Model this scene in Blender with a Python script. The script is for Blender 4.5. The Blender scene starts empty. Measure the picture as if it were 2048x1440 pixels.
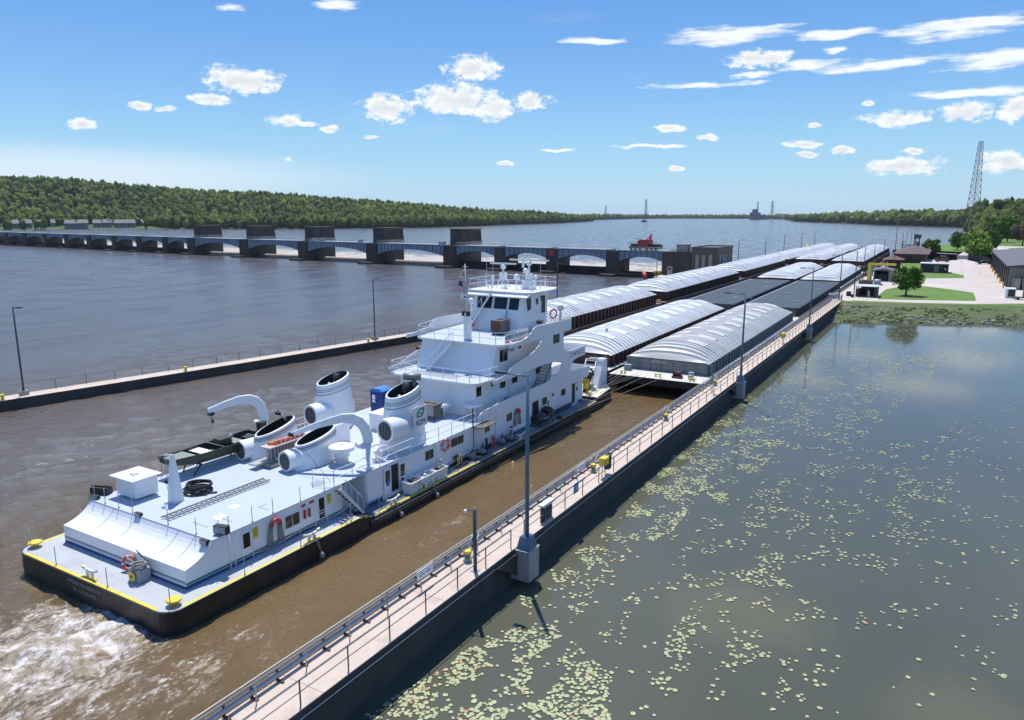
import bpy, bmesh, math, random
from mathutils import Vector, Matrix, noise
random.seed(7)
R_=math.radians
C=bpy.context.scene.collection
S=bpy.context.scene
# ---------------------------------------------------------------- camera
cam=bpy.data.cameras.new('camera'); co=bpy.data.objects.new('camera',cam); C.objects.link(co)
cam.sensor_width=36; cam.lens=36*1470/2048; cam.clip_start=0.5; cam.clip_end=30000
co.location=(0,0,19.3); co.rotation_euler=(R_(90-11.16),0,R_(30.625)); S.camera=co
# ---------------------------------------------------------------- light
SUN_EL=65.8; SUN_AZ=-41.0           # azimuth from +Y, negative towards -X
sd=Vector((math.sin(R_(SUN_AZ))*math.cos(R_(SUN_EL)),math.cos(R_(SUN_AZ))*math.cos(R_(SUN_EL)),math.sin(R_(SUN_EL))))
sl=bpy.data.lights.new('sun','SUN'); sl.energy=4.3; sl.angle=R_(0.53); sl.color=(1,0.96,0.9)
so=bpy.data.objects.new('sun',sl); C.objects.link(so); so.rotation_euler=sd.to_track_quat('Z','Y').to_euler(); so.location=(-50,50,200)
S.view_settings.view_transform='Standard'; S.view_settings.look='None'; S.view_settings.exposure=0.25; S.view_settings.gamma=1.0
# ---------------------------------------------------------------- sky with clouds (by direction: azimuth, elevation in degrees)
CLOUDS=[(-49.86,9.16,2.61,0.84,0),(-51.81,7.8,1.43,0.36,0),(-59.74,5.78,0.86,0.37,0),(-56.52,7.15,0.67,0.25,0),(-54.9,6.99,0.68,0.22,0),(-47.0,6.65,1.18,0.41,0),(-45.32,6.36,0.63,0.17,0),(-43.93,6.05,0.92,0.28,0),(-39.81,7.6,1.82,0.89,0),(-41.12,5.59,0.65,0.18,0),(-33.53,10.43,1.99,0.84,0),(-34.6,8.31,3.0,1.17,0),(-32.28,7.8,1.9,0.8,0),(-29.3,8.28,1.5,0.6,0),(-50.09,13.67,1.17,0.21,1),(-43.08,14.35,1.67,0.37,1),(-47.05,3.9,0.42,0.17,0),(-31.15,3.81,0.75,0.18,0),(-18.79,6.22,1.14,0.24,0),(-16.31,5.51,0.63,0.21,0),(-18.31,3.33,0.5,0.21,0),(-9.78,4.91,1.36,0.24,0),(-9.47,4.23,0.72,0.2,0),(-7.14,4.36,0.57,0.3,0),(-9.06,6.15,0.71,0.17,0),(-5.87,7.41,0.55,0.16,0),(-3.97,6.32,2.16,0.47,0),(-0.12,6.43,1.36,0.61,0),(2.66,6.53,1.13,0.77,0),(2.36,3.35,1.41,0.73,0),(-3.3,3.22,2.22,0.62,0),(-2.83,4.17,0.76,0.19,0),(-12.97,10.6,2.05,0.57,0),(-24.57,12.24,2.45,0.26,1),(-15.09,12.24,4.79,0.57,1),(-8.24,11.83,2.51,0.37,1),(-1.2,11.47,4.24,0.6,1),(-9.99,10.04,2.22,0.38,1),(-5.62,9.69,4.64,0.4,1),(1.17,9.42,3.57,0.55,1),(0.3,7.6,3.67,0.33,1),(-20.73,5.0,2.89,0.14,1),(-27.39,4.81,1.5,0.11,1),(-13.58,9.6,1.51,0.2,1),(-8.16,10.81,0.69,0.25,1),(-16.98,9.09,4.11,0.2,1),
(-12,29,6,2.2,0),(4,33,5,3,0),(-20,40,4,2.5,0),(14,24,6,2,0),(-45,30,7,3,0),(-60,24,8,3,0),(-30,24,4,1.5,0),(25,14,8,3,0),(-80,12,8,2,0),(60,18,12,4,0),(110,25,12,5,0),(170,30,14,6,0)]
W=bpy.data.worlds.new('World'); S.world=W; W.use_nodes=True
def world():
    nt=W.node_tree; N=nt.nodes; L=nt.links; N.clear()
    out=N.new('ShaderNodeOutputWorld'); bg=N.new('ShaderNodeBackground'); L.new(bg.outputs[0],out.inputs[0]); bg.inputs[1].default_value=0.115
    sky=N.new('ShaderNodeTexSky'); sky.sky_type='NISHITA'; sky.sun_disc=False; sky.sun_elevation=R_(SUN_EL); sky.sun_rotation=R_(SUN_AZ)
    sky.altitude=200; sky.air_density=1.15; sky.dust_density=0.35; sky.ozone_density=3.0
    def mth(op,a,b=None,c=None,cl=False):
        n=N.new('ShaderNodeMath'); n.operation=op; n.use_clamp=cl
        for i,v in enumerate((a,b,c)):
            if v is None: continue
            if isinstance(v,(int,float)): n.inputs[i].default_value=v
            else: L.new(v,n.inputs[i])
        return n.outputs[0]
    tc=N.new('ShaderNodeTexCoord'); sx=N.new('ShaderNodeSeparateXYZ'); L.new(tc.outputs['Generated'],sx.inputs[0])
    az=mth('MULTIPLY',mth('ARCTAN2',sx.outputs[0],sx.outputs[1]),57.2958)
    el=mth('MULTIPLY',mth('ARCSINE',sx.outputs[2]),57.2958)
    cb=N.new('ShaderNodeCombineXYZ'); L.new(az,cb.inputs[0]); L.new(el,cb.inputs[1])
    def vm(op,a,b):
        n=N.new('ShaderNodeVectorMath'); n.operation=op; L.new(a,n.inputs[0])
        if isinstance(b,tuple): n.inputs[1].default_value=b
        elif b is not None: L.new(b,n.inputs[1])
        return n
    def noi(vec,scale,det,rough,vs=(1,1,1)):
        m=vm('MULTIPLY',vec,vs); n=N.new('ShaderNodeTexNoise'); n.inputs['Scale'].default_value=scale; n.inputs['Detail'].default_value=det; n.inputs['Roughness'].default_value=rough
        L.new(m.outputs[0],n.inputs['Vector']); return n.outputs['Fac']
    n1=noi(cb.outputs[0],0.9,8,0.62,(1,1.6,1)); n2=noi(cb.outputs[0],0.8,7,0.6,(0.35,2.6,1))
    # coarse warp of the lookup so that no cloud is an ellipse
    wn=N.new('ShaderNodeTexNoise'); wn.inputs['Scale'].default_value=0.55; wn.inputs['Detail'].default_value=3; L.new(cb.outputs[0],wn.inputs['Vector'])
    wv=vm('SUBTRACT',wn.outputs['Color'],(0.5,0.5,0.5)); wv=vm('MULTIPLY',wv.outputs[0],(1.6,0.55,0)); wc=vm('ADD',cb.outputs[0],wv.outputs[0])
    def field(kind,vec):
        f=None
        for a,e,w,h,t in CLOUDS:
            if t!=kind: continue
            d=vm('SUBTRACT',vec,(a,e,0)); d=vm('MULTIPLY',d.outputs[0],(1/(w*1.35),1/(h*1.35),0)); l=vm('LENGTH',d.outputs[0],None)
            v=mth('SUBTRACT',1.0,l.outputs['Value'])
            f=v if f is None else mth('MAXIMUM',f,v)
        return f
    f0=field(0,wc.outputs[0]); f1=field(1,wc.outputs[0])
    a0=mth('ADD',f0,mth('MULTIPLY',mth('SUBTRACT',n1,0.5),2.3))
    a1=mth('ADD',f1,mth('MULTIPLY',mth('SUBTRACT',n2,0.5),2.2))
    def ss(v,lo,hi):
        n=N.new('ShaderNodeMapRange'); n.interpolation_type='SMOOTHSTEP'; L.new(v,n.inputs[0]); n.inputs[1].default_value=lo; n.inputs[2].default_value=hi; return n.outputs[0]
    m0=ss(a0,0.08,0.60); m1=mth('MULTIPLY',ss(a1,0.12,0.75),0.9)
    m0=mth('MULTIPLY',m0,ss(f0,-0.05,0.15)); m1=mth('MULTIPLY',m1,ss(f1,-0.05,0.2))
    # thin veil low in the west
    vd=vm('SUBTRACT',cb.outputs[0],(-63,2.6,0)); vd=vm('MULTIPLY',vd.outputs[0],(1/26,1/2.6,0)); vl=vm('LENGTH',vd.outputs[0],None)
    veil=mth('MULTIPLY',ss(mth('SUBTRACT',1.0,vl.outputs['Value']),0,0.8),0.45)
    # faint wisps everywhere
    n3=noi(cb.outputs[0],0.12,6,0.55,(0.5,2.2,1)); wisp=mth('MULTIPLY',ss(n3,0.60,0.85),0.18)
    m=mth('MAXIMUM',mth('MAXIMUM',m0,m1),mth('MAXIMUM',veil,wisp))
    # underside shading: density just above the sample point, towards the sun
    up=vm('ADD',cb.outputs[0],(-0.1,0.30,0)); nu=noi(up.outputs[0],0.9,5,0.6,(1,1.6,1))
    shade=ss(mth('ADD',mth('MULTIPLY',mth('SUBTRACT',nu,0.5),1.6),mth('MULTIPLY',f0,0.9)),0.15,1.0)
    br=mth('SUBTRACT',1.0,mth('MULTIPLY',shade,0.26))
    cc=N.new('ShaderNodeCombineColor'); L.new(mth('MULTIPLY',br,7.6),cc.inputs[0]); L.new(mth('ADD',mth('MULTIPLY',br,7.1),0.7),cc.inputs[1]); L.new(mth('ADD',mth('MULTIPLY',br,6.3),1.6),cc.inputs[2])
    mx=N.new('ShaderNodeMix'); mx.data_type='RGBA'; L.new(m,mx.inputs[0]); 
    # a bluer, brighter clear-day sky: plain tint of the Nishita colour
    tint=N.new('ShaderNodeMix'); tint.data_type='RGBA'; tint.blend_type='MULTIPLY'; tint.inputs[0].default_value=1; L.new(sky.outputs[0],tint.inputs[6]); tint.inputs[7].default_value=(0.98,1.0,1.06,1)
    # clear-day colour by height above the horizon, blended with the Nishita sky
    gr=N.new('ShaderNodeValToRGB'); er=gr.color_ramp.elements; E_=[(0.0,(.45,.69,.86)),(1.5,(.42,.68,.87)),(5,(.31,.61,.88)),(8.7,(.205,.475,.86)),(12,(.150,.39,.82)),(16,(.105,.32,.77)),(30,(.07,.24,.66)),(90,(.05,.17,.52))]
    while len(er)<len(E_): er.new(0.5)
    for q_,(e_,c_) in zip(er,E_): q_.position=e_/90; q_.color=tuple(v for v in c_)+(1,)
    L.new(mth('DIVIDE',el,90.0),gr.inputs[0]); gs=N.new('ShaderNodeVectorMath'); gs.operation='SCALE'; L.new(gr.outputs[0],gs.inputs[0]); gs.inputs['Scale'].default_value=0.88/0.115
    gm=N.new('ShaderNodeMix'); gm.data_type='RGBA'; gm.inputs[0].default_value=0.88; L.new(tint.outputs[2],gm.inputs[6]); L.new(gs.outputs[0],gm.inputs[7])
    L.new(gm.outputs[2],mx.inputs[6]); L.new(cc.outputs[0],mx.inputs[7]); L.new(mx.outputs[2],bg.inputs[0])
world()
# ---------------------------------------------------------------- materials
MT={}
def M(name,rgb,rough=0.5,metal=0.0,var=0.08,sc=3.0,bump=0.0,bsc=20.0,stain=None,sts=0.6,sta=0.5,st=(1,1,1),emit=None):
    m=bpy.data.materials.new(name); m.use_nodes=True; nt=m.node_tree; N=nt.nodes; L=nt.links; b=N['Principled BSDF']
    b.inputs['Roughness'].default_value=rough; b.inputs['Metallic'].default_value=metal
    tc=N.new('ShaderNodeNewGeometry'); mp=N.new('ShaderNodeVectorMath'); mp.operation='MULTIPLY'; mp.inputs[1].default_value=st; L.new(tc.outputs['Position'],mp.inputs[0])
    n=N.new('ShaderNodeTexNoise'); n.inputs['Scale'].default_value=sc; n.inputs['Detail'].default_value=5; L.new(mp.outputs[0],n.inputs['Vector'])
    mx=N.new('ShaderNodeMix'); mx.data_type='RGBA'; L.new(n.outputs['Fac'],mx.inputs[0])
    mx.inputs[6].default_value=tuple(max(0,c*(1-var*1.6)) for c in rgb)+(1,); mx.inputs[7].default_value=tuple(min(1,c*(1+var*1.6)) for c in rgb)+(1,)
    o=mx.outputs[2]
    if stain:
        n2=N.new('ShaderNodeTexNoise'); n2.inputs['Scale'].default_value=sts; n2.inputs['Detail'].default_value=7; n2.inputs['Roughness'].default_value=0.65; L.new(mp.outputs[0],n2.inputs['Vector'])
        r=N.new('ShaderNodeMapRange'); r.inputs[1].default_value=0.5; r.inputs[2].default_value=0.72; r.inputs[4].default_value=sta; L.new(n2.outputs['Fac'],r.inputs[0])
        m2=N.new('ShaderNodeMix'); m2.data_type='RGBA'; L.new(r.outputs[0],m2.inputs[0]); L.new(o,m2.inputs[6]); m2.inputs[7].default_value=tuple(stain)+(1,); o=m2.outputs[2]
    L.new(o,b.inputs['Base Color'])
    if bump:
        n3=N.new('ShaderNodeTexNoise'); n3.inputs['Scale'].default_value=bsc; n3.inputs['Detail'].default_value=4; L.new(mp.outputs[0],n3.inputs['Vector'])
        bp=N.new('ShaderNodeBump'); bp.inputs['Strength'].default_value=bump; bp.inputs['Distance'].default_value=0.05; L.new(n3.outputs['Fac'],bp.inputs['Height']); L.new(bp.outputs[0],b.inputs['Normal'])
    if emit: b.inputs['Emission Color'].default_value=tuple(emit)+(1,); b.inputs['Emission Strength'].default_value=1
    MT[name]=m; return m
M('white',(0.81,0.81,0.81),0.38,0,0.03,1.2,0.02,6,(0.55,0.54,0.52),0.6,0.32,(1,1,0.35))
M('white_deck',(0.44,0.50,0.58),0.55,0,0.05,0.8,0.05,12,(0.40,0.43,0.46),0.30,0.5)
M('grey_deck',(0.42,0.44,0.46),0.65,0,0.08,1.0,0.08,14,(0.26,0.22,0.18),0.6,0.45)
M('main_deck',(0.17,0.20,0.23),0.6,0,0.10,0.9,0.08,14,(0.27,0.25,0.22),0.5,0.5)
M('black_hull',(0.018,0.018,0.019),0.42,0,0.3,2,0.15,3,(0.055,0.05,0.045),0.9,0.6,(1,1,0.35))
M('yellow',(0.78,0.57,0.03),0.5,0,0.1,4,0,0,(0.35,0.28,0.12),2.0,0.5)
M('pale_yellow',(0.80,0.76,0.40),0.5,0,0.1)
M('blue_band',(0.03,0.08,0.22),0.5); M('green_band',(0.01,0.16,0.07),0.45); M('dark_line',(0.01,0.045,0.06),0.4)
M('glass_dark',(0.012,0.014,0.013),0.08,0,0.2,1); M('glass_tint',(0.05,0.06,0.04),0.1,0,0.3,1)
M('black',(0.015,0.015,0.016),0.5,0,0.2); M('rubber',(0.03,0.03,0.03),0.75,0,0.2,5,0.3,20)
M('teal_black',(0.012,0.035,0.045),0.5,0,0.2)
M('red',(0.46,0.045,0.035),0.5,0,0.12,3); M('orange_red',(0.75,0.10,0.05),0.5,0,0.1); M('orange',(0.8,0.25,0.04),0.6)
M('navy_plastic',(0.008,0.04,0.19),0.4,0,0.06); M('blue_roof',(0.03,0.20,0.55),0.45,0,0.05)
M('olive',(0.030,0.038,0.022),0.5,0,0.15,3); M('olive_light',(0.22,0.25,0.19),0.55,0,0.1,3)
M('alu',(0.5,0.5,0.5),0.4,0.7,0.08); M('grey_metal',(0.28,0.28,0.27),0.5,0.3,0.1,3,0,0,(0.2,0.13,0.08),2,0.4)
M('pinkish',(0.55,0.42,0.38),0.6); M('rope',(0.30,0.28,0.24),0.9,0,0.15,9,0.4,60); M('wire_rope',(0.30,0.29,0.28),0.5,0.3,0.1)
M('safety_orange',(0.75,0.38,0.02),0.5); M('sign_white',(0.8,0.8,0.8),0.4,0,0.02); M('leaf_green',(0.03,0.30,0.04),0.5); M('navy_ink',(0.01,0.015,0.05),0.5); M('sign_blue',(0.02,0.14,0.45),0.4); M('ink_blue',(0.03,0.08,0.35),0.4)
M('sign_green',(0.0,0.16,0.14),0.4); M('steel_blue',(0.085,0.15,0.22),0.4,0.1,0.08,2)
M('pole_dark',(0.05,0.065,0.08),0.45,0.2,0.1,2); M('rail_grey',(0.10,0.11,0.12),0.5,0.3,0.15,3); M('rail_light',(0.42,0.42,0.38),0.55,0.2,0.15,3)
M('galv',(0.33,0.35,0.38),0.45,0.15,0.1,3)
M('rust_brown',(0.10,0.045,0.035),0.7,0,0.25,2,0.2,8,(0.05,0.025,0.02),0.8,0.6)
M('barge_rust',(0.060,0.026,0.026),0.65,0,0.3,1.5,0.2,6,(0.12,0.06,0.045),0.7,0.5,(1,1,0.4))
M('barge_black',(0.02,0.018,0.018),0.55,0,0.3,1.5,0.2,6,(0.055,0.04,0.035),0.6,0.6)
M('barge_grey',(0.20,0.22,0.225),0.5,0,0.08,1.2,0.1,6,(0.12,0.12,0.11),0.6,0.4,(1,1,0.4))
M('barge_slate',(0.062,0.082,0.095),0.5,0,0.15,0.8,0.1,6,(0.09,0.11,0.12),0.3,0.5)
M('slate_line',(0.30,0.34,0.37),0.5)
M('barge_deck',(0.60,0.57,0.52),0.7,0,0.08,1.5,0.1,8,(0.35,0.30,0.25),0.7,0.5)
M('barge_deck_rust',(0.22,0.13,0.10),0.75,0,0.2,1.5,0.1,8,(0.40,0.30,0.26),0.9,0.6)
M('cover_trough_shade',(0.24,0.24,0.235),0.6,0,0.15,1.0); M('cover_white',(0.70,0.71,0.69),0.5,0,0.06,0.5,0.05,4,(0.38,0.38,0.37),0.25,0.5)
M('cover_grey',(0.56,0.55,0.52),0.5,0,0.07,0.5,0.05,4,(0.30,0.30,0.29),0.25,0.55)
M('cover_old',(0.68,0.68,0.68),0.5,0,0.08,0.6,0.05,4,(0.30,0.27,0.25),0.35,0.6)
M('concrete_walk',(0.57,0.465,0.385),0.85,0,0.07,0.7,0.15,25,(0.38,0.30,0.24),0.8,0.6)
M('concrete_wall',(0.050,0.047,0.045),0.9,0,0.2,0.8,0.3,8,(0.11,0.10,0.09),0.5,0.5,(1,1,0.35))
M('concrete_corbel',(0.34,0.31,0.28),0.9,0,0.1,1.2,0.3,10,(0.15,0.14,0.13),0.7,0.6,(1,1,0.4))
M('concrete_lot',(0.52,0.455,0.41),0.85,0,0.06,0.15,0.05,10,(0.38,0.34,0.31),0.12,0.6)
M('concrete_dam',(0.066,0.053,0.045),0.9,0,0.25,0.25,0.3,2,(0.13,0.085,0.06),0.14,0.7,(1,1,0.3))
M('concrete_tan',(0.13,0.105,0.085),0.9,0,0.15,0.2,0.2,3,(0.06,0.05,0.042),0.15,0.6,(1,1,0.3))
M('girder',(0.24,0.28,0.33),0.6,0,0.1,0.4,0,0,(0.10,0.11,0.11),0.3,0.5,(1,1,0.3))
M('gate_rust',(0.035,0.014,0.013),0.8,0,0.3,0.4,0.2,2); M('roller_tan',(0.42,0.33,0.28),0.7,0,0.1,0.3,0,0,(0.22,0.14,0.10),0.3,0.5)
M('brick',(0.10,0.045,0.036),0.85,0,0.15,1.0,0.1,12); M('roof_brown',(0.13,0.09,0.08),0.85,0,0.12,1.0); M('roof_grey',(0.10,0.10,0.105),0.6,0,0.08,0.3,0.05,6)
M('dark_siding',(0.028,0.022,0.02),0.6,0,0.2,2); M('siding_tan',(0.19,0.17,0.145),0.6,0,0.06,0.5); M('garage_door',(0.10,0.09,0.078),0.6,0,0.1,1); M('trim_dark',(0.04,0.042,0.045),0.6)
M('bronze_dark',(0.02,0.014,0.01),0.6); M('hut_roof',(0.55,0.57,0.58),0.5,0,0.06,1)
M('car_red',(0.28,0.02,0.02),0.25,0.2,0.02); M('car_blue',(0.06,0.09,0.14),0.25,0.3,0.02); M('car_black',(0.02,0.02,0.025),0.25,0.2,0.02); M('tyre',(0.02,0.02,0.02),0.8)
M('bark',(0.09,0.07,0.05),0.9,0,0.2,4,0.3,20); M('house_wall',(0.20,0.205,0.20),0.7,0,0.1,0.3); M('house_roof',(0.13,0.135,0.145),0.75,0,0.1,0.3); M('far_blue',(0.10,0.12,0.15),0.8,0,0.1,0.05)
M('faded_paint',(0.30,0.30,0.29),0.6,0,0.3,9); M('rock',(0.26,0.24,0.21),0.9,0,0.25,0.9,0.4,6,(0.14,0.13,0.11),0.8,0.6); M('cloth_red',(0.45,0.03,0.04),0.8); M('cloth_blue',(0.02,0.03,0.16),0.8); M('cloth_white',(0.75,0.75,0.75),0.8)
M('tarp_tan',(0.14,0.12,0.105),0.8,0,0.15,2); M('tower_metal',(0.07,0.055,0.055),0.6,0.0,0.2,0.1)
def foliage(name,c1,c2,sc=0.5):
    m=bpy.data.materials.new(name); m.use_nodes=True; nt=m.node_tree; N=nt.nodes; L=nt.links; b=N['Principled BSDF']; b.inputs['Roughness'].default_value=0.8; b.inputs['Specular IOR Level'].default_value=0.12
    g=N.new('ShaderNodeNewGeometry'); n=N.new('ShaderNodeTexNoise'); n.inputs['Scale'].default_value=sc; n.inputs['Detail'].default_value=6; L.new(g.outputs['Position'],n.inputs['Vector'])
    at=N.new('ShaderNodeAttribute'); at.attribute_name='tone'
    ad=N.new('ShaderNodeMath'); ad.operation='MULTIPLY_ADD'; L.new(n.outputs['Fac'],ad.inputs[0]); ad.inputs[1].default_value=0.7; L.new(at.outputs['Fac'],ad.inputs[2])
    mr=N.new('ShaderNodeMapRange'); mr.inputs[1].default_value=0.25; mr.inputs[2].default_value=1.2; L.new(ad.outputs[0],mr.inputs[0])
    mx=N.new('ShaderNodeMix'); mx.data_type='RGBA'; L.new(mr.outputs[0],mx.inputs[0]); mx.inputs[6].default_value=c1+(1,); mx.inputs[7].default_value=c2+(1,); L.new(mx.outputs[2],b.inputs['Base Color'])
    if name=='forest':
        nb=N.new('ShaderNodeTexNoise'); nb.inputs['Scale'].default_value=0.45; nb.inputs['Detail'].default_value=5; nb.inputs['Roughness'].default_value=0.7; L.new(g.outputs['Position'],nb.inputs['Vector']); bp=N.new('ShaderNodeBump'); bp.inputs['Strength'].default_value=1; bp.inputs['Distance'].default_value=3.5; L.new(nb.outputs['Fac'],bp.inputs['Height']); L.new(bp.outputs[0],b.inputs['Normal'])
    MT[name]=m
foliage('forest',(0.018,0.044,0.008),(0.175,0.235,0.042),0.022)
foliage('leaf',(0.028,0.080,0.008),(0.12,0.21,0.025),1.0)
foliage('leaf_light',(0.11,0.21,0.02),(0.30,0.42,0.06),1.0)
foliage('leaf_autumn',(0.12,0.09,0.02),(0.30,0.20,0.05),1.0)
foliage('scrub',(0.13,0.17,0.05),(0.36,0.34,0.17),1.2)
M('lawn',(0.095,0.185,0.020),0.9,0,0.30,0.4,0.5,30,(0.17,0.21,0.05),0.12,0.7)
M('bank_grass',(0.075,0.11,0.025),0.9,0,0.25,0.8,0.5,20,(0.16,0.15,0.08),0.25,0.7)
M('far_ground',(0.05,0.09,0.02),0.9,0,0.2,0.02)
M('lily',(0.37,0.39,0.20),0.5,0,0.25,1.3,0.1,20,(0.42,0.40,0.22),1.1,0.5)
M('lily_old',(0.36,0.20,0.12),0.6,0,0.25,2.0)
# ---------------------------------------------------------------- mesh builder
ORG={}
class MB:
    def __init__(s): s.v=[]; s.f=[]; s.m=[]; s.sm=[]
    def add(s,vs,fs,m,smooth=False):
        b=len(s.v); s.v+= [tuple(v) for v in vs]
        for f in fs: s.f.append([b+i for i in f]); s.m.append(m); s.sm.append(smooth)
        return s
    def box(s,x0,x1,y0,y1,z0,z1,m):
        if x0>x1:x0,x1=x1,x0
        if y0>y1:y0,y1=y1,y0
        if z0>z1:z0,z1=z1,z0
        return s.add([(x0,y0,z0),(x1,y0,z0),(x1,y1,z0),(x0,y1,z0),(x0,y0,z1),(x1,y0,z1),(x1,y1,z1),(x0,y1,z1)],[(0,3,2,1),(4,5,6,7),(0,1,5,4),(1,2,6,5),(2,3,7,6),(3,0,4,7)],m)
    def cbox(s,c,d,m,rz=0):
        cx,cy,cz=c; dx,dy,dz=[t/2 for t in d]; ca,sa=math.cos(rz),math.sin(rz); vs=[]
        for z in (-dz,dz):
            for x,y in ((-dx,-dy),(dx,-dy),(dx,dy),(-dx,dy)): vs.append((cx+x*ca-y*sa,cy+x*sa+y*ca,cz+z))
        return s.add(vs,[(0,3,2,1),(4,5,6,7),(0,1,5,4),(1,2,6,5),(2,3,7,6),(3,0,4,7)],m)
    def tube(s,p,q,r,m,n=6,r2=None,caps=True):
        p=Vector(p); q=Vector(q); d=q-p
        if d.length<1e-6: return s
        r2=r if r2 is None else r2; d.normalize(); a=d.orthogonal().normalized(); b=d.cross(a); vs=[]
        for c,rr in ((p,r),(q,r2)):
            for i in range(n):
                t=2*math.pi*i/n; vs.append(c+a*math.cos(t)*rr+b*math.sin(t)*rr)
        s.add(vs,[(i,(i+1)%n,n+(i+1)%n,n+i) for i in range(n)],m,n>5)
        if caps:
            k=len(s.v)-2*n; s.f.append([k+i for i in range(n)][::-1]); s.m.append(m); s.sm.append(False); s.f.append([k+n+i for i in range(n)]); s.m.append(m); s.sm.append(False)
        return s
    def path(s,pts,r,m,n=6,closed=False):
        P=[Vector(p) for p in pts]
        if closed: P.append(P[0])
        for a,b in zip(P[:-1],P[1:]): s.tube(a,b,r,m,n,caps=True)
        return s
    def lathe(s,c,prof,m,n=20,ax=(0,0,1),caps=True):
        c=Vector(c); d=Vector(ax).normalized(); a=d.orthogonal().normalized(); b=d.cross(a); vs=[]
        for r,h in prof:
            for i in range(n):
                t=2*math.pi*i/n; vs.append(c+d*h+a*math.cos(t)*r+b*math.sin(t)*r)
        fs=[(j*n+i,j*n+(i+1)%n,(j+1)*n+(i+1)%n,(j+1)*n+i) for j in range(len(prof)-1) for i in range(n)]
        s.add(vs,fs,m,True)
        if caps:
            k=len(s.v)-n*len(prof); s.f.append([k+i for i in range(n)][::-1]); s.m.append(m); s.sm.append(False); k=len(s.v)-n; s.f.append([k+i for i in range(n)]); s.m.append(m); s.sm.append(False)
        return s
    def ext(s,pts,ax,a,b,m):   # polygon extruded along an axis; pts in the two other axes (order x<y<z)
        n=len(pts)
        def mk(p,t): return (t,p[0],p[1]) if ax=='x' else (p[0],t,p[1]) if ax=='y' else (p[0],p[1],t)
        vs=[mk(p,a) for p in pts]+[mk(p,b) for p in pts]
        return s.add(vs,[tuple(range(n))[::-1],tuple(range(n,2*n))]+[(i,(i+1)%n,n+(i+1)%n,n+i) for i in range(n)],m)
    def torus(s,c,R,r,m,ax=(0,0,1),n=18,k=8,m2=None,a0=0,a1=2*math.pi):
        c=Vector(c); d=Vector(ax).normalized(); a=d.orthogonal().normalized()
        if abs(d.z)<0.9: a=Vector((0,0,1)).cross(d).normalized()
        b=d.cross(a); vs=[]; full=abs(a1-a0-2*math.pi)<1e-6; nn=n if full else n+1
        for i in range(nn):
            t=a0+(a1-a0)*i/n; o=a*math.cos(t)+b*math.sin(t)
            for j in range(k):
                u=2*math.pi*j/k; vs.append(c+o*(R+r*math.cos(u))+d*r*math.sin(u))
        for i in range(n):
            i2=(i+1)%nn
            s.add([],[],m); base=len(s.v)
        base=len(s.v); s.v+=[tuple(v) for v in vs]
        for i in range(n):
            i2=(i+1)%nn
            mm=m2 if (m2 and i%(n//4)==0) else m
            for j in range(k): s.f.append([base+i*k+j,base+i2*k+j,base+i2*k+(j+1)%k,base+i*k+(j+1)%k]); s.m.append(mm); s.sm.append(True)
        return s
    def build(s,name,parent=None,fix=True):
        o0=ORG.get(parent.name,Vector()) if parent else Vector()
        me=bpy.data.meshes.new(name); me.from_pydata([(v[0]-o0[0],v[1]-o0[1],v[2]-o0[2]) for v in s.v],[],s.f)
        mats=[]; 
        for m in s.m:
            if m not in mats: mats.append(m)
        for m in mats: me.materials.append(MT[m])
        me.polygons.foreach_set('material_index',[mats.index(m) for m in s.m]); me.polygons.foreach_set('use_smooth',s.sm)
        me.validate()
        if fix:
            bm=bmesh.new(); bm.from_mesh(me); bmesh.ops.recalc_face_normals(bm,faces=bm.faces[:]); bm.to_mesh(me); bm.free()
        o=bpy.data.objects.new(name,me); C.objects.link(o)
        if parent: o.parent=parent
        ORG[o.name]=o0
        return o
def tag(o,label=None,cat=None,group=None,kind=None):
    if label:o['label']=label
    if cat:o['category']=cat
    if group:o['group']=group
    if kind:o['kind']=kind
    return o
def empty(name,loc,label=None,cat=None,group=None):
    o=bpy.data.objects.new(name,None); C.objects.link(o); o.location=loc; o.empty_display_size=0.3; ORG[o.name]=Vector(loc); return tag(o,label,cat,group)
def copy_tree(o,parent=None):
    c=o.copy(); C.objects.link(c); c.parent=parent
    for ch in list(o.children): copy_tree(ch,c)
    return c
def text(name,body,size,mat,parent,loc,rot,ext=0.004,sx=1.0,align='CENTER',bold=0.0):
    cu=bpy.data.curves.new(name,'FONT'); cu.body=body; cu.size=size; cu.extrude=ext; cu.align_x=align; cu.align_y='CENTER'; cu.resolution_u=3; cu.offset=bold
    t=bpy.data.objects.new('tmp',cu); C.objects.link(t)
    me=bpy.data.meshes.new_from_object(t.evaluated_get(bpy.context.evaluated_depsgraph_get())); bpy.data.objects.remove(t)
    me.materials.clear(); me.materials.append(MT[mat]); o=bpy.data.objects.new(name,me); C.objects.link(o)
    o0=ORG.get(parent.name,Vector()) if parent else Vector()
    o.location=Vector(loc)-o0; o.rotation_euler=rot; o.scale=(sx,1,1)
    if parent:o.parent=parent
    ORG[o.name]=Vector(); return o
RX=(R_(90),0,R_(90))     # lettering read from +X, running towards +Y
RY=(R_(90),0,0)          # lettering read from -Y, running towards +X
def rail(mb,pts,h,m,step=1.6,levels=(0.5,1.0),r=0.022,rp=0.025):
    for a,b in zip(pts[:-1],pts[1:]):
        a=Vector(a);b=Vector(b);L=(b-a).length;n=max(1,round(L/step))
        for i in range(n+1):
            p=a+(b-a)*i/n; mb.tube(p,p+Vector((0,0,h)),rp,m,5)
        for l in levels: mb.tube(a+Vector((0,0,h*l)),b+Vector((0,0,h*l)),r,m,5)
    return mb
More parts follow.
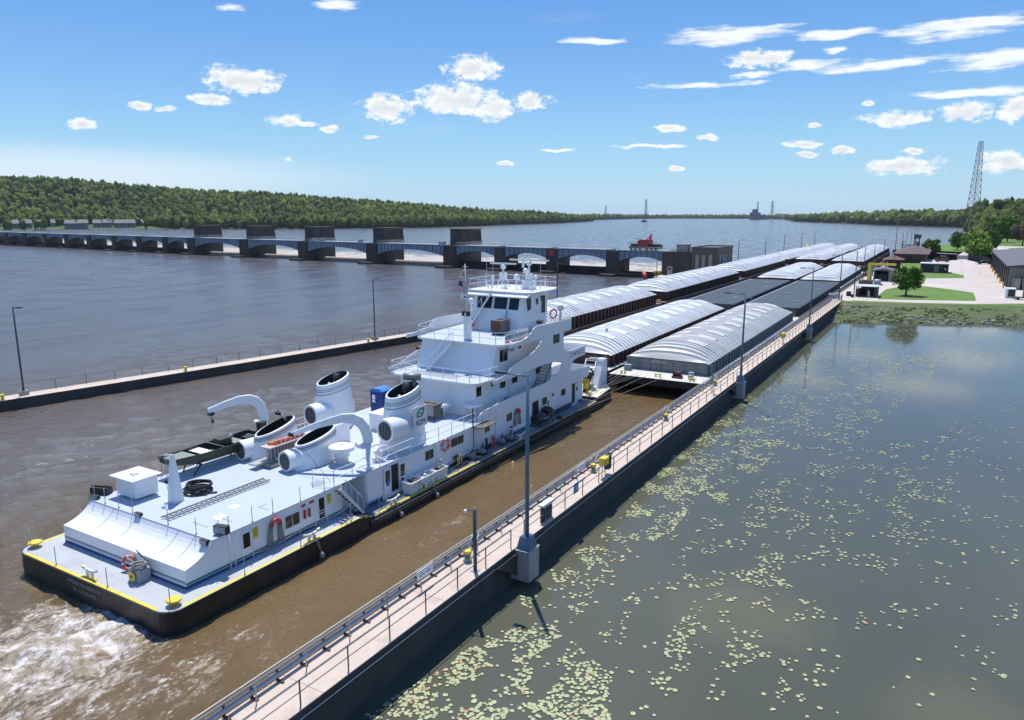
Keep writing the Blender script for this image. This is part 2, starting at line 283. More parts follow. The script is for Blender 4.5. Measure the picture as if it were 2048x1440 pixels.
# ================================================================= SETTING
import numpy as np
rng=np.random.default_rng(5)
def sstep(x,a,b):
    t=max(0,min(1,(x-a)/(b-a))); return t*t*(3-2*t)
def grid_mesh(name,xs,ys,zf,attr=None,kind='structure',mat=None):
    nx,ny=len(xs),len(ys); vs=[]; at=[]
    for y in ys:
        for x in xs:
            vs.append((x,y,zf(x,y)))
            if attr: at.append(attr(x,y))
    fs=[(j*nx+i,j*nx+i+1,(j+1)*nx+i+1,(j+1)*nx+i) for j in range(ny-1) for i in range(nx-1)]
    me=bpy.data.meshes.new(name); me.from_pydata(vs,[],fs); me.materials.append(mat)
    me.polygons.foreach_set('use_smooth',[True]*len(fs))
    if attr:
        a=me.attributes.new('foam','FLOAT','POINT'); a.data.foreach_set('value',at)
    o=bpy.data.objects.new(name,me); C.objects.link(o); tag(o,kind=kind); return o
def water_mat(name,deep,shallow,rough,waves,strength,foam=False,far=None):
    m=bpy.data.materials.new(name); m.use_nodes=True; nt=m.node_tree; N=nt.nodes; L=nt.links; b=N['Principled BSDF']; b.inputs['Roughness'].default_value=rough; b.inputs['IOR'].default_value=1.33
    g=N.new('ShaderNodeNewGeometry')
    def noi(sc,det,ro,st=(1,1,1),rot=0):
        mp=N.new('ShaderNodeMapping'); mp.inputs['Scale'].default_value=st; mp.inputs['Rotation'].default_value=(0,0,rot); L.new(g.outputs['Position'],mp.inputs[0])
        n=N.new('ShaderNodeTexNoise'); n.inputs['Scale'].default_value=sc; n.inputs['Detail'].default_value=det; n.inputs['Roughness'].default_value=ro; L.new(mp.outputs[0],n.inputs['Vector']); return n.outputs['Fac']
    def mth(op,a,b_=None,c=None):
        n=N.new('ShaderNodeMath'); n.operation=op
        for i,v in enumerate((a,b_,c)):
            if v is None: continue
            if isinstance(v,(int,float)): n.inputs[i].default_value=v
            else: L.new(v,n.inputs[i])
        return n.outputs[0]
    def ss(v,lo,hi,t=1.0):
        n=N.new('ShaderNodeMapRange'); n.interpolation_type='SMOOTHSTEP'; L.new(v,n.inputs[0]); n.inputs[1].default_value=lo; n.inputs[2].default_value=hi; n.inputs[4].default_value=t; return n.outputs[0]
    mx=N.new('ShaderNodeMix'); mx.data_type='RGBA'; L.new(ss(noi(0.035,5,0.6,(1,0.45,1),0.2),0.35,0.65),mx.inputs[0]); mx.inputs[6].default_value=deep+(1,); mx.inputs[7].default_value=shallow+(1,)
    col=mx.outputs[2]
    h=None
    for sc,amp,st,rot in waves:
        v=mth('MULTIPLY',noi(sc,4,0.6,st,rot),amp); h=v if h is None else mth('ADD',h,v)
    bp=N.new('ShaderNodeBump'); bp.inputs['Strength'].default_value=1.0; bp.inputs['Distance'].default_value=strength; L.new(h,bp.inputs['Height'])
    L.new(bp.outputs[0],b.inputs['Normal'])
    if foam:   # open water outside the guide walls: longer fetch, finer wind ruffle
        s2=N.new('ShaderNodeSeparateXYZ'); L.new(g.outputs['Position'],s2.inputs[0])
        op=mth('MAXIMUM',mth('SUBTRACT',1.0,ss(s2.outputs[0],-110,-72)),ss(s2.outputs[1],110,180))
        L.new(mth('SUBTRACT',1.0,mth('MULTIPLY',op,0.50)),bp.inputs['Strength'])
        mo=N.new('ShaderNodeMix'); mo.data_type='RGBA'; L.new(mth('MAXIMUM',op,mth('MULTIPLY',mth('SUBTRACT',1.0,ss(s2.outputs[0],-60,-40)),0.65)),mo.inputs[0]); L.new(col,mo.inputs[6]); mo.inputs[7].default_value=(0.105,0.098,0.102,1); col=mo.outputs[2]  # greyer base colour mixed in here, standing in for reflected sky
        rr=mth('ADD',rough,mth('MULTIPLY',op,mth('ADD',0.05,ss(noi(0.16,7,0.72,(1,0.35,1),0.15),0.40,0.60,0.16))))
    if foam:
        at=N.new('ShaderNodeAttribute'); at.attribute_name='foam'
        f1=noi(1.2,8,0.74,(1,0.5,1),0.5); f2=noi(5.5,6,0.78,(1,0.5,1),0.4)
        v=mth('ADD',mth('MULTIPLY',f1,0.6),mth('MULTIPLY',f2,0.55))
        fm=ss(mth('ADD',v,mth('MULTIPLY',at.outputs['Fac'],0.29)),0.76,0.92)
        # boiling tail race below the dam
        sx=N.new('ShaderNodeSeparateXYZ'); L.new(g.outputs['Position'],sx.inputs[0])
        dl=mth('ADD',sx.outputs[1],mth('MULTIPLY',mth('ADD',sx.outputs[0],94.1),0.0652))
        band=mth('MULTIPLY',ss(dl,226,234),mth('SUBTRACT',1.0,ss(dl,255,330)))
        band=mth('MULTIPLY',band,mth('SUBTRACT',1.0,ss(sx.outputs[0],-78,-66)))
        f3=noi(0.16,8,0.72,(1,0.6,1),0.1)
        fd=ss(mth('ADD',f3,mth('MULTIPLY',band,0.30)),0.60,0.80,0.95)
        fd=mth('MULTIPLY',fd,ss(band,0.02,0.2))
        # drifting froth lines on the open river
        f4=noi(0.045,8,0.75,(1,0.35,1),-0.5); f5=noi(1.3,5,0.8)
        fl=mth('MULTIPLY',ss(f4,0.60,0.70,0.5),ss(f5,0.5,0.62))
        fm=mth('MAXIMUM',mth('MAXIMUM',fm,fd),fl)
        m2=N.new('ShaderNodeMix'); m2.data_type='RGBA'; L.new(fm,m2.inputs[0]); L.new(col,m2.inputs[6]); fcm=N.new('ShaderNodeMix'); fcm.data_type='RGBA'; L.new(ss(noi(1.1,5,0.7),0.42,0.62),fcm.inputs[0]); fcm.inputs[6].default_value=(0.34,0.28,0.21,1); fcm.inputs[7].default_value=(0.68,0.65,0.61,1); L.new(fcm.outputs[2],m2.inputs[7]); col=m2.outputs[2]
        r=N.new('ShaderNodeMapRange'); L.new(fm,r.inputs[0]); L.new(rr,r.inputs[3]); r.inputs[4].default_value=0.75; L.new(r.outputs[0],b.inputs['Roughness'])
    L.new(col,b.inputs['Base Color']); return m
riv=water_mat('river_water',(0.105,0.068,0.030),(0.145,0.096,0.042),0.06,[(0.55,2.0,(1,0.55,1),0.4),(1.7,1.25,(1,0.55,1),-0.2),(5.0,0.55,(1,0.8,1),0.3),(12,0.26,(1,1,1),0)],0.14,True)
pond=water_mat('pond_water',(0.078,0.083,0.060),(0.100,0.102,0.074),0.06,[(0.8,0.5,(1,1,1),0.2),(2.5,0.35,(1.6,0.6,1),-0.3)],0.008)
def frange(a,b,s): 
    n=int(round((b-a)/s)); return [a+(b-a)*i/n for i in range(n+1)]
xs=[-9000,-4000,-2000,-1200,-800,-560,-400,-300,-220,-170,-140,-120]+frange(-110,-70,1.5)[0:]+frange(-69.5,-47,0.9)+frange(-46.5,-20,0.28)+[-19,-10,10,60,200,800,3000,9000]
ys=[-400,-100,-40,-15]+frange(-8,3,1)+frange(3.3,26,0.28)+frange(26.6,78,0.9)+frange(80,130,3)+[140,160,180,200,220,240,260,300,360,450,600,900,1400,2200,3500,6000,12000]
def wash(x,y):
    # churned water thrown back from the propellers under the stern
    d=18.3-y
    if d<-6: 
        f=0
    else:
        cx=-33.0-0.10*max(d,0); w=6.0+0.7*max(d,0)
        f=math.exp(-((x-cx)/w)**2)*(1-sstep(d,9,26))*(1 if d>-0.2 else 0)
        f=max(f,0.72*math.exp(-((x+26.4)/2.9)**2)*(1-sstep(y,17,29))*sstep(y,1,8))
        f+=0.25*math.exp(-((x+32)/2.5)**2-((y-16.4)/1.8)**2)
    f=max(f,0.62*math.exp(-((x+28.0)/0.9)**2)*sstep(y,18,22)*(1-sstep(y,42,60))*(0.55+0.9*noise.noise(Vector((0,y*0.35,2)))))
    f=max(f,0.62*math.exp(-((x+25.6+0.10*(y-36))/1.2)**2)*math.exp(-((y-36)/7)**2))
    return f
def rz(x,y):
    if x>-19.5 and y<178: return -0.6
    if not(-110<x<-20 and -8<y<130): return 0
    f=wash(x,y); v=Vector((x,y,0))
    z=0.085*noise.fractal(v*0.62,1,2,3)+0.10*0.3*noise.noise(v*0.2)
    if f>0.05: z+=f*(0.26*noise.fractal(v*0.75,0.9,2.1,4)+0.10*noise.noise(v*2.3))+f*0.10
    return z
grid_mesh('river',xs,ys,rz,wash,'structure',riv)
o=MB()
pg=grid_mesh('pond',[-18.6,-10,0,20,60,200,500],[-60,0,60,120,150,175,200],lambda x,y:0.0,None,'structure',pond)
# ---- land on the right bank
def sheet(name,pts,z,mat,kind='structure'):
    bm=bmesh.new(); vs=[bm.verts.new((p[0],p[1],z)) for p in pts]; f=bm.faces.new(vs); bmesh.ops.triangulate(bm,faces=[f]); bmesh.ops.recalc_face_normals(bm,faces=bm.faces[:])
    for f in bm.faces:
        if f.normal.z<0: f.normal_flip()
    me=bpy.data.meshes.new(name); bm.to_mesh(me); bm.free(); me.materials.append(MT[mat]); o=bpy.data.objects.new(name,me); C.objects.link(o); return tag(o,kind=kind)
shore=[(-16.8,162.3),(-6,164.6),(13,171.5),(60,190),(400,330),(3000,900),(3000,4000),(400,1700),(16,1420),(14,900),(13,700),(10,560),(0,524),(-7,503),(-11,470),(-17,425),(-17,400)]
sheet('ground',shore,2.1,'lawn')
bs=[(-19.5,150),(-17,144.8),(-6,150),(3,153.5),(12.5,158.7),(60,178),(400,318)]; bt=[(-19.5,162.2),(-16.8,162.3),(-6,164.6),(3,167.8),(13,171.5),(60,190),(400,330)]
mb=MB(); n=0
rows=[]
for k in range(9):
    t=k/8; row=[]
    for (a,b),(c,d) in zip(bs,bt):
        row.append((a+(c-a)*t,b+(d-b)*t))
    # refine
    rr=[]
    for (p,q) in zip(row[:-1],row[1:]):
        m_=max(1,int(abs(q[0]-p[0])/1.2)) if q[0]<70 else 8
        for i in range(m_): rr.append((p[0]+(q[0]-p[0])*i/m_,p[1]+(q[1]-p[1])*i/m_))
    rr.append(row[-1]); rows.append([(x,y,-0.25+2.35*(t**0.75)+ (0.12*noise.noise(Vector((x*0.6,y*0.6,3))) if 0<k<8 else 0)) for x,y in rr])
W_=len(rows[0]); mb.add([v for r in rows for v in r],[(j*W_+i,j*W_+i+1,(j+1)*W_+i+1,(j+1)*W_+i) for j in range(8) for i in range(W_-1)],'bank_grass',True)
tag(mb.build('bank',fix=False),kind='structure')
# riprap boulders on the bank
mb=MB()
def boulder(mb,c,r,m='rock'):
    bm=bmesh.new(); bmesh.ops.create_icosphere(bm,subdivisions=1,radius=1); s=random.random()*50
    vs=[]
    for v in bm.verts:
        k=0.75+0.5*noise.noise(v.co*1.3+Vector((s,s,s))); vs.append((c[0]+v.co.x*k*r*1.2,c[1]+v.co.y*k*r,c[2]+v.co.z*k*r*0.6))
    fs=[[v.index for v in f.verts] for f in bm.faces]; bm.free(); mb.add(vs,fs,m)
for i in range(800):
    u=random.random()**1.5; x=-19.3+u*52; yb=np.interp(x,[b[0] for b in bs],[b[1] for b in bs]); yt=np.interp(x,[b[0] for b in bt],[b[1] for b in bt])
    t=random.random()*(0.85 if x<-6 else 0.35); boulder(mb,(x,yb+(yt-yb)*t,-0.2+2.3*t**0.75),random.uniform(0.12,0.38) if random.random()<0.93 else random.uniform(0.4,0.65))
tag(mb.build('riprap',fix=False),kind='stuff')
# scrub on the bank: tufts of leaf blades
def tufts(name,pts,h,mat,kind='stuff',n=16):
    vs=[];fs=[]
    for (x,y,z) in pts:
        for k in range(n):
            a=random.random()*6.28; l=random.uniform(0.5,1)*h; r=random.uniform(0,0.5)*h; bx=x+math.cos(a)*r; by=y+math.sin(a)*r; lean=random.uniform(-1.6,1.6)*h
            w=0.10*h; b=len(vs); vs+= [(bx-w,by-w*.5,z),(bx+w,by+w*.5,z),(bx+lean+w*.4,by+lean*.6,z+l),(bx+lean-w*.4,by+lean*.6,z+l)]; fs.append((b,b+1,b+2,b+3))
    me=bpy.data.meshes.new(name); me.from_pydata(vs,[],fs); me.materials.append(MT[mat]); a=me.attributes.new('tone','FLOAT','POINT'); a.data.foreach_set('value',[random.random()*0.6 for _ in vs]); o=bpy.data.objects.new(name,me); C.objects.link(o); return tag(o,kind=kind)
P=[]
for i in range(900):
    x=-18+random.random()**1.2*60; yb=np.interp(x,[b[0] for b in bs],[b[1] for b in bs]); yt=np.interp(x,[b[0] for b in bt],[b[1] for b in bt]); t=random.uniform(0.02,0.75)
    if noise.noise(Vector((x*0.25,t*3,0)))<-0.05: continue
    P.append((x,yb+(yt-yb)*t,-0.2+2.3*t**0.75))
tufts('bank_scrub',P,0.26,'scrub',n=26)
# ---- paved yard, lawns and paths
sheet('yard',[(-16.4,164.9),(-6,166.6),(4.9,170.4),(13,176.0),(40,188),(60,200),(60,330),(12,330),(9.9,318.2),(5.68,338.2),(6.5,372),(6.86,412),(5,412),(2.3,372),(2.46,336.3),(-0.45,332),(-8,336),(-8,300),(-16.5,300),(-17,420),(-20.6,420),(-20.6,163.2),(-16.8,163.2)],2.115,'concrete_lot')
sheet('lawn_by_tree',[(-12.7,178.0),(-12.4,192.9),(-11.2,198.6),(-9.0,205.0),(-6.0,208.4),(1.0,201.0),(5.2,195.1),(5.4,178.4),(5.0,176.5),(-6,172.2),(-12.2,170.3)],2.15,'lawn')
sheet('lawn_by_cabin',[(-15.6,303.1),(-9.4,306.8),(-0.6,264),(3.7,251.5),(3.8,240.3),(-5.2,233.5),(-5.2,215.2),(-6.2,213.3),(-11.9,225),(-12.5,262)],2.15,'lawn')
sheet('path',[(-6,392),(2.3,386),(2.5,389),(-6,396)],2.13,'concrete_lot')
sheet('road',[(23,428),(17,430),(16.5,433),(22,500),(34,497),(200,520),(200,512),(36,489),(26,470)],2.13,'concrete_lot')
# yard joints: slightly darker saw cuts
mb=MB()
for y in range(175,300,9): mb.box(-4.5 if y>212 else 6,12,y,y+0.07,2.121,2.123,'roof_grey')
for x in (3.5,8): mb.box(x,x+0.07,252,330,2.121,2.123,'roof_grey')
tag(mb.build('yard_joint'),kind='structure')
# ---- hills and forest, polar tables: azimuth, distance of the waterline, elevation of the tree tops
LEFT=[(-100,1150,2.4),(-75,1150,2.35),(-67.62,1148,2.32),(-65.08,1187,2.25),(-62.94,1158,2.3),(-60.4,1208,2.26),(-57.73,1178,1.99),(-55.24,1154,1.8),(-51.66,1124,1.6),(-47.89,1098,1.5),(-42.87,1113,1.1),(-37.27,1183,0.74),(-33.08,1337,0.37),(-31.55,1470,0.26),(-29.25,1634,0.26),(-26.95,1842,0.07),(-25.05,2190,-0.07),(-24.48,2349,-0.22)]
FAR=[(-25.5,2800,-0.08),(-24.48,2961,-0.02),(-20.18,4159,-0.02),(-16.53,4338,-0.02),(-12.99,4233,-0.02),(-10.58,3482,0.0),(-9.9,2426,-0.1),(-7.91,2057,0.0),(-6.29,1899,0.07),(-4.41,1639,0.1),(-2.28,1518,0.17),(-0.23,1419,0.13),(2.5,1300,0.1)]
RIGHT=[(0.95,760,0.24),(1.72,770,0.46),(3.65,800,0.68),(6,700,0.9),(15,520,1.6),(35,420,2.2)]
def interp(T,a,k): return float(np.interp(a,[t[0] for t in T],[t[k] for t in T]))
def depth(T,a): return 60 if T is FAR else 130 if T is RIGHT else float(np.interp(a,[-100,-48,-42,-36,-32,-24],[520,480,330,180,90,60]))
def ground_h(T,a,t):
    D=interp(T,a,1); dp=depth(T,a); H=19.3+(D+dp)*math.tan(R_(interp(T,a,2)))-13.5; H=max(H,1.5 if T is not RIGHT else 2.2)
    return 1.2+(H-1.2)*sstep(t,0.02,0.95)**1.15+ (0 if t<0.05 else 2.2*noise.noise(Vector((a*0.6,t*3,0)))*sstep(t,.1,.4)*(H>20))
def terrain(name,T,da):
    a0,a1=T[0][0],T[-1][0]; A=frange(a0,a1,da); TT=[-0.01,0.0,0.03,.08,.15,.25,.35,.45,.55,.65,.75,.85,.95,1.1,1.6,2.6]; vs=[]
    for t in TT:
        for a in A:
            r=interp(T,a,1)+depth(T,a)*t; h=ground_h(T,a,min(t,1))*(0.6 if t>2 else 1) if t>=0 else -2
            vs.append((r*math.sin(R_(a)),r*math.cos(R_(a)),h if t>0 else -0.5+0.5*(t<0)*-1))
    n=len(A); me=bpy.data.meshes.new(name); me.from_pydata(vs,[],[(j*n+i,j*n+i+1,(j+1)*n+i+1,(j+1)*n+i) for j in range(len(TT)-1) for i in range(n-1)])
    me.materials.append(MT['far_ground']); o=bpy.data.objects.new(name,me); C.objects.link(o); tag(o,kind='structure')
terrain('hills',LEFT,0.5); terrain('far_shore_ground',FAR,0.5)
TPL=[]
for k in range(6):
    bm=bmesh.new(); bmesh.ops.create_icosphere(bm,subdivisions=2,radius=1); s=Vector((k*7.3,k*3.1,k))
    vv=[]
    for v in bm.verts:
        f=0.82+0.60*noise.noise(v.co*1.5+s)+0.55*noise.noise(v.co*4.1+s); vv.append((v.co.x*f,v.co.y*f,v.co.z*f))
    TPL.append((np.array(vv),np.array([[v.index for v in f.verts] for f in bm.faces]))); bm.free()
def forest(name,T,n,avoid=None,hs=(9,15),rs=(4.5,8),amin=None,amax=None,bias=0.8):
    V=[];F=[];TN=[];off=0; a0=amin if amin is not None else T[0][0]; a1=amax if amax is not None else T[-1][0]
    for i in range(n):
        a=random.uniform(a0,a1); t=random.random()**bias
        if random.random()<0.12: t=random.random()*0.05
        if avoid and avoid(a,t): continue
        D=interp(T,a,1)+depth(T,a)*t+4; h=random.uniform(*hs); r=random.uniform(*rs)*(1+0.0*D); g=ground_h(T,a,t)
        v,f=TPL[i%6]; c=np.array((D*math.sin(R_(a)),D*math.cos(R_(a)),g+h*0.52)); an=random.random()*6.28; ca,sa=math.cos(an),math.sin(an)
        vv=np.stack(((v[:,0]*ca-v[:,1]*sa)*r,(v[:,0]*sa+v[:,1]*ca)*r,v[:,2]*h*0.56),1)+c
        V.append(vv); F.append(f+off); off+=len(v); TN.append(np.full(len(v),random.random()*0.75+0.25*noise.noise(Vector((c[0]*0.01,c[1]*0.01,0)))))
    V=np.concatenate(V);F=np.concatenate(F);TN=np.concatenate(TN); me=bpy.data.meshes.new(name)
    me.vertices.add(len(V)); me.vertices.foreach_set('co',V.ravel()); me.loops.add(F.size); me.loops.foreach_set('vertex_index',F.ravel()); me.polygons.add(len(F)); me.polygons.foreach_set('loop_start',np.arange(0,F.size,3)); me.polygons.foreach_set('loop_total',np.full(len(F),3)); me.update(calc_edges=True)
    at=me.attributes.new('tone','FLOAT','POINT'); at.data.foreach_set('value',TN); me.materials.append(MT['forest']); o=bpy.data.objects.new(name,me); C.objects.link(o); tag(o,kind='stuff')
forest('forest_hill',LEFT,7600,lambda a,t:(-66.3<a<-56.2 and t<0.13 and random.random()<0.97) or (-56.3<a<-47.3 and t<0.045 and random.random()<0.6),hs=(9,17),rs=(2.8,7),amin=-72)
forest('forest_far_shore',FAR,1300,hs=(12,20),rs=(7,12))
forest('forest_right_bank',RIGHT,700,hs=(13,21),rs=(5,9),amax=16)
forest('forest_riverside',[(0.9,740,0.2),(1.9,690,0.2),(3.9,640,0.25),(6,560,0.3)],60,hs=(7,12),rs=(3.5,6))

# ---- air: a thin even haze over the whole scene
hm=bpy.data.materials.new('haze'); hm.use_nodes=True; nt=hm.node_tree; nt.nodes.clear(); ho=nt.nodes.new('ShaderNodeOutputMaterial'); hv=nt.nodes.new('ShaderNodeVolumePrincipled'); hv.inputs['Color'].default_value=(0.80,0.88,1.0,1); hv.inputs['Density'].default_value=0.00004; hv.inputs['Anisotropy'].default_value=0.2; nt.links.new(hv.outputs[0],ho.inputs['Volume']); MT['haze']=hm
hz=MB().box(-9500,9500,-600,12500,-4,140,'haze').build('haze'); hz['kind']='stuff'
# ================================================================= LILY PADS
def pad_mesh(n=11):
    mb=MB(); vs=[(0,0,0.012)]; 
    for i in range(n): 
        t=0.2+(2*math.pi-0.4)*i/(n-1); vs.append((math.cos(t),math.sin(t),0.03 if i%2 else 0.0))
    mb.add(vs,[(0,i,i+1) for i in range(1,n)],'lily'); return mb
PADZ=[([(-18.3,18),(-17.1,23.5),(-17.2,28.3),(-14.2,28.6),(-10.6,26.3),(-9.0,22.5),(-12,16)],1150,0.10),
 ([(-17.6,29.9),(-17.3,35.6),(-16.8,37.5),(-11.9,33),(-11.1,28.4),(-14.8,28.6)],200,0.2),
 ([(-16.5,36.9),(-17.6,47),(-17.8,57.2),(-13.7,52.1),(-13.2,41.9),(-14.5,37.4)],700,0.12),
 ([(-17.6,54.1),(-17.9,73.9),(-10.7,62.1),(-11.8,47.6)],800,0.12),
 ([(-17.9,76.5),(-15.7,118),(1.3,114.5),(-5.7,65.1),(-11.1,61.9)],2300,0.12),
 ([(-15.7,112),(-15.5,143),(12,154),(12,119.6),(-4.1,103.6)],2000,0.0),
 ([(-13,33.6),(-9.7,41),(-3.8,37.8),(-3.9,31.3),(-9.6,31.6)],110,0.28),
 ([(-10.3,49.6),(7.8,92.8),(4.3,32.7),(-5,26.9)],420,0.25),
 ([(-9.6,31.6),(-3.9,31.3),(-4.5,23.5),(-9,23)],130,0.25),
 ([(-18,30),(-14,60),(0,60),(-2,24),(-14,20)],520,0.22),
 ([(-13,45),(-8,62),(2,75),(3,50),(-8,40)],420,0.2)]
def inside(p,poly):
    c=False; j=len(poly)-1
    for i in range(len(poly)):
        if (poly[i][1]>p[1])!=(poly[j][1]>p[1]) and p[0]<(poly[j][0]-poly[i][0])*(p[1]-poly[i][1])/(poly[j][1]-poly[i][1])+poly[i][0]: c=not c
        j=i
    return c
pads=[]
cell={}
for poly,n,th in PADZ:
    x0=min(p[0] for p in poly);x1=max(p[0] for p in poly);y0=min(p[1] for p in poly);y1=max(p[1] for p in poly); k=0;tr=0
    while k<n and tr<n*40:
        tr+=1; p=(random.uniform(x0,x1),random.uniform(y0,y1))
        if not inside(p,poly) or p[0]>14: continue
        d=noise.noise(Vector((p[0]*0.5,p[1]*0.4,4)))+0.7*noise.noise(Vector((p[0]*1.5,p[1]*1.2,9)))+random.gauss(0,0.16)
        if d<th: continue
        r=random.uniform(0.055,0.115)*(1 if p[1]<60 else 1.1); key=(int(p[0]*3),int(p[1]*3)); ok=True
        for q in cell.get(key,[]):
            if (q[0]-p[0])**2+(q[1]-p[1])**2<(r*1.15)**2: ok=False
        if not ok: continue
        cell.setdefault(key,[]).append(p); pads.append((p[0],p[1],r)); k+=1
pads.sort(key=lambda p:math.hypot(p[0],p[1])-(500*p[2])*0)
near=[p for p in pads if abs(math.degrees(math.atan2(p[0],p[1]))+30.6)<38 ]
vis=[p for p in near if math.hypot(p[0],p[1])>25.5]; first=vis[:300]; fs_=set(first)
pm=pad_mesh(13); o=pm.build('lily_pad',fix=False); base=o
pm2=MB(); vs=pm.v; pm2.add(pm.v,pm.f,'lily_old'); old=pm2.build('lily_pad',fix=False)
for i,(x,y,r) in enumerate(first):
    src=old if i%29==7 else base
    c=src if (src is base and i==0) else src.copy() if i!=7 else old
    if c is not base and c is not old: C.objects.link(c)
    c.location=(x,y,0.02+0.003*(i%5)); c.scale=(r,r,r); c.rotation_euler=(random.uniform(-.04,.04),random.uniform(-.04,.04),random.random()*6.28)
    if src is old: tag(c,'small reddish brown fading lily pad among the green ones on the pond','lily pad','red-brown lily pads floating near the wall')
    else: tag(c,'round pale green lily pad floating on the near side of the pond','lily pad','green lily pads floating near the wall')
mb=MB()
for p in pads:
    if p in fs_: continue
    x,y,r=p; a=random.random()*6.28; n=9 if y<50 else 6; z=0.02+random.random()*0.012
    vs=[(x,y,z)]+[(x+math.cos(a+.2+5.9*i/(n-1))*r,y+math.sin(a+.2+5.9*i/(n-1))*r,z+random.uniform(-.004,.012)) for i in range(n)]
    mb.add(vs,[(0,i,i+1) for i in range(1,n)],'lily_old' if random.random()<0.025 else 'lily')
tag(mb.build('lily_pads',fix=False),kind='stuff')
# ================================================================= LAMP POSTS
def lamp(x,y,z0,h,arms,label,group,m='steel_blue',r=0.11):
    t=empty('lamp_post',(x,y,z0),label,'lamp post',group)
    MB().tube((x,y,z0),(x,y,z0+h),r,m,10,r*0.72).build('pole',t)
    for ax_,L_,dz in arms:
        b=MB().tube((x,y,z0+h-0.12),(x+ax_[0]*L_,y+ax_[1]*L_,z0+h-0.12+dz),0.04,m,6); b.build('arm',t)
        h_=MB(); cx,cy=x+ax_[0]*(L_+0.22),y+ax_[1]*(L_+0.22); an=math.atan2(ax_[1],ax_[0]); h_.cbox((cx,cy,z0+h-0.10+dz),(0.62,0.24,0.12),'pole_dark',an); h_.cbox((cx,cy,z0+h-0.17+dz),(0.4,0.16,0.03),'sign_white',an); h_.build('lamp_head',t)
    MB().box(x-r*1.7,x+r*1.7,y-r*1.7,y+r*1.7,z0,z0+0.04,m).build('base_plate',t)
    return t
# ================================================================= NEAR GUIDE WALL
WX0,WX1,WZ=-20.3,-18.2,2.1
gw=empty('guide_wall',(-19.5,80,0),'long concrete guide wall with a pale walkway between the lock approach and the lily pond','wall')
mb=MB()
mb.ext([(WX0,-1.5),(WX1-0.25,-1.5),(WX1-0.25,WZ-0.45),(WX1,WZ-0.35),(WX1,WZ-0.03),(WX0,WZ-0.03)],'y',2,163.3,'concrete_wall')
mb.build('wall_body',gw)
mb=MB(); y=2
while y<163:
    mb.box(WX0+0.02,WX1-0.01,y,min(y+7.58,163.28),WZ-0.025,WZ+0.012,'concrete_walk'); y+=7.6
mb.build('walkway',gw)
for i,(yc) in enumerate((31.6,77.3,120.4)):
    b=MB(); b.ext([(yc-0.55,WZ-1.75),(yc+0.55,WZ-1.75),(yc+0.55,WZ-0.1),(yc-0.55,WZ-0.1)],'x',WX1-0.26,WX1+0.85,'concrete_corbel')
    b.ext([(yc-2.6,WZ-0.25),(yc-0.56,WZ-1.5),(yc+0.56,WZ-1.5),(yc+2.6,WZ-0.25)],'x',WX1-0.27,WX1+0.16,'concrete_wall')
    b.box(WX1-0.02,WX1+0.87,yc-0.58,yc+0.58,WZ-0.10,WZ-0.05,'galv'); b.build('corbel',gw)
    b=MB(); zt=WZ+0.62; x0,x1=WX1+0.02,WX1+0.80
    b.add([(x0,yc-.45,WZ-0.05),(x1,yc-.45,WZ-0.05),(x1,yc+.45,WZ-0.05),(x0,yc+.45,WZ-0.05),(x0+.13,yc-.3,zt),(x1-.13,yc-.3,zt),(x1-.13,yc+.3,zt),(x0+.13,yc+.3,zt)],[(0,1,5,4),(1,2,6,5),(2,3,7,6),(3,0,4,7),(4,5,6,7),(3,2,1,0)],'steel_blue'); b.build('lamp_plinth',gw)
lx=WX1+0.41
lamp(lx,31.6,WZ+0.62,8.7,[((-1,0),1.35,0.02)],'tall blue-grey lamp post with one arm, nearest on the pond-side wall','lamp posts along the guide wall',r=0.12)
lamp(lx,77.3,WZ+0.62,8.7,[((-1,0),1.6,0.02),((0.55,-0.83),1.3,-0.25)],'double-armed lamp post standing beside the grey-hulled nearest covered barge','lamp posts along the guide wall',r=0.11)
lamp(lx,120.4,WZ+0.62,8.7,[((-1,0),1.4,0.02)],'single-arm lamp post on the guide wall corbel beside the dark flat barges','lamp posts along the guide wall',r=0.10)
# short lamp with a side lens
t=empty('signal_post',(-18.62,27.9,WZ),'short dark post with a small lamp on its left, beside the yellow-topped bollard','lamp post')
MB().tube((-18.62,27.9,WZ),(-18.62,27.9,WZ+3.25),0.095,'pole_dark',10).build('pole',t); MB().tube((-18.62,27.9,WZ+3.2),(-18.95,27.75,WZ+3.15),0.03,'pole_dark',6).lathe((-19.02,27.7,WZ+3.1),[(0.03,-0.05),(0.10,0.0),(0.06,0.1)],'sign_white',10).build('lamp_head',t)
MB().box(-18.8,-18.44,27.72,28.08,WZ+0.012,WZ+0.05,'galv').build('base_plate',t)
# outer rail (dark, two rails) and inner rail (light) are parts; every stretch between corbels a part of its own
segs=[(4,30.9),(32.3,76.6),(78,119.7),(121.1,162.5)]
for a,b in segs:
    rail(MB(),[(WX1-0.16,a,WZ),(WX1-0.16,b,WZ)],1.07,'rail_grey',2.42,(0.55,1.0),0.022,0.032).build('outer_railing',gw)
a=3.5
while a<162:
    b=min(a+19.2,162.6); rail(MB(),[(WX0+0.5,a,WZ),(WX0+0.5,b,WZ)],1.05,'rail_light',2.4,(1.0,),0.026,0.028).build('inner_railing',gw); a=b
b=MB(); b.tube((WX0+0.12,3,WZ+0.30),(WX0+0.12,162.8,WZ+0.30),0.10,'galv',8).tube((WX0+0.10,3,WZ+0.56),(WX0+0.10,162.8,WZ+0.56),0.045,'galv',6); b.build('fender_pipe',gw)
b=MB()
y=3.6
while y<162: b.box(WX0+0.05,WX0+0.40,y,y+0.10,WZ+0.012,WZ+0.07,'rust_brown'); b.box(WX0+0.05,WX0+0.09,y,y+0.10,WZ,WZ+0.5,'rust_brown'); y+=1.2
b.build('pipe_bracket',gw)
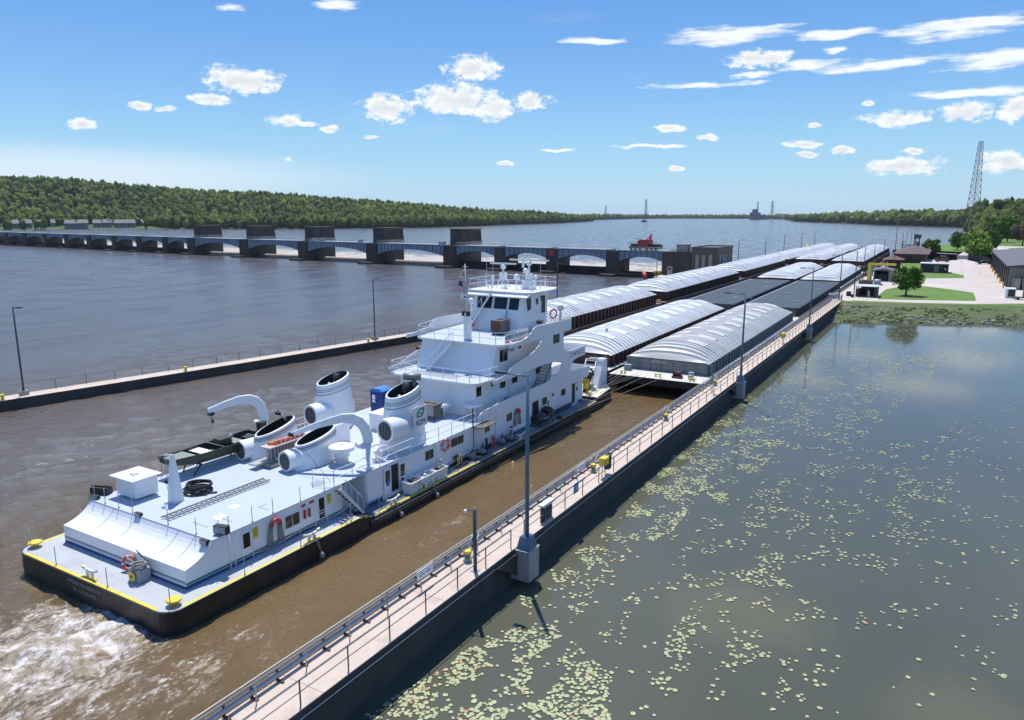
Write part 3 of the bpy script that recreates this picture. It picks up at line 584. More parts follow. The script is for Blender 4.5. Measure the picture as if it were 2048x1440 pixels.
b=MB(); b.tube((WX1+0.04,2,WZ-0.30),(WX1+0.04,30.8,WZ-0.30),0.028,'galv',6).tube((WX1+0.04,32.4,WZ-0.30),(WX1+0.04,76.5,WZ-0.30),0.028,'galv',6).tube((WX1+0.04,78.2,WZ-0.3),(WX1+0.04,119.5,WZ-0.3),0.028,'galv',6); b.build('conduit',gw)
# things on the near wall
def wall_bollard(y,lab,x=-19.55,r=0.16,zz=WZ,m='yellow',grp='yellow-topped mooring bollards on the guide wall'):
    t=empty('mooring_bollard',(x,y,zz),lab,'bollard',grp); MB().lathe((x,y,zz),[(r*1.5,0),(r*1.5,0.04),(r,0.06),(r,0.42)],'olive_light',14).build('post',t); MB().lathe((x,y,zz+0.42),[(r,0),(r*1.35,0.03),(r*1.35,0.14),(r*0.9,0.18)],m,14).build('cap',t)
    return t
wall_bollard(28.6,'yellow-capped bollard on the near walkway, between the number board and the short dark post')
wall_bollard(43.9,'yellow-capped bollard beside the yellow box on the guide wall walkway')
wall_bollard(58.8,'bollard on the walkway beside the gap between towboat bow and first grey barge')
wall_bollard(74.0,'bollard beside the green perforated board near the grey barge corner')
def board(y,z,w,h,m,body,ink,lab,x,cat='sign',two=None,name='sign'):
    t=empty(name,(x,y,z),lab,cat); MB().box(x-0.02,x+0.02,y-w/2,y+w/2,z-h/2,z+h/2,m).build('panel',t)
    if body: text('lettering',body,h*0.62,ink,t,(x+0.026,y,z-0.03),RX,0.002,w/(len(body)*h*0.42))
    if two: MB().box(x+0.021,x+0.026,y-w/2,y+w/2,z+h*0.36,z+h/2,two).build('stripe',t)
    return t
board(25.35,WZ+0.80,1.15,0.42,'sign_white','GN 400','ink_blue','white board with blue characters on the inner rail beside the yellow-capped bollard',WX0+0.55,two='ink_blue')
board(42.3,WZ+0.80,1.15,0.40,'sign_white','300','ink_blue','white board with pale blue digits on the inner rail by the second bollard',WX0+0.55)
board(38.6,WZ+0.85,0.62,0.62,'sign_blue','700','sign_white','small blue sign on the outer rail between dark slatted panel and yellow box',WX1-0.10)
# dark slatted barrier and yellow cabinet
t=empty('slatted_barrier',(-18.5,35.2,WZ),'dark green slatted steel barrier standing on the walkway near the tall lamp post','barrier')
MB().box(-18.75,-18.35,34.6,35.9,WZ+0.95,WZ+1.05,'sign_white').build('top_plate',t)
for i in range(4): MB().box(-18.62,-18.5,34.6+i*0.34,34.6+i*0.34+0.22,WZ+0.02,WZ+0.95,'teal_black').build('slat',t)
t=empty('rescue_box',(-18.6,43.4,WZ),'bright yellow box on a stand at the outer rail of the guide wall','box')
b=MB(); b.box(-18.75,-18.35,43.0,43.75,WZ+0.86,WZ+1.38,'yellow'); b.build('cabinet',t); MB().box(-18.34,-18.31,43.1,43.65,WZ+0.9,WZ+1.34,'yellow').build('door',t)
MB().tube((-18.55,43.1,WZ),(-18.55,43.1,WZ+0.86),0.03,'rail_grey').tube((-18.55,43.6,WZ),(-18.55,43.6,WZ+0.86),0.03,'rail_grey').build('stand',t)
MB().box(-18.72,-18.38,43.78,44.25,WZ+0.4,WZ+1.35,'trim_dark').build('back_panel',t)
t=empty('rescue_box',(-18.6,104,WZ),'distant yellow box on the outer rail between the second and third lamp posts','box')
MB().box(-18.8,-18.35,103.4,104.4,WZ+0.8,WZ+1.45,'yellow').build('cabinet',t); MB().tube((-18.55,103.6,WZ),(-18.55,103.6,WZ+0.8),0.03,'rail_grey').tube((-18.55,104.2,WZ),(-18.55,104.2,WZ+0.8),0.03,'rail_grey').build('stand',t)
t=empty('marker_board',(-18.9,70.5,WZ),'tall narrow teal board with holes on two legs beside the grey barge','sign')
b=MB(); zb=WZ+1.0
for i in range(5):
    z=zb+i*0.36; b.box(-18.92,-18.88,70.25,70.36,z,z+0.3,'sign_green'); b.box(-18.92,-18.88,70.64,70.75,z,z+0.3,'sign_green'); b.box(-18.92,-18.88,70.25,70.75,z+0.3,z+0.36,'sign_green')
b.box(-18.92,-18.88,70.25,70.75,zb-0.05,zb,'sign_green'); b.build('panel',t); MB().tube((-18.9,70.3,WZ),(-18.9,70.3,zb),0.03,'rail_light').tube((-18.9,70.7,WZ),(-18.9,70.7,zb),0.03,'rail_light').build('leg_pair',t)
for i,(y,lab) in enumerate([(30.0,'slanted white brace pipe by the yellow-capped bollard'),(44.9,'slanted white brace pipe beside the bollard near the yellow box'),(59.8,'slanted white ladder rail at the inner edge where the bow lines pass'),(74.9,'slanted white ladder rail by the green board'),(89,'slanted white ladder rail beside the middle of the grey barge'),(106,'slanted white ladder rail opposite the far yellow box')]):
    b=MB(); b.tube((WX0+0.3,y-1.0,WZ+0.1),(WX0+0.42,y-0.25,WZ+1.05),0.035,'rail_light').tube((WX0+0.6,y-1.0,WZ+0.02),(WX0+0.7,y-0.25,WZ+1.0),0.035,'rail_light').tube((WX0+0.42,y-0.25,WZ+1.05),(WX0+0.7,y-0.25,WZ+1.0),0.035,'rail_light'); tag(b.build('ladder_rail'),lab,'handrail','slanted ladder rails on the guide wall')
# ================================================================= FAR GUIDE WALL AND LOCK WALLS
LZ=1.1
lw=empty('far_guide_wall',(-72,80,0),'low concrete guide wall left of the towboat with a single dark railing','wall')
pts=[(-90,-14),(-80.1,35.2),(-74.9,61.5),(-71.3,82),(-63.6,130),(-58,168)]
b=MB();w=MB();r=MB()
inn=[(x,y) for x,y in pts]; outp=[(x-2.2,y) for x,y in pts]
for i in range(len(pts)-1):
    (x0,y0),(x1,y1)=pts[i],pts[i+1]
    v=[(x0,y0),(x1,y1),(x1-2.2,y1),(x0-2.2,y0)]
    b.add([(p[0],p[1],-1) for p in v]+[(p[0],p[1],LZ-0.02) for p in v],[(0,1,5,4),(1,2,6,5),(2,3,7,6),(3,0,4,7),(4,5,6,7)],'concrete_wall')
    w.add([(v[0][0]-.02,v[0][1],LZ),(v[1][0]-.02,v[1][1],LZ),(v[2][0]+.02,v[2][1],LZ),(v[3][0]+.02,v[3][1],LZ)],[(0,1,2,3)],'concrete_walk')
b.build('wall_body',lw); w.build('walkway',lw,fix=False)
for i in range(len(pts)-1):
    rail(MB(),[(outp[i][0]+0.2,outp[i][1],LZ),(outp[i+1][0]+0.2,outp[i+1][1],LZ)],1.05,'rail_grey',3.0,(1.0,),0.022,0.035).build('railing',lw)
def xl(y): return float(np.interp(y,[p[1] for p in pts],[p[0] for p in pts]))
for y,lab in [(37.8,'lone dark lamp post on the far guide wall at the left edge of the photo'),(82.5,'dark lamp post on the far guide wall left of the pilothouse'),(128,'dark lamp post rising behind the pilothouse roof rail'),(168,'dark lamp post in front of the right-hand dam bay')]:
    x=xl(y)-(1.3 if y<100 else 1.6); lamp(x,y,LZ+0.45,8.7,[((0.9,0.4),0.45,0.0)],lab,'lamp posts on the far guide wall','pole_dark',0.10); 
    b=MB(); b.box(x-0.35,x+0.35,y-0.35,y+0.35,LZ,LZ+0.45,'concrete_corbel'); b.build('lamp_footing',lw)
for y,lab in [(35.6,'yellow mooring bollard beside the leftmost lamp post'),(53.8,'yellow mooring bollard on the far wall, alone between two lamp posts'),(80.5,'yellow mooring bollard at the foot of the second lamp post on the far wall')]:
    t=empty('mooring_bollard',(xl(y)-0.5,y,LZ),lab,'bollard','yellow bollards on the far wall'); x=xl(y)-0.5; MB().lathe((x,y,LZ),[(0.22,0),(0.15,0.06),(0.15,0.4)],'yellow',12).build('post',t); MB().lathe((x,y,LZ+0.4),[(0.15,0),(0.26,0.05),(0.2,0.14)],'yellow',12).build('cap',t)
t=empty('lock_wall',(-60,290,0),'long concrete lock wall behind the left string of barges','wall')
b=MB(); b.box(-61.5,-57,168,425,-1,2.2,'concrete_wall'); b.build('wall_body',t); b=MB(); b.box(-61.45,-57.05,168,425,2.2,2.24,'concrete_walk'); b.build('walkway',t)
rail(MB(),[(-61.2,170,2.24),(-61.2,424,2.24)],1.05,'rail_grey',4,(0.5,1.0),0.03,0.04).build('railing',t)
for i,(x,y) in enumerate([(-60,247),(-60,287.7),(-59.5,320.5),(-59.3,359.4),(-59,395)]):
    lamp(x,y,2.24,9.1,[((0.9,0.4),0.9,0.0)],['dark lamp post just right of the tan lock building','lamp post on the far lock wall, second from the tan building','lamp post on the far lock wall, third from the tan building','lamp post on the far lock wall beside the small yellow machine','farthest lamp post of the row on the far lock wall'][i],'lamp posts on the far lock wall','pole_dark',0.13)
t=empty('winch_drum',(-58.5,372,2.2),'small yellow machine standing on the far lock wall','machine'); MB().lathe((-59.2,372,4.4),[(1.3,0),(1.3,1.6)],'yellow',14,(1,0,0)).build('drum',t); MB().box(-59.4,-57.4,371,373,2.24,3.4,'yellow').build('base',t)
t=empty('lock_wall',(-19,290,0),'concrete lock wall along the yard on the right bank','wall')
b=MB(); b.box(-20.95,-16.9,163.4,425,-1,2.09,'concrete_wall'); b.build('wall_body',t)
for (a,bb) in [(168,230),(231,300),(301,424)]: rail(MB(),[(-20.6,a,2.12),(-20.6,bb,2.12)],1.05,'rail_light',2.6,(0.5,1.0),0.03,0.035).build('railing',t)
b=MB(); b.box(-20.9,-20.3,232,424,2.13,3.1,'concrete_dam'); b.build('parapet',t)
for i,(x,y,h,lab) in enumerate([(-19.0,164.5,9.2,'lamp post where the guide wall meets the grassy bank'),(-17.4,176,9.6,'lamp post beside the small open hut on the yard'),(-18.7,207,9.4,'lamp post between the yellow gantry shed and the barge string'),(-18.9,236,9.2,'lamp post with a T arm above the rightmost far barge'),(-14.1,243,15.0,'very tall thin mast behind the yellow gantry, tallest pole on the yard'),(-19.2,275,9.2,'lamp post past the yellow gantry, half in front of far barge end')]):
    lamp(x,y,2.13,h,[((-1,0),1.4,0.0)] if h<12 else [((0,1),0.3,0)],lab,'lamp posts on the lock yard','pole_dark',0.11)
for i,(x,y) in enumerate([(-19.3,413),(-19.4,458),(-19.5,499),(-19.3,531),(-20.1,393)]):
    lamp(x,y,2.2 if y<425 else 2.0,9.1,[((-0.9,0.4),0.7,0.0)],['first of the far right lamp posts above the brown roof','second far lamp post over the brown roof','third far lamp post over the brown roof','farthest lamp post left of the small look-out hut','near member of the far lamp row, beside the lock gate arm'][i],'lamp posts beyond the brick building','pole_dark',0.13)
t=empty('guide_wall',(-19,500,0),'distant downstream guide wall carrying the far row of lamp posts','wall'); MB().box(-20.9,-18.3,425.2,560,-1,2.0,'concrete_wall').build('wall_body',t); rail(MB(),[(-18.6,426,2.0),(-18.6,559,2.0)],1.05,'rail_grey',4,(0.5,1.0),0.035,0.045).build('railing',t)
# lock gate leaf and its dark operating arm
t=empty('lock_gate',(-20.5,396,2),'dark steel lock gate machinery arm at the far end of the lock','machinery')
MB().box(-24,-20.96,395,396.2,-1,3.2,'gate_rust').build('gate_leaf',t); b=MB()
b.tube((-19.6,392,2.1),(-18.4,396,7.2),0.3,'steel_blue').tube((-16.6,392,2.1),(-18.4,396,7.2),0.3,'steel_blue').tube((-18.4,396,7.2),(-20.6,398,6.5),0.25,'steel_blue').tube((-20.6,398,6.5),(-19.9,396,3.5),0.25,'steel_blue').box(-20.6,-17,395,397,5.2,5.8,'steel_blue'); b.build('frame',t)
t=empty('lookout_hut',(-19.5,545,2),'small raised look-out hut at the end of the far lamp row','hut')
b=MB(); b.box(-21.5,-17.5,543,547,4.5,6.8,'far_blue'); b.build('cabin',t); MB().box(-22,-17,542.5,547.5,6.8,7.1,'house_roof').build('roof',t); MB().box(-21,-20.4,543.4,544,1.9,4.5,'rail_grey').box(-18.6,-18,543.4,544,1.9,4.5,'rail_grey').build('leg_pair',t)
# ================================================================= BARGES
BX=4.65; HX=5.33; HL=59.0   # coaming half width, hull half width, hull length, hopper start/end
def cover_mb(m,B0,B1,h=1.36):
    mb=MB(); nx=26; L_=B1-B0+0.3; y0=B0-0.15; p=L_/round(L_/0.93); rows=[]
    for i in range(round(L_/p)):
        for f,hi in ((0.0,1),(0.40,1),(0.52,0),(0.88,0)): rows.append((i*p+f*p,hi))
    rows.append((L_,1)); vs=[]
    for s,hi in rows:
        e=min(s,L_-s); hip=math.sin(max(0.0,min(1,e/3.4))*math.pi/2)**0.7 if e>0 else 0.0
        rib=0.085 if hi else -0.085; st=0.06*(int(s/4.6)%2)
        for i in range(nx+1):
            u=-1+2*i/nx; a=max(0,1-abs(u)**2.6); vs.append((u*(BX+0.12),y0+s,0.10*min(1,(1-abs(u))*14)+h*(a**1.2)*hip+rib*min(1,(1-abs(u))*9)*min(1,e/0.8)+st*min(1,a*3)*min(1,e)))
    W=nx+1; n=len(rows)-1
    mb.add(vs,[(j*W+i,j*W+i+1,(j+1)*W+i+1,(j+1)*W+i) for j in range(n) for i in range(nx)],m)
    mb.m=['cover_trough_shade' if (j%4==2) else m for j in range(n) for i in range(nx)]  # trough faces coloured darker: the shade between ribs is painted in
    return mb
def prof(u,y,B0,B1,h=1.36):
    e=min(y-B0+0.15,B1+0.15-y); hip=math.sin(max(0,min(1,e/3.4))*math.pi/2)**0.7; a=max(0,1-abs(u)**2.6); return 0.10+h*a**1.2*hip
def make_barge(hull,deck,coam,cov,zd,ch,label,flat=False,rake=False,B0=4.0,B1=54.8):
    t=empty('barge',(0,0,0),label,'barge','river barges of the tow')
    mb=MB()
    if rake: pr=[(0,zd),(0,zd-0.75),(6.5,-1.6),(HL,-1.6),(HL,zd)]
    else: pr=[(0,zd),(0,-1.6),(HL,-1.6),(HL,zd)]
    mb.ext([(p[0],p[1]-0.02) for p in pr],'x',-HX,HX,hull)
    mb.box(-HX-0.05,HX+0.05,-0.04,HL+0.04,zd-0.34,zd-0.14,hull); mb.build('hull',t)
    MB().box(-HX+0.02,HX-0.02,0.02,HL-0.02,zd-0.02,zd,deck).build('deck',t)
    zt=zd+ch; mb=MB()
    for s in (-1,1):
        mb.box(s*BX,s*(BX-0.06),B0,B1,zd,zt,coam); mb.box(s*(BX+0.12),s*(BX-0.10),B0,B1,zt-0.10,zt-0.001,coam); mb.box(s*(BX+0.005),s*(BX+0.09),B0,B1,zd+ch*0.5,zd+ch*0.5+0.07,coam)
        y=B0+0.4
        while y<B1: mb.box(s*(BX+0.001),s*(BX+0.30),y,y+0.10,zd,zt-0.10,coam); mb.box(s*(BX+0.22),s*(BX+0.31),y-0.05,y+0.15,zd,zt-0.10,coam); y+=1.35
    for y,dy in ((B0,-1),(B1,1)):
        mb.box(-BX,BX,y,y-dy*0.06,zd,zt,coam); mb.box(-BX-0.1,BX+0.1,y+dy*0.12,y-dy*0.1,zt-0.10,zt-0.002,coam)
        for i in range(8): x=-BX+0.05+i*(2*BX-0.2)/7; mb.box(x,x+0.10,y,y+dy*0.16,zd,zt-0.10,coam)
        mb.box(-BX,BX,y+dy*0.001,y+dy*0.05,zd+ch*0.5,zd+ch*0.5+0.06,coam)
    mb.build('coaming',t)
    if flat:
        mb=MB(); W_=0
        y=B0+0.05; i=0
        mb.box(-BX+0.07,BX-0.07,B0+0.07,B1-0.07,zt-0.12,zt-0.06,cov)
        while y<B1-0.3:
            mb.box(-BX+0.1,BX-0.1,y,y+1.5,zt-0.06,zt+0.06,cov); mb.box(-BX+0.1,BX-0.1,y+1.502,y+1.998,zt-0.06,zt-0.04,'teal_black'); y+=2.0
        mb.build('cover',t); MB().box(-BX-0.16,-BX+0.10,B0,B1,zt+0.0,zt+0.07,'slate_line').build('coaming_rail',t)
        for (x,y) in [(2.5,12),(-1.5,26),(2.8,38),(0.5,50)]: MB().cbox((x,y,zt+0.09),(1.2,0.5,0.10),'slate_line',0.4).build('debris',t)
    else:
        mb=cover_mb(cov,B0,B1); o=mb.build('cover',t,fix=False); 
        o.location=(0,0,zt)
        first=None
        y=B0+4.2; k=0
        while y<B1-3:
            for s,dy in ((1,0.0),(-1,2.1)):
                yy=y+dy
                if yy>B1-2.2: continue
                pb=MB(); x0,x1=(0.75,2.9) if s>0 else (-2.9,-0.75); n=5; vs=[]
                for yv in (yy,yy+1.75):
                    for i in range(n+1):
                        x=x0+(x1-x0)*i/n; vs.append((x,yv,prof(x/(BX+0.12),yv,B0,B1)+0.15))
                for yv in (yy,yy+1.75):
                    for i in range(n+1):
                        x=x0+(x1-x0)*i/n; vs.append((x,yv,prof(x/(BX+0.12),yv,B0,B1)-0.02))
                W=n+1; fs=[(i,i+1,W+i+1,W+i) for i in range(n)]+[(2*W+i,2*W+i+1,i+1,i) for i in range(n)]+[(W+i,W+i+1,3*W+i+1,3*W+i) for i in range(n)]+[(0,W,3*W,2*W),(n,2*W+n,3*W+n,W+n)]
                pb.add([(v[0],v[1],v[2]) for v in vs],fs,cov); q=pb.build('hatch_panel',o); 
            y+=4.2
    # deck fittings
    for (x,y) in [(-3.9,0.7),(3.9,0.7),(0,1.0),(-3.9,HL-0.9),(3.9,HL-0.9)]:
        b=MB(); b.lathe((x-0.22,y,zd),[(0.10,0),(0.10,0.32)],'yellow',8).lathe((x+0.22,y,zd),[(0.10,0),(0.10,0.32)],'yellow',8).tube((x-0.45,y,zd+0.30),(x+0.45,y,zd+0.30),0.06,'yellow',6); b.build('timberhead',t)
    return t
def place(t,x,y,rz=0.0): t.location=(x,y,0); t.rotation_euler=(0,0,rz); return t
AN=R_(0.45)
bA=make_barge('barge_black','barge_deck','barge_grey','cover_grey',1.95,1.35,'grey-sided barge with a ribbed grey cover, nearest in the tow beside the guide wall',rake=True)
place(bA,-26.25,74.6,AN)
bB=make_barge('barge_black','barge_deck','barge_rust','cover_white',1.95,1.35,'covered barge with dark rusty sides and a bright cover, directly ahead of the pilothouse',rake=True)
place(bB,-37.5,74.0,AN)
bF=make_barge('barge_black','barge_deck_rust','barge_slate','barge_slate',1.95,1.35,'flat dark slate barge with cross ribs beside the guide wall, beyond the near grey barge',flat=True,B0=0.9,B1=58.2)
place(bF,-26.75,134.6,AN)
bF2=place(copy_tree(bF),-38.0,134.3,AN); tag(bF2,'flat dark slate barge in the middle string, left of its twin by the wall')
bE=make_barge('barge_rust','barge_deck_rust','barge_rust','cover_old',3.5,1.7,'high riding rust-red barge with a white cover, partly behind the pilothouse',B0=2.2,B1=57.4)
place(bE,-49.8,70.2,R_(0.1))
labs=['rust-red covered barge second from the towboat in the left string','rust-red covered barge third in the left string, beside the dark flat barges','rust-red covered barge fourth in the left string, in front of the lock building','rust-red covered barge at the far end of the left string']
for i in range(4): tag(place(copy_tree(bE),-49.8-0.10*i+(0.9 if i==3 else 0),70.2+60.2*(i+1),R_(0.1)),labs[i])
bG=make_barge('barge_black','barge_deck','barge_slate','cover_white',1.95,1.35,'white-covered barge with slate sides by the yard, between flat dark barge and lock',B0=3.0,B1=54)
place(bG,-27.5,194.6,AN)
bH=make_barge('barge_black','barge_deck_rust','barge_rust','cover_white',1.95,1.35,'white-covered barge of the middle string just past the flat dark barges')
place(bH,-38.3,194.3,AN)
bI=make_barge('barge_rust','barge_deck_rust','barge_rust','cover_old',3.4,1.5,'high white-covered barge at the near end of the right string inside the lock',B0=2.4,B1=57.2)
place(bI,-28.2,254.6,R_(0.3))
tag(place(copy_tree(bI),-28.6,314.4,R_(0.3)),'farthest high white-covered barge of the right string inside the lock')
tag(place(copy_tree(bI),-39.9,258.5,R_(0.1)),'high white-covered barge at the near end of the middle string inside the lock')
tag(place(copy_tree(bI),-40.1,318.5,R_(0.1)),'farthest high white-covered barge of the middle string inside the lock')
# winches, hatches and lettering on the nearest barge deck (it heads the row, so everything is set square to the wall)
def at(x,y,z=1.95): return (-26.25+x*math.cos(AN)-y*math.sin(AN),74.6+x*math.sin(AN)+y*math.cos(AN),z)
t=empty('deck_winch',at(2.0,1.6),'rusty rope winch on the near deck of the grey barge','winch'); c=at(2.0,1.6)
MB().cbox((c[0],c[1],c[2]+0.12),(1.0,0.8,0.24),'rust_brown').build('base',t); MB().lathe((c[0]-0.42,c[1],c[2]+0.5),[(0.34,0),(0.34,0.05),(0.24,0.06),(0.24,0.78),(0.34,0.79),(0.34,0.84)],'rust_brown',14,(1,0,0)).build('drum',t)
t=empty('deck_winch',at(3.4,1.9),'grey boxy winch beside the rusty one on the grey barge','winch'); c=at(3.4,1.9); MB().cbox((c[0],c[1],c[2]+0.35),(0.5,0.5,0.7),'galv').build('housing',t); MB().lathe((c[0]-0.1,c[1]-0.4,c[2]+0.3),[(0.22,0),(0.22,0.4)],'galv',12,(1,0,0)).build('drum',t)
t=empty('vent_box',at(-4.2,3.2),'grey box by the left corner of the grey barge hopper','box'); c=at(-4.2,2.9); MB().cbox((c[0],c[1],c[2]+0.3),(0.75,0.6,0.6),'barge_grey').build('case',t); MB().cbox((c[0],c[1],c[2]+0.62),(0.8,0.65,0.05),'galv').build('lid',t)
o=text('lettering','ART 20179B',0.26,'cover_white',None,(0,0,0),(R_(90),0,AN),0.003,1.25); o.parent=bA; o.location=(-1.0,4.0-0.19,1.95+1.06); o.rotation_euler=(R_(90),0,0)
b=MB(); 
for s in (-0.22,0.22): b.tube((-1.1+s,4.0-0.28,1.95),(-1.1+s,4.0-0.22,3.3),0.025,'galv')
for i in range(4): b.tube((-1.32,4.0-0.26,2.2+i*0.32),(-0.88,4.0-0.26,2.2+i*0.32),0.022,'galv')
ld=b.build('ladder'); ld.parent=bA
# ================================================================= DAM
UX=-0.99788; UY=0.0651; NX=0.0651; NY=0.99788   # along the dam (to the left) and away from the camera
D0=(-94.1,223.1)
def dm(s,t,z): return (D0[0]+UX*s+NX*t,D0[1]+UY*s+NY*t,z)
def dbox(mb,s0,s1,t0,t1,z0,z1,m): 
    P=[dm(s0,t0,0),dm(s1,t0,0),dm(s1,t1,0),dm(s0,t1,0)]; return mb.add([(p[0],p[1],z0) for p in P]+[(p[0],p[1],z1) for p in P],[(0,3,2,1),(4,5,6,7),(0,1,5,4),(1,2,6,5),(2,3,7,6),(3,0,4,7)],m)
dam=empty('dam',(-300,240,0),'long river dam of dark piers linked by blue-grey arched girders','dam')
px=[-94.1,-116.9,-138.7,-161.5,-202,-243.7,-285,-327.2,-350,-374.9,-400,-427.8,-454,-481,-507.6,-533.9,-560,-586,-612]
ps=[(D0[0]-x)/0.99788 for x in px]
ends=[-21.5]+ps
def span(s0,s1,big):
    g=MB(); n=20; d0=(4.2 if big else 3.4); d1=(1.9 if big else 1.7); top=8.0; A=[]
    a,b=s0,s1
    for t_ in (-0.2,0.25):
        pass
    for face in (0.0,5.6):
        vs=[];
        for i in range(n+1):
            u=i/n; s=a+(b-a)*u; dd=d1+(d0-d1)*abs(2*u-1)**2.2
            for z in (top-dd,top): 
                for tt in (face,face+0.25): vs.append(dm(s,tt,z))
        fs=[]
        for i in range(n):
            k=i*4; k2=k+4
            fs+=[(k,k2,k2+2,k+2),(k+1,k+3,k2+3,k2+1),(k,k+1,k2+1,k2)]
        g.add(vs,fs,'girder')
        m_=int((b-a)/1.9)
        for i in range(m_+1):
            u=i/m_; s=a+(b-a)*u; dd=d1+(d0-d1)*abs(2*u-1)**2.2; dbox(g,s-0.06,s+0.06,face-0.22,face-0.005,top-dd,top,'steel_blue')
    dbox(g,a,b,-0.35,6.3,8.0,8.32,'girder')
    g.build('girder_span',dam,fix=False)
    r=MB()
    rail(r,[dm(a,-0.2,8.32),dm(b,-0.2,8.32)],1.05,'rail_light',2.6,(0.5,1.0),0.035,0.04); rail(r,[dm(a,6.1,8.32),dm(b,6.1,8.32)],1.05,'rail_light',2.6,(0.5,1.0),0.035,0.04); r.build('railing',dam)
for i,s in enumerate(ps):
    big=3<=i<=7; w=2.9 if big else 2.1
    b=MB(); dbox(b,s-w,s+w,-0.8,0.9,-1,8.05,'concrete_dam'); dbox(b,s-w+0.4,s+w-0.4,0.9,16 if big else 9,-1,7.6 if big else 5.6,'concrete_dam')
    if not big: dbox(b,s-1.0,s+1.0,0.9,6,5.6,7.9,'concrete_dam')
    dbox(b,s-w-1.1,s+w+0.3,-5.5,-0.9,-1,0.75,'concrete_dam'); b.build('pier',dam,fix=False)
    if big:
        h=MB(); T0,T1=3.6,15.8; hh=14.0
        P=[dm(s-3,T0,8.0),dm(s+3,T0,8.0),dm(s+3,T1,8.0),dm(s-3,T1,8.0)]; Q=[dm(s-2.9,T0+0.1,hh),dm(s+2.9,T0+0.1,hh),dm(s+2.9,T1-0.5,hh-0.15),dm(s-2.9,T1-0.5,hh-0.15)]
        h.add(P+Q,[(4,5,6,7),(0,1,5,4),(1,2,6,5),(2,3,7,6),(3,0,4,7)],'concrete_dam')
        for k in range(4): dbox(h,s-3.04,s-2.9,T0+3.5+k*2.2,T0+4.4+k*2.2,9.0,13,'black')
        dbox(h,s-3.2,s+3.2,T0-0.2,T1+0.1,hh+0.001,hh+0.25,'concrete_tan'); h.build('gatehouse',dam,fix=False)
        r=MB(); rail(r,[dm(s-3.2,T0-0.4,8.32),dm(s-3.2,T1,8.32)],1.1,'rail_light',2.0,(0.5,1.0),0.05,0.05); r.build('landing_rail',dam)
lst=[-19.0]+ps
for i in range(len(ps)):
    s1=ps[i]; s0=-17.8 if i==0 else ps[i-1]
    w0=2.1 if (i==0 or not 3<=i-1<=7) else 2.9; w1=2.9 if 3<=i<=7 else 2.1
    if i==0: w0=0
    big=4<=i<=7; span(s0+w0,s1-w1,big)
    g=MB()
    if big:
        a=dm(s0+w0,6,0.75); b_=dm(s1-w1,6,0.75); g.tube(a,b_,0.75,'roller_tan',12); g.build('roller_gate',dam)
    else:
        zt=1.5 if i==0 else 2.5; dbox(g,s0+w0,s1-w1,2.5,3.1,-1,zt,'gate_rust'); 
        for k in range(4): dbox(g,s0+w0+(k+0.5)*(s1-w1-s0-w0)/4,s0+w0+(k+0.5)*(s1-w1-s0-w0)/4+0.3,2.2,2.49,-1,zt,'gate_rust')
        g.build('tainter_gate',dam,fix=False)
b=MB(); c=dm(22.8,-0.85,6.5); b.box(c[0]-1.0,c[0]+1.0,c[1]-0.12,c[1]-0.04,5.6,7.6,'red'); b.build('warning_board',dam)
for (s,z,w) in [(139,8.3,2.0),(144,8.6,1.6),(116,8.3,1.2),(72,8.3,2.2)]:
    b=MB(); dbox(b,s,s+w,1,3,8.33,8.33+1.1,'girder'); b.build('hoist_box',dam,fix=False)
# red floating barrier and yellow frame at the right-hand bay
t=empty('work_float',(-80,221,0),'low rust-brown work float with yellow end rails below the rightmost dam bay','float')
MB().box(-92,-75.5,219.5,222.3,-0.4,1.1,'gate_rust').build('hull',t); b=MB()
for x in (-79,-77.5,-76): b.tube((x,219.7,1.1),(x,219.7,2.3),0.09,'yellow')
b.tube((-79,219.7,2.2),(-76,219.7,2.2),0.09,'yellow').tube((-79,219.7,1.65),(-76,219.7,1.65),0.09,'yellow').box(-78.8,-76.2,220,220.1,1.15,2.1,'yellow'); b.build('end_rail',t)
t=empty('red_buoy',(-80.3,214,0.3),'bright red can buoy leaning against the brown float','buoy'); MB().tube((-80.8,216.0,2.0),(-79.4,214.5,0.0),0.62,'red',12).build('body',t); MB().tube((-80.95,216.15,2.2),(-80.8,216.0,2.0),0.35,'red',12).build('cap',t)
# abutment + lock building
t=empty('abutment',(-71,222,0),'dark concrete abutment between the dam and the tan lock building','abutment')
MB().box(-76.3,-67.3,219.4,236,-1,8.3,'concrete_dam').build('wall_body',t); MB().box(-76.2,-56.5,212,219.38,-1,1.2,'concrete_walk').build('landing',t)
b=MB(); rail(b,[(-76,219.6,8.3),(-67.4,219.6,8.3)],1.05,'rail_light',2,(0.5,1.0),0.04,0.04); b.build('railing',t)
t=empty('stairhead_hut',(-70.2,221,8.3),'small pinkish hut on top of the abutment beside the crane','hut')
MB().box(-72,-68.6,219.8,223,8.31,10.3,'concrete_corbel').build('wall',t); MB().box(-72.2,-68.4,219.6,223.2,10.3,10.5,'roof_brown').build('roof',t)
t=empty('lock_building',(-63,228,0),'flat-roofed tan concrete building behind the covered barges','building')
b=MB(); b.box(-67.2,-59.4,219.6,237,-1,9.5,'concrete_tan'); b.build('wall',t)
b=MB(); b.box(-67.35,-59.25,219.45,219.9,9.3,9.9,'concrete_tan').box(-67.35,-59.25,236.7,237.1,9.3,9.9,'concrete_tan').box(-67.35,-66.9,219.9,236.7,9.3,9.9,'concrete_tan').box(-59.7,-59.25,219.9,236.7,9.3,9.9,'concrete_tan'); b.build('parapet',t); MB().box(-66.9,-59.7,219.9,236.7,9.5,9.56,'roof_grey').build('roof',t)
for x in (-65.9,-64.0,-61.9): MB().box(x,x+0.95,219.5,219.58,3.5,7.6,'concrete_corbel').build('window_recess',t)
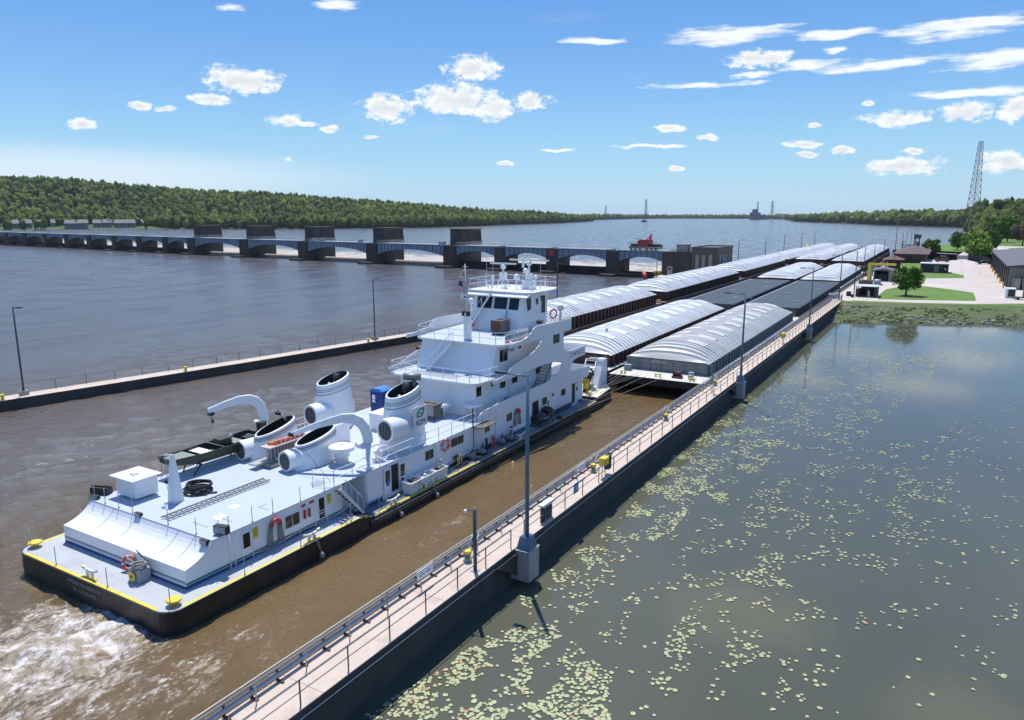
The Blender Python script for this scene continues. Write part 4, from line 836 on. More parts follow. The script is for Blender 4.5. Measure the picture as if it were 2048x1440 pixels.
for y in (222,225.5,229,232.5): MB().box(-59.38,-59.3,y,y+1.3,3.8,7.6,'concrete_corbel').build('window_recess',t)
MB().box(-59.38,-59.28,226.9,228.8,2,6.6,'sign_blue').build('door',t)
t=empty('mooring_horn',(-72.5,216,1.2),'pale concrete stub with a round hole in front of the abutment','bollard'); MB().box(-73.2,-71.8,215.4,216.4,1.2,4.0,'concrete_corbel').build('block',t); MB().lathe((-72.5,215.35,3.5),[(0.35,0),(0.35,0.06)],'black',12,(0,-1,0)).build('eye',t)
# rail crane on the dam
t=empty('rail_crane',(-84,224,8.3),'red and black rail-mounted crane standing on the dam deck','crane')
ca=dm(-9.8,3,0); 
def cb(mb,s0,s1,t0,t1,z0,z1,m): return dbox(mb,s0,s1,t0,t1,z0+8.32,z1+8.32,m)
b=MB(); cb(b,-15,-5.0,1.3,4.9,0.55,1.35,'black'); b.build('carriage',t,fix=False)
for s in (-14.2,-12.8,-11.2,-8.8,-7.2,-5.8):
    MB().lathe(dm(s,1.0,8.75),[(0.42,0),(0.42,0.4)],'black',12,(NX,NY,0)).build('wheel',t)
b=MB(); cb(b,-11.6,-8.3,1.4,4.8,1.36,3.3,'red'); P=[dm(-8.3,1.4,11.62),dm(-7.6,1.4,10.2),dm(-7.6,4.8,10.2),dm(-8.3,4.8,11.62),dm(-8.3,1.4,9.7),dm(-8.3,4.8,9.7)]; b.build('cab',t,fix=False)
b=MB(); cb(b,-8.28,-7.6,1.8,3.0,1.36,2.9,'red'); cb(b,-7.58,-7.55,1.9,2.9,2.0,2.8,'glass_dark'); b.build('operator_cab',t,fix=False)
b=MB(); b.tube(dm(-11.2,3,11.6),dm(-12.0,3,13.6),0.22,'red').tube(dm(-10.2,3,11.5),dm(-12.0,3,13.5),0.16,'red').tube(dm(-12.0,3,13.5),dm(-11.6,3,11.6),0.12,'red').tube(dm(-8.4,3,11.75),dm(-5.4,3,12.0),0.14,'pinkish'); b.build('boom',t)
b=MB(); rail(b,[dm(-15,1.3,9.7),dm(-12.3,1.3,9.7)],1.1,'black',0.6,(0.5,1),0.05,0.05); rail(b,[dm(-7.4,1.3,9.7),dm(-5,1.3,9.7)],1.1,'black',0.6,(0.5,1),0.05,0.05); cb(b,-14.8,-12.0,1.8,4.5,1.36,1.9,'black'); cb(b,-7.2,-5.4,1.8,4.5,1.36,1.9,'black'); b.build('deck_rail',t,fix=False)
# ================================================================= TOWBOAT
XR,XL=-29.25,-42.5      # hull sides
tb=empty('towboat',(-35.9,45,0),'white river towboat with black hull, twin tall funnels and high pilothouse, pushing the barges','towboat')
def obj(mb,name,parent=None,fix=True): return mb.build(name,parent or tb,fix)
# hull (rounded stern corners, tapered head)
def plan(y0,y1,inset=0.0,rs=0.9):
    P=[]
    for i in range(6):
        a=math.pi+i*math.pi/10; P.append((XL+rs+rs*math.cos(a)+0,y0+rs+rs*math.sin(a)))
    for i in range(6):
        a=1.5*math.pi+i*math.pi/10; P.append((XR-rs+rs*math.cos(a),y0+rs+rs*math.sin(a)))
    return P+[(XR,y1),(XL,y1)]
b=MB(); b.ext(plan(18.35,31.4),'z',-1.0,1.26,'black_hull')
b.ext([(XL,31.41),(XR,31.41),(XR,66.5),(XR-0.5,71.0),(XR-1.6,72.7),(XL+1.6,72.7),(XL+0.5,71.0),(XL,66.5)],'z',-1.0,0.84,'black_hull')
b.ext([(XR-0.02,66.5),(XR-0.5,71.0),(XR-1.6,72.7),(XL+1.6,72.7),(XL+0.5,71.0),(XL+0.02,66.5)],'z',0.85,1.18,'black_hull')
b.box(XR-0.02,XR+0.08,32.2,66.3,0.22,0.74,'black_hull').box(XL-0.08,XL+0.02,32.2,66.3,0.22,0.74,'black_hull')
b.box(XR-0.01,XR+0.06,24.5,31.3,0.32,0.36,'rubber').box(XR+0.081,XR+0.10,32.6,52,0.66,0.73,'grey_metal').box(XR+0.081,XR+0.10,33,60,0.5,0.54,'grey_metal')
o=obj(b,'hull'); bv=o.modifiers.new('bevel','BEVEL'); bv.width=0.05; bv.segments=2; bv.limit_method='ANGLE'
b=MB(); b.ext([(x*0.9985-0.054,y*0.9985+0.03+0.02) for x,y in plan(18.40,31.4)],'z',1.262,1.28,'grey_deck'); obj(b,'stern_deck')
b=MB(); b.ext([(XL+.05,31.45),(XR-.05,31.45),(XR-.05,66.48),(XL+.05,66.48)],'z',0.842,0.86,'main_deck'); obj(b,'side_deck')
b=MB(); b.ext([(XR-0.1,66.52),(XR-0.6,70.9),(XR-1.7,72.6),(XL+1.7,72.6),(XL+0.6,70.9),(XL+0.1,66.52)],'z',1.182,1.20,'barge_deck'); obj(b,'head_deck')
b=MB()
b.box(XL+0.9,XR-0.9,18.42,18.60,1.281,1.287,'yellow').box(XR-0.24,XR-0.06,19.3,31.2,1.281,1.287,'yellow').box(XL+0.06,XL+0.24,19.3,31.2,1.281,1.287,'yellow')
b.box(XR-0.24,XR-0.10,33,44,0.861,0.90,'yellow').box(XR-0.17,XR-0.10,44,66,0.861,0.87,'yellow').box(XL+0.10,XL+0.26,33,66,0.861,0.90,'yellow')
b.add([(XR-0.75,67,1.206),(XR-0.45,67,1.206),(XR-0.9,70.9,1.206),(XR-1.9,72.5,1.206),(XR-2.3,72.3,1.206),(XR-1.2,70.7,1.206)],[(0,1,2,5),(5,2,3,4)],'pale_yellow')
obj(b,'deck_edge_paint',fix=False)
# steps down from the raised stern
for i in range(3): obj(MB().box(XR-1.25,XR-0.02,31.42+i*0.42,31.84+i*0.42,0.861,1.20-i*0.11,'black_hull').box(XR-1.25,XR-0.02,31.42+i*0.42,31.50+i*0.42,1.201-i*0.11,1.207-i*0.11,'yellow'),'step')
obj(MB().tube((XR-1.6,31.9,1.3),(XR-0.5,31.2,1.42),0.05,'galv').box(XR-1.5,XR-0.75,31.0,31.35,1.29,1.36,'galv'),'hatch_lid')
text('lettering','AMERICAN BEAUTY',0.30,'faded_paint',tb,(-35.9,18.338,0.97),RY,0.003,1.1); text('lettering','ST. LOUIS MO',0.30,'faded_paint',tb,(-35.9,18.338,0.58),RY,0.003,1.1)
# stanchions along the deck edge
def post(nm,x,y,z,h,m='galv',r=0.022): return obj(MB().tube((x,y,z),(x,y,z+h),r,m,6).tube((x,y,z),(x,y,z+0.06),r*2.2,m,6),nm)
stz=[(XL+0.35,18.9),(-38.6,18.55),(-35.0-0.0+1.1,18.55),(XR-0.35,18.9)]
for x,y in [(XL+0.45,19.0),(-38.8,18.6),(-34.2,18.6),(-29.7,18.9)]: post('stanchion',x,y,1.28,1.05)
for y in (22.9,26.7,30.7): post('stanchion',XR-0.14,y,1.28,1.15)
for y in (33.3,37.5,42.0,46.7,52.0,57.0,62.0): post('stanchion',XR-0.2,y,0.88,1.1)
for y in (22,26,30): post('stanchion',XL+0.14,y,1.28,1.1)
for y in (34,39,44,49,54,60): post('stanchion',XL+0.2,y,0.88,1.1)
def chain(x,ya,yb,h,sg):
    b=MB(); f=lambda t: h-sg*4*t*(1-t)
    for k in range(6): b.tube((x,ya+(yb-ya)*k/6,f(k/6)),(x,ya+(yb-ya)*(k+1)/6,f((k+1)/6)),0.009,'wire_rope',4)
    obj(b,'guard_chain')
for ya,yb in [(22.9,26.7),(26.7,30.7)]: chain(XR-0.14,ya,yb,2.32,0.28)
for (ya,yb) in [(33.3,37.5),(37.5,42),(42,46.7),(46.7,52),(52,57),(57,62)]:
    for hh in (1.9,1.45): chain(XR-0.2,ya,yb,hh,0.22)
def bitt(x,y,z,lenx=1.0,ax='y',m='sign_white'):
    b=MB(); d=(0,1,0) if ax=='y' else (1,0,0)
    for s in (-0.22,0.22): b.tube((x+d[0]*s,y+d[1]*s,z),(x+d[0]*s*0.8,y+d[1]*s*0.8,z+0.36),0.09,m,8)
    b.box(x-d[0]*0.42-0.09,x+d[0]*0.42+0.09,y-d[1]*0.42-0.09,y+d[1]*0.42+0.09,z,z+0.03,'yellow')
    P=[(-0.62,0.50),(-0.35,0.40),(0,0.37),(0.35,0.40),(0.62,0.50)]
    for (a,za),(c,zc) in zip(P[:-1],P[1:]): b.tube((x+d[0]*a,y+d[1]*a,z+za),(x+d[0]*c,y+d[1]*c,z+zc),0.075,'pale_yellow' if abs(a+c)>0.5 else m,7)
    return obj(b,'kevel')
bitt(-35.9,18.72,1.28,ax='x')
for y in (27.6,34.7,38.4,51.3): bitt(XR-0.22,y,1.28 if y<31 else 0.88)
for (x,y) in [(XL+0.5,19.2),(XR-0.6,19.2)]:
    obj(MB().lathe((x,y,1.28),[(0.14,0),(0.13,0.22),(0.36,0.24),(0.36,0.30),(0.30,0.33)],'yellow',16),'bollard')
obj(MB().lathe((XR-1.2,54.5,0.86),[(0.3,0),(0.3,0.05)],'yellow',14),'deck_plate')
# ---------------- main deckhouse
HXR,HXL=-30.6,-41.25
def aftprofile(z0): return [(20.4,z0),(20.4,2.28),(20.62,2.33),(20.95,2.42),(21.25,2.54),(21.5,2.68),(21.7,2.83),(21.85,2.98),(21.95,3.12),(22.0,3.2)]
b=MB(); b.ext(aftprofile(1.27)+[(31.3,3.2),(31.3,1.27)],'x',HXL,HXR,'white'); obj(b,'aft_house')
b=MB(); b.box(HXL,HXR-1.3,31.3,33.4,0.85,3.19,'white'); b.box(HXL,HXR,33.4,65.6,0.85,3.195,'white'); obj(b,'main_house')
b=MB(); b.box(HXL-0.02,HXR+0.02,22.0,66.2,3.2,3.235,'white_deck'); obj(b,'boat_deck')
# weld seams, drain pipes, coloured bands
for x in (-38.9,-36.8,-33.2,-31.9):
    b=MB(); pr=aftprofile(1.27)[1:]
    for (y0,z0),(y1,z1) in zip(pr[2:-1],pr[3:]): b.tube((x,y0-0.004,z0+0.004),(x,y1-0.004,z1+0.004),0.012,'galv',4)
    obj(b,'weld_seam')
for y in (23.0,31.2,33.5,41.0,46.2,54.6): obj(MB().tube((HXR+0.03,y,0.95 if y>31.3 else 1.3),(HXR+0.03,y,3.18),0.035,'white',6),'drain_pipe')
for y in (23.3,24.45,29.0,29.95): obj(MB().box(HXR+0.002,HXR+0.02,y,y+0.05,1.3,3.1,'white'),'wall_rib')
b=MB(); 
for z,h in ((1.62,0.045),(1.55,0.02)): b.box(HXL,HXR,20.385,20.398,z,z+h,'dark_line')
b.box(HXL,HXR,20.388,20.398,1.285,1.42,'blue_band')
b.box(HXR+0.002,HXR+0.014,20.4,31.28,1.50,1.60,'green_band').box(HXR+0.002,HXR+0.012,20.4,31.28,1.285,1.46,'blue_band')
for a,c in ((33.42,35.0),(37.4,55.2),(56.5,63.1),(64.6,65.6)): b.box(HXR+0.002,HXR+0.014,a,c,1.18,1.27,'green_band').box(HXR+0.002,HXR+0.012,a,c,0.865,1.12,'blue_band').box(HXR+0.002,HXR+0.10,a,c,1.28,1.31,'white')
obj(b,'painted_band')
def win(y0,y1,z0,z1,x=HXR,name='window',parent=None,glass='glass_dark',mull=False,sgn=1):
    f=MB(); t_=0.045
    f.box(x,x+sgn*0.035,y0-t_,y1+t_,z1,z1+t_,'white').box(x,x+sgn*0.035,y0-t_,y1+t_,z0-t_,z0,'white').box(x,x+sgn*0.035,y0-t_,y0,z0,z1,'white').box(x,x+sgn*0.035,y1,y1+t_,z0,z1,'white')
    if mull: f.box(x+sgn*0.013,x+sgn*0.03,(y0+y1)/2-0.025,(y0+y1)/2+0.025,z0,z1,'alu')
    o=obj(f,name); g=MB(); g.box(x+sgn*0.004,x+sgn*0.012,y0,y1,z0,z1,glass); g.build('pane',o); return o
def door(y0,y1,z0,z1,x=HXR,w=(0.45,0.6),m='white',glass='glass_dark',frame=True):
    o=obj(MB().box(x+0.003,x+0.045,y0,y1,z0,z1,m),'door'); MB().box(x+0.046,x+0.052,y0+0.1,y1-0.1,z0+(z1-z0)*w[0],z1-0.12,glass).build('pane',o); MB().box(x+0.046,x+0.075,y0+0.06,y0+0.12,z0+(z1-z0)*0.42,z0+(z1-z0)*0.50,'alu').build('handle',o); return o
door(23.75,24.4,1.62,2.95,w=(0.3,0)); win(26.75,27.8,2.0,2.72,mull=True,glass='glass_tint')
o=door(29.2,29.85,1.62,3.05,w=(0.05,0)); MB().box(HXR+0.053,HXR+0.07,29.3,29.75,1.98,2.02,'white').box(HXR+0.053,HXR+0.07,29.3,29.75,2.14,2.18,'white').build('push_bar',o)
win(31.75,33.15,2.45,2.85,x=HXR-1.3,mull=True,glass='glass_tint')
win(39.6,40.6,2.2,2.88,mull=True,glass='glass_tint'); win(42.75,44.4,2.3,2.95,mull=True,glass='glass_tint'); win(47.4,48.1,2.25,2.95,mull=True,glass='glass_tint'); win(50.75,51.65,2.3,2.98,mull=True,glass='glass_tint')
win(57.0,57.95,2.32,3.0); win(58.9,59.35,2.75,3.05,mull=True,glass='glass_tint'); win(60.8,61.75,2.38,3.0)
obj(MB().box(HXR+0.002,HXR+0.02,35.85,36.6,1.15,2.98,'bronze_dark'),'doorway'); obj(MB().box(HXR+0.002,HXR+0.02,55.2,56.35,1.15,3.0,'bronze_dark'),'doorway')
def leaf(y0,y1,rot,lab=None):
    o=obj(MB().box(HXR+0.05,HXR+0.09,y0,y1,1.15,2.98,'white'),'door'); MB().box(HXR+0.091,HXR+0.096,y0+0.12,y1-0.12,1.95,2.8,'glass_tint').build('pane',o); return o
leaf(35.1,35.82,0); leaf(36.65,37.35,0)
obj(MB().box(HXR+0.097,HXR+0.105,35.3,35.6,1.75,2.05,'sign_blue'),'notice'); obj(MB().box(HXR+0.097,HXR+0.105,36.8,37.1,1.6,1.85,'red'),'notice')
o=obj(MB().box(HXR+0.003,HXR+0.04,63.2,63.7,1.15,3.1,'black'),'door'); o=obj(MB().box(HXR+0.05,HXR+0.09,63.75,64.4,1.15,3.1,'sign_white'),'door'); MB().lathe((HXR+0.09,64.07,2.5),[(0.2,0),(0.2,0.01)],'black',14,(1,0,0)).build('porthole',o)
for (y0,y1,z0,z1) in [(24.5,24.88,2.3,2.92),(30.0,30.35,2.35,2.95)]:
    o=obj(MB().box(HXR+0.003,HXR+0.015,y0,y1,z0,z1,'yellow'),'warning_sign')
    for k in range(4): MB().box(HXR+0.016,HXR+0.018,y0+0.05,y1-0.05-(k%2)*0.08,z1-0.12-k*0.12,z1-0.09-k*0.12,'black').build('print_line',o)
for k in range(4):
    obj(MB().tube((HXR+0.10,28.15+(k%2)*0.35,2.42-(k//2)*0.28),(HXR+0.10,28.15+(k%2)*0.35,2.66-(k//2)*0.28),0.07,'red',8),'extinguisher')
obj(MB().box(HXR+0.003,HXR+0.02,28.6,28.95,2.85,3.0,'red'),'fire_notice'); obj(MB().box(HXR+0.003,HXR+0.02,28.0,28.3,2.85,3.0,'red'),'fire_notice')
# roof-edge stanchions of the aft house, raised flanges, small hatches
for y in (22.5,23.1,24.6,26.0,28.0,29.9): post('roof_stanchion',HXR-0.05,y,3.235,0.9,'galv',0.02)
for x in (-40.9,-39.9,-38.6,-37.3,-34.2,-31.9): post('roof_stanchion',x,22.1,3.235,0.9,'galv',0.02)
for y in (24,26.5,29): post('roof_stanchion',HXL+0.1,y,3.235,0.9,'galv',0.02)
for (x,y,w,h) in [(-32.0,24.3,0.8,0.5),(-31.6,26.4,0.8,0.5),(-32.7,23.0,1.2,0.15),(-39.6,23.0,0.5,0.4),(-32.6,28.8,0.0,0)]:
    if w: obj(MB().box(x-w/2,x+w/2,y-h/2,y-h/2+0.05,3.236,3.25,'galv').box(x-w/2,x-w/2+0.05,y-h/2,y+h/2,3.236,3.25,'galv'),'hatch_edge')
obj(MB().lathe((-31.9,30.6,3.235),[(0.45,0),(0.45,0.02)],'galv',20),'manhole_cover')
for (x0,y0,x1,y1) in [(-33.0,23.8,-32.3,24.5),(-33.5,25.2,-32.9,25.8)]: obj(MB().box(x0,x1,y0,y1,3.236,3.25,'sign_white'),'deck_patch')
# floodlights
def flood(x,y,z,rz,lab,big=1.0):
    o=obj(MB().cbox((x,y,z+0.22*big),(0.62*big,0.26*big,0.34*big),'black',rz),'floodlight'); c,s=math.cos(rz),math.sin(rz)
    MB().cbox((x+s*0.14*big,y-c*0.14*big,z+0.22*big),(0.54*big,0.02,0.27*big),'galv',rz).build('lens',o); MB().tube((x,y,z-0.05),(x,y,z+0.1),0.03,'black').build('bracket',o)
flood(-30.75,22.75,3.24,0.25,'',1.25); flood(-30.95,21.85,2.95,0.1,'',0.8); flood(-36.7,22.05,3.1,0.05,'',0.75); flood(-41.1,22.2,3.1,0.3,'',0.9)
obj(MB().cbox((-41.6,22.9,3.35),(1.1,0.5,0.6),'black',0.35).cbox((-41.6,22.9,3.68),(1.15,0.1,0.1),'black',0.35),'light_box')
# stern deck locker on the roof
b=MB(); b.box(-40.5,-38.7,23.2,24.6,3.35,4.45,'white'); b.box(-40.2,-39.0,23.4,24.4,3.235,3.36,'black'); o=obj(b,'roof_locker'); MB().box(-40.75,-38.5,22.95,24.8,4.45,4.50,'white').build('lid',o); b=MB(); b.tube((-39.9,23.7,4.51),(-39.5,24.0,4.51),0.03,'galv').tube((-39.5,24.0,4.51),(-39.4,23.6,4.51),0.03,'galv').tube((-39.4,23.6,4.51),(-39.9,23.7,4.51),0.03,'galv'); b.build('handle',o)
# stern light tripod
b=MB(); zt=6.0; cx,cy=-36.8,24.4
b.add([(cx-0.35,cy-.3,3.235),(cx+0.35,cy-.3,3.235),(cx+.35,cy+.3,3.235),(cx-.35,cy+.3,3.235),(cx-.09,cy-.09,zt),(cx+.09,cy-.09,zt),(cx+.09,cy+.09,zt),(cx-.09,cy+.09,zt)],[(0,1,5,4),(1,2,6,5),(2,3,7,6),(3,0,4,7),(4,5,6,7)],'white')
b.box(cx-0.5,cx+0.1,cy-0.4,cy,3.24,3.26,'white'); o=obj(b,'stern_light_mast'); b=MB(); b.tube((cx-0.45,cy-0.2,5.95),(cx+0.1,cy,6.0),0.04,'white').tube((cx-0.42,cy-.2,3.9),(cx-.42,cy-.2,5.95),0.018,'galv').tube((cx-0.28,cy-.2,3.9),(cx-.28,cy-.2,5.95),0.018,'galv'); b.build('bracket',o)
for z in (4.3,5.5): MB().lathe((cx-0.45,cy-0.2,z),[(0.11,0),(0.05,0.16),(0.02,0.2)],'black',10).build('stern_light',o)
# ---------------- funnels
def funnel(cx,cy,a,bb,zt,rim,tw,intake,ry,name,lines=3,tall=True,dark='teal_black'):
    # elliptical casing; top cut slopes down towards the stern
    n=36; H0=3.235; vs=[]; L_=7
    for k in range(L_+1):
        u=k/L_; 
        for i in range(n):
            t=2*math.pi*i/n; aa=a*(1-(1-tw)*u); b2=bb*(1-(1-tw)*u); x=cx+aa*math.cos(t); y=cy+b2*math.sin(t)+(0.15*u if tall else 0.1*u)
            top=zt+rim*math.sin(t); vs.append((x,y,H0+(top-H0)*(u**1.0)))
    mb=MB(); mb.add(vs,[(j*n+i,j*n+(i+1)%n,(j+1)*n+(i+1)%n,(j+1)*n+i) for j in range(L_) for i in range(n)],'white',True)
    # rim ring
    ro=[];ri=[];rl=[]
    for i in range(n):
        t=2*math.pi*i/n; x,y,z=vs[L_*n+i]; ri.append((cx+(x-cx)*0.88,cy+0.12+(y-cy-0.12)*0.93,z+0.03)); ro.append((x,y,z)); rl.append((cx+(x-cx)*0.84,cy+0.12+(y-cy-0.12)*0.9,z-0.75))
    mb.add(ro+ri,[(i,(i+1)%n,n+(i+1)%n,n+i) for i in range(n)],'white'); o=obj(mb,'funnel',fix=False)
    q=MB(); q.add(ri+rl,[(i,(i+1)%n,n+(i+1)%n,n+i) for i in range(n)],dark,True); q.add(rl,[tuple(range(n))],dark); q.build('funnel_mouth',o,fix=False)
    for li in range(lines):
        u=(0.90,0.86,0.795)[li]; ring=[]
        for i in range(n):
            t=2*math.pi*i/n; sc=1-(1-tw)*u; top=zt+rim*math.sin(t); ring.append((cx+a*sc*math.cos(t)*1.012,cy+bb*sc*math.sin(t)*1.008+(0.15 if tall else .1)*u,H0+(top-H0)*u))
        MB().path(ring,0.018 if li<2 else 0.02,'dark_line',4,True).build('stripe',o)
    # intake cowl on the after side
    ix,iy,iz,ir,il=intake; q=MB(); q.lathe((ix,iy,iz),[(ir,0),(ir*1.02,0.2),(ir,il)],'white',24,(0.12,1,0),caps=False)
    m_=24; d=Vector((0.12,1,0)).normalized(); aa=d.orthogonal().normalized(); bb_=d.cross(aa); rg=[];rg2=[]
    for i in range(m_):
        t=2*math.pi*i/m_; rg.append(Vector((ix,iy,iz))+(aa*math.cos(t)+bb_*math.sin(t))*ir); rg2.append(Vector((ix,iy,iz))+(aa*math.cos(t)+bb_*math.sin(t))*ir*0.80)
    q.add(rg+rg2,[(i,(i+1)%m_,m_+(i+1)%m_,m_+i) for i in range(m_)],'white'); q.build('intake_cowl',o,fix=False)
    q=MB(); q.add([v+d*0.03 for v in rg2],[tuple(range(m_))],'black'); 
    for k in range(-4,5):
        w=math.sqrt(max(0,(0.8*ir)**2-(k*ir*0.17)**2)); c_=Vector((ix,iy-0.005,iz+k*ir*0.17)); q.tube(c_-Vector((w,-0.12*w,0)),c_+Vector((w,-0.12*w,0)),0.012,'grey_metal',4)
    for k in range(-2,3):
        w=math.sqrt(max(0,(0.8*ir)**2-(k*ir*0.33)**2)); c_=Vector((ix+k*ir*0.33,iy-0.008-0.12*k*ir*0.33,iz)); q.tube(c_-Vector((0,0,w)),c_+Vector((0,0,w)),0.015,'grey_metal',4)
    q.build('intake_grille',o,fix=False)
    return o
f1=funnel(-32.5,39.55,1.34,2.15,7.15,0.32,0.70,(-32.0,37.05,4.85,0.82,1.5),0,'')
f2=funnel(-39.9,40.25,1.30,2.10,7.0,0.30,0.70,(-39.75,37.75,4.7,0.80,1.5),0,'')
f3=funnel(-34.95,33.45,0.90,2.08,5.05,0.30,0.80,(-35.15,31.0,3.92,0.68,1.5),0,'',tall=False,dark='black')
f4=funnel(-38.75,33.45,0.90,2.08,5.1,0.34,0.80,(-39.4,31.05,3.9,0.66,1.5),0,'',tall=False,dark='black')
for (f,x,y,z,r,hh) in [(f1,-32.5,39.9,6.3,0.27,1.3),(f2,-39.9,40.6,6.2,0.27,1.1)]:
    MB().tube((x,y,z),(x,y+0.25,z+hh),r,'black',14).build('exhaust_pipe',f); MB().tube((x+0.05,y-0.9,z-0.1),(x+0.1,y-0.6,z+0.55),0.16,'galv',10).build('drain_pipe',f)
q=MB(); q.tube((-32.4,40.9,6.7),(-32.4,40.9,7.75),0.15,'grey_metal',10).tube((-32.95,40.3,7.95),(-31.95,41.1,7.85),0.26,'grey_metal',12); q.build('muffler',f1)
q=MB(); q.tube((-38.9,34.9,4.9),(-39.1,34.4,5.7),0.09,'alu',8).tube((-39.1,34.4,5.7),(-39.3,34.1,5.8),0.12,'black',8).tube((-39.2,34.3,5.8),(-39.5,34.5,6.0),0.06,'black',6); q.build('exhaust_pipe',f4)
# logo board on the starboard funnel: black lettering under a green leaf
lg=MB(); ang=0.10
lg.cbox((-31.13,39.85,5.35),(0.05,1.55,1.5),'sign_white'); lo=lg.build('logo_board',f1); lo.rotation_euler=(0,0,0)
text('lettering','ADM',0.58,'navy_ink',lo,(-31.095,39.85,4.92),RX,0.004,0.92)
def leafshape(mb,s,x,m,oy=0,oz=0):
    P=[]
    def q(t): return t
    for i in range(9): # lower-left round corner
        a=math.pi+i/8*math.pi/2*1.0; P.append((-0.22+0.16*math.cos(a),-0.12+0.16*math.sin(a)))
    P+= [(0.14,-0.28)]
    for i in range(5): P.append((0.30+0.10*math.sin(i/4*1.57)-0.06,-0.20+0.12*i/4))
    P+= [(0.40,0.30),(0.02,0.30)]
    for i in range(6): P.append((-0.02-0.30*math.sin(i/5*1.3),0.30-0.16*i/5))
    sh=[(-0.0+p[0]*s+0.12*p[1]*s,p[1]*s) for p in P]
    mb.add([(x,39.85+p[0]+oy,5.62+p[1]+oz) for p in sh],[tuple(range(len(sh)))],m)
g=MB(); leafshape(g,1.1,-31.098,'leaf_green'); leafshape(g,0.68,-31.094,'sign_white',-0.02,-0.0); g.build('leaf_emblem',lo,fix=False)
g=MB(); g.box(-31.092,-31.088,39.60,40.0,5.57,5.65,'leaf_green').box(-31.092,-31.088,39.9,39.98,5.45,5.65,'leaf_green'); g.build('leaf_vein',lo)
# ---------------- boat deck fittings
def mushroom(x,y,z,s=1.0):
    o=obj(MB().lathe((x,y,z),[(0.42*s,0),(0.42*s,0.5*s),(0.52*s,0.52*s),(0.52*s,0.85*s),(0.6*s,0.9*s)],'white',22),'mushroom_vent'); MB().lathe((x,y,z+0.9*s),[(0.60*s,0),(0.86*s,0.05*s),(0.86*s,0.26*s),(0.7*s,0.33*s)],'white',24).lathe((x,y,z+1.23*s),[(0.05,0),(0.05,0.15)],'white',8).build('cap',o)
mushroom(-33.2,34.1,3.235); mushroom(-34.4,46.9,3.235,0.92); mushroom(-32.2,48.1,3.235,0.92); mushroom(-41.0,35.5,3.235,0.7)
for (x0,x1,y0,y1,z1) in [(-37.3,-36.1,36.6,38.0,4.7),(-36.9,-35.5,41.0,42.6,4.5)]:
    o=obj(MB().box(x0,x1,y0,y1,3.235,z1,'white'),'vent_housing'); MB().box(x0-0.06,x1+0.06,y0-0.06,y1+0.06,z1,z1+0.05,'white').build('lid',o)
def davit(bx,by,hz,reach,ztop,tipz,s):
    o=obj(MB().lathe((bx,by,3.235),[(0.36,0),(0.36,0.08),(0.19,0.1),(0.19,hz)],'white',14),'davit'); q=MB(); P=[]
    N=12
    for i in range(N+1):
        u=i/N
        # arm rises, bends over and reaches inboard/aft
        ang=u*1.9; P.append(u)
    pts=[(0,0,0,0.30),(0.05,0,0.55,0.31),(0.20,0,1.05,0.33),(0.50,0,1.42,0.34),(0.95,0,1.62,0.33),(1.6,0,1.62,0.28),(2.6,0,1.36,0.22),(3.6,0,1.05,0.17),(reach,0,tipz,0.12)]
    d=Vector(s).normalized(); vs=[]; side=d.cross(Vector((0,0,1)))
    for k,(a,_,z,w) in enumerate(pts):
        p=Vector((bx,by,3.235+hz))+d*a+Vector((0,0,z*ztop))
        k0=max(0,k-1);k1=min(len(pts)-1,k+1); tn=Vector((pts[k1][0]-pts[k0][0],0,(pts[k1][2]-pts[k0][2])*ztop)).normalized(); nn=d*(-tn.z)+Vector((0,0,tn.x))
        for sy,sz in ((-1,-1),(1,-1),(1,1),(-1,1)): vs.append(p+side*0.11*sy+nn*w*sz)
    n=len(pts); fs=[(k*4+i,k*4+(i+1)%4,(k+1)*4+(i+1)%4,(k+1)*4+i) for k in range(n-1) for i in range(4)]+[(0,1,2,3),((n-1)*4+3,(n-1)*4+2,(n-1)*4+1,(n-1)*4)]
    q.add(vs,fs,'white'); q.build('arm',o)
    tip=Vector((bx,by,3.235+hz))+d*reach+Vector((0,0,tipz*ztop)); 
    MB().cbox(tuple(tip),(0.35,0.3,0.22),'black').build('sheave',o)
    q=MB(); q.lathe((bx-0.05,by-0.35,3.235+hz-0.15),[(0.2,0),(0.2,0.5)],'white',12,(-1,0,0)).lathe((bx-0.45,by-0.3,3.235+hz-0.15),[(0.13,0),(0.13,0.3)],'galv',10,(-1,0,0)); q.build('winch',o)
    return o,tip
dS,tipS=davit(-31.05,34.3,1.7,4.9,1.0,0.55,(-0.86,-0.50,0)); dP,tipP=davit(-41.9+0.9,34.6,1.7,3.5,1.0,0.8,(-0.62,-0.78,0))
MB().tube(tuple(tipS),( -31.2,31.0,3.3),0.014,'black',5).build('stay_wire',dS)
q=MB(); q.tube(tuple(tipP),(tipP.x+0.2,tipP.y-0.1,4.9),0.02,'black',5).lathe((tipP.x+0.12,tipP.y,5.1),[(0.07,0),(0.09,0.1),(0.05,0.25)],'black',8); q.build('fall_wire',dP)
# hose reel by the starboard davit
o=obj(MB().torus((-31.6,35.6,3.85),0.52,0.07,'white',(1,-0.3,0),20,6),'hose_reel'); MB().torus((-31.25,35.9,3.75),0.5,0.06,'white',(1,-0.3,0),20,6).tube((-31.6,35.6,3.3),(-31.6,35.6,3.85),0.05,'white').tube((-31.3,35.9,3.3),(-31.3,35.9,3.85),0.05,'white').tube((-31.7,35.5,3.85),(-31.15,36.0,3.8),0.14,'white',8).build('drum',o)
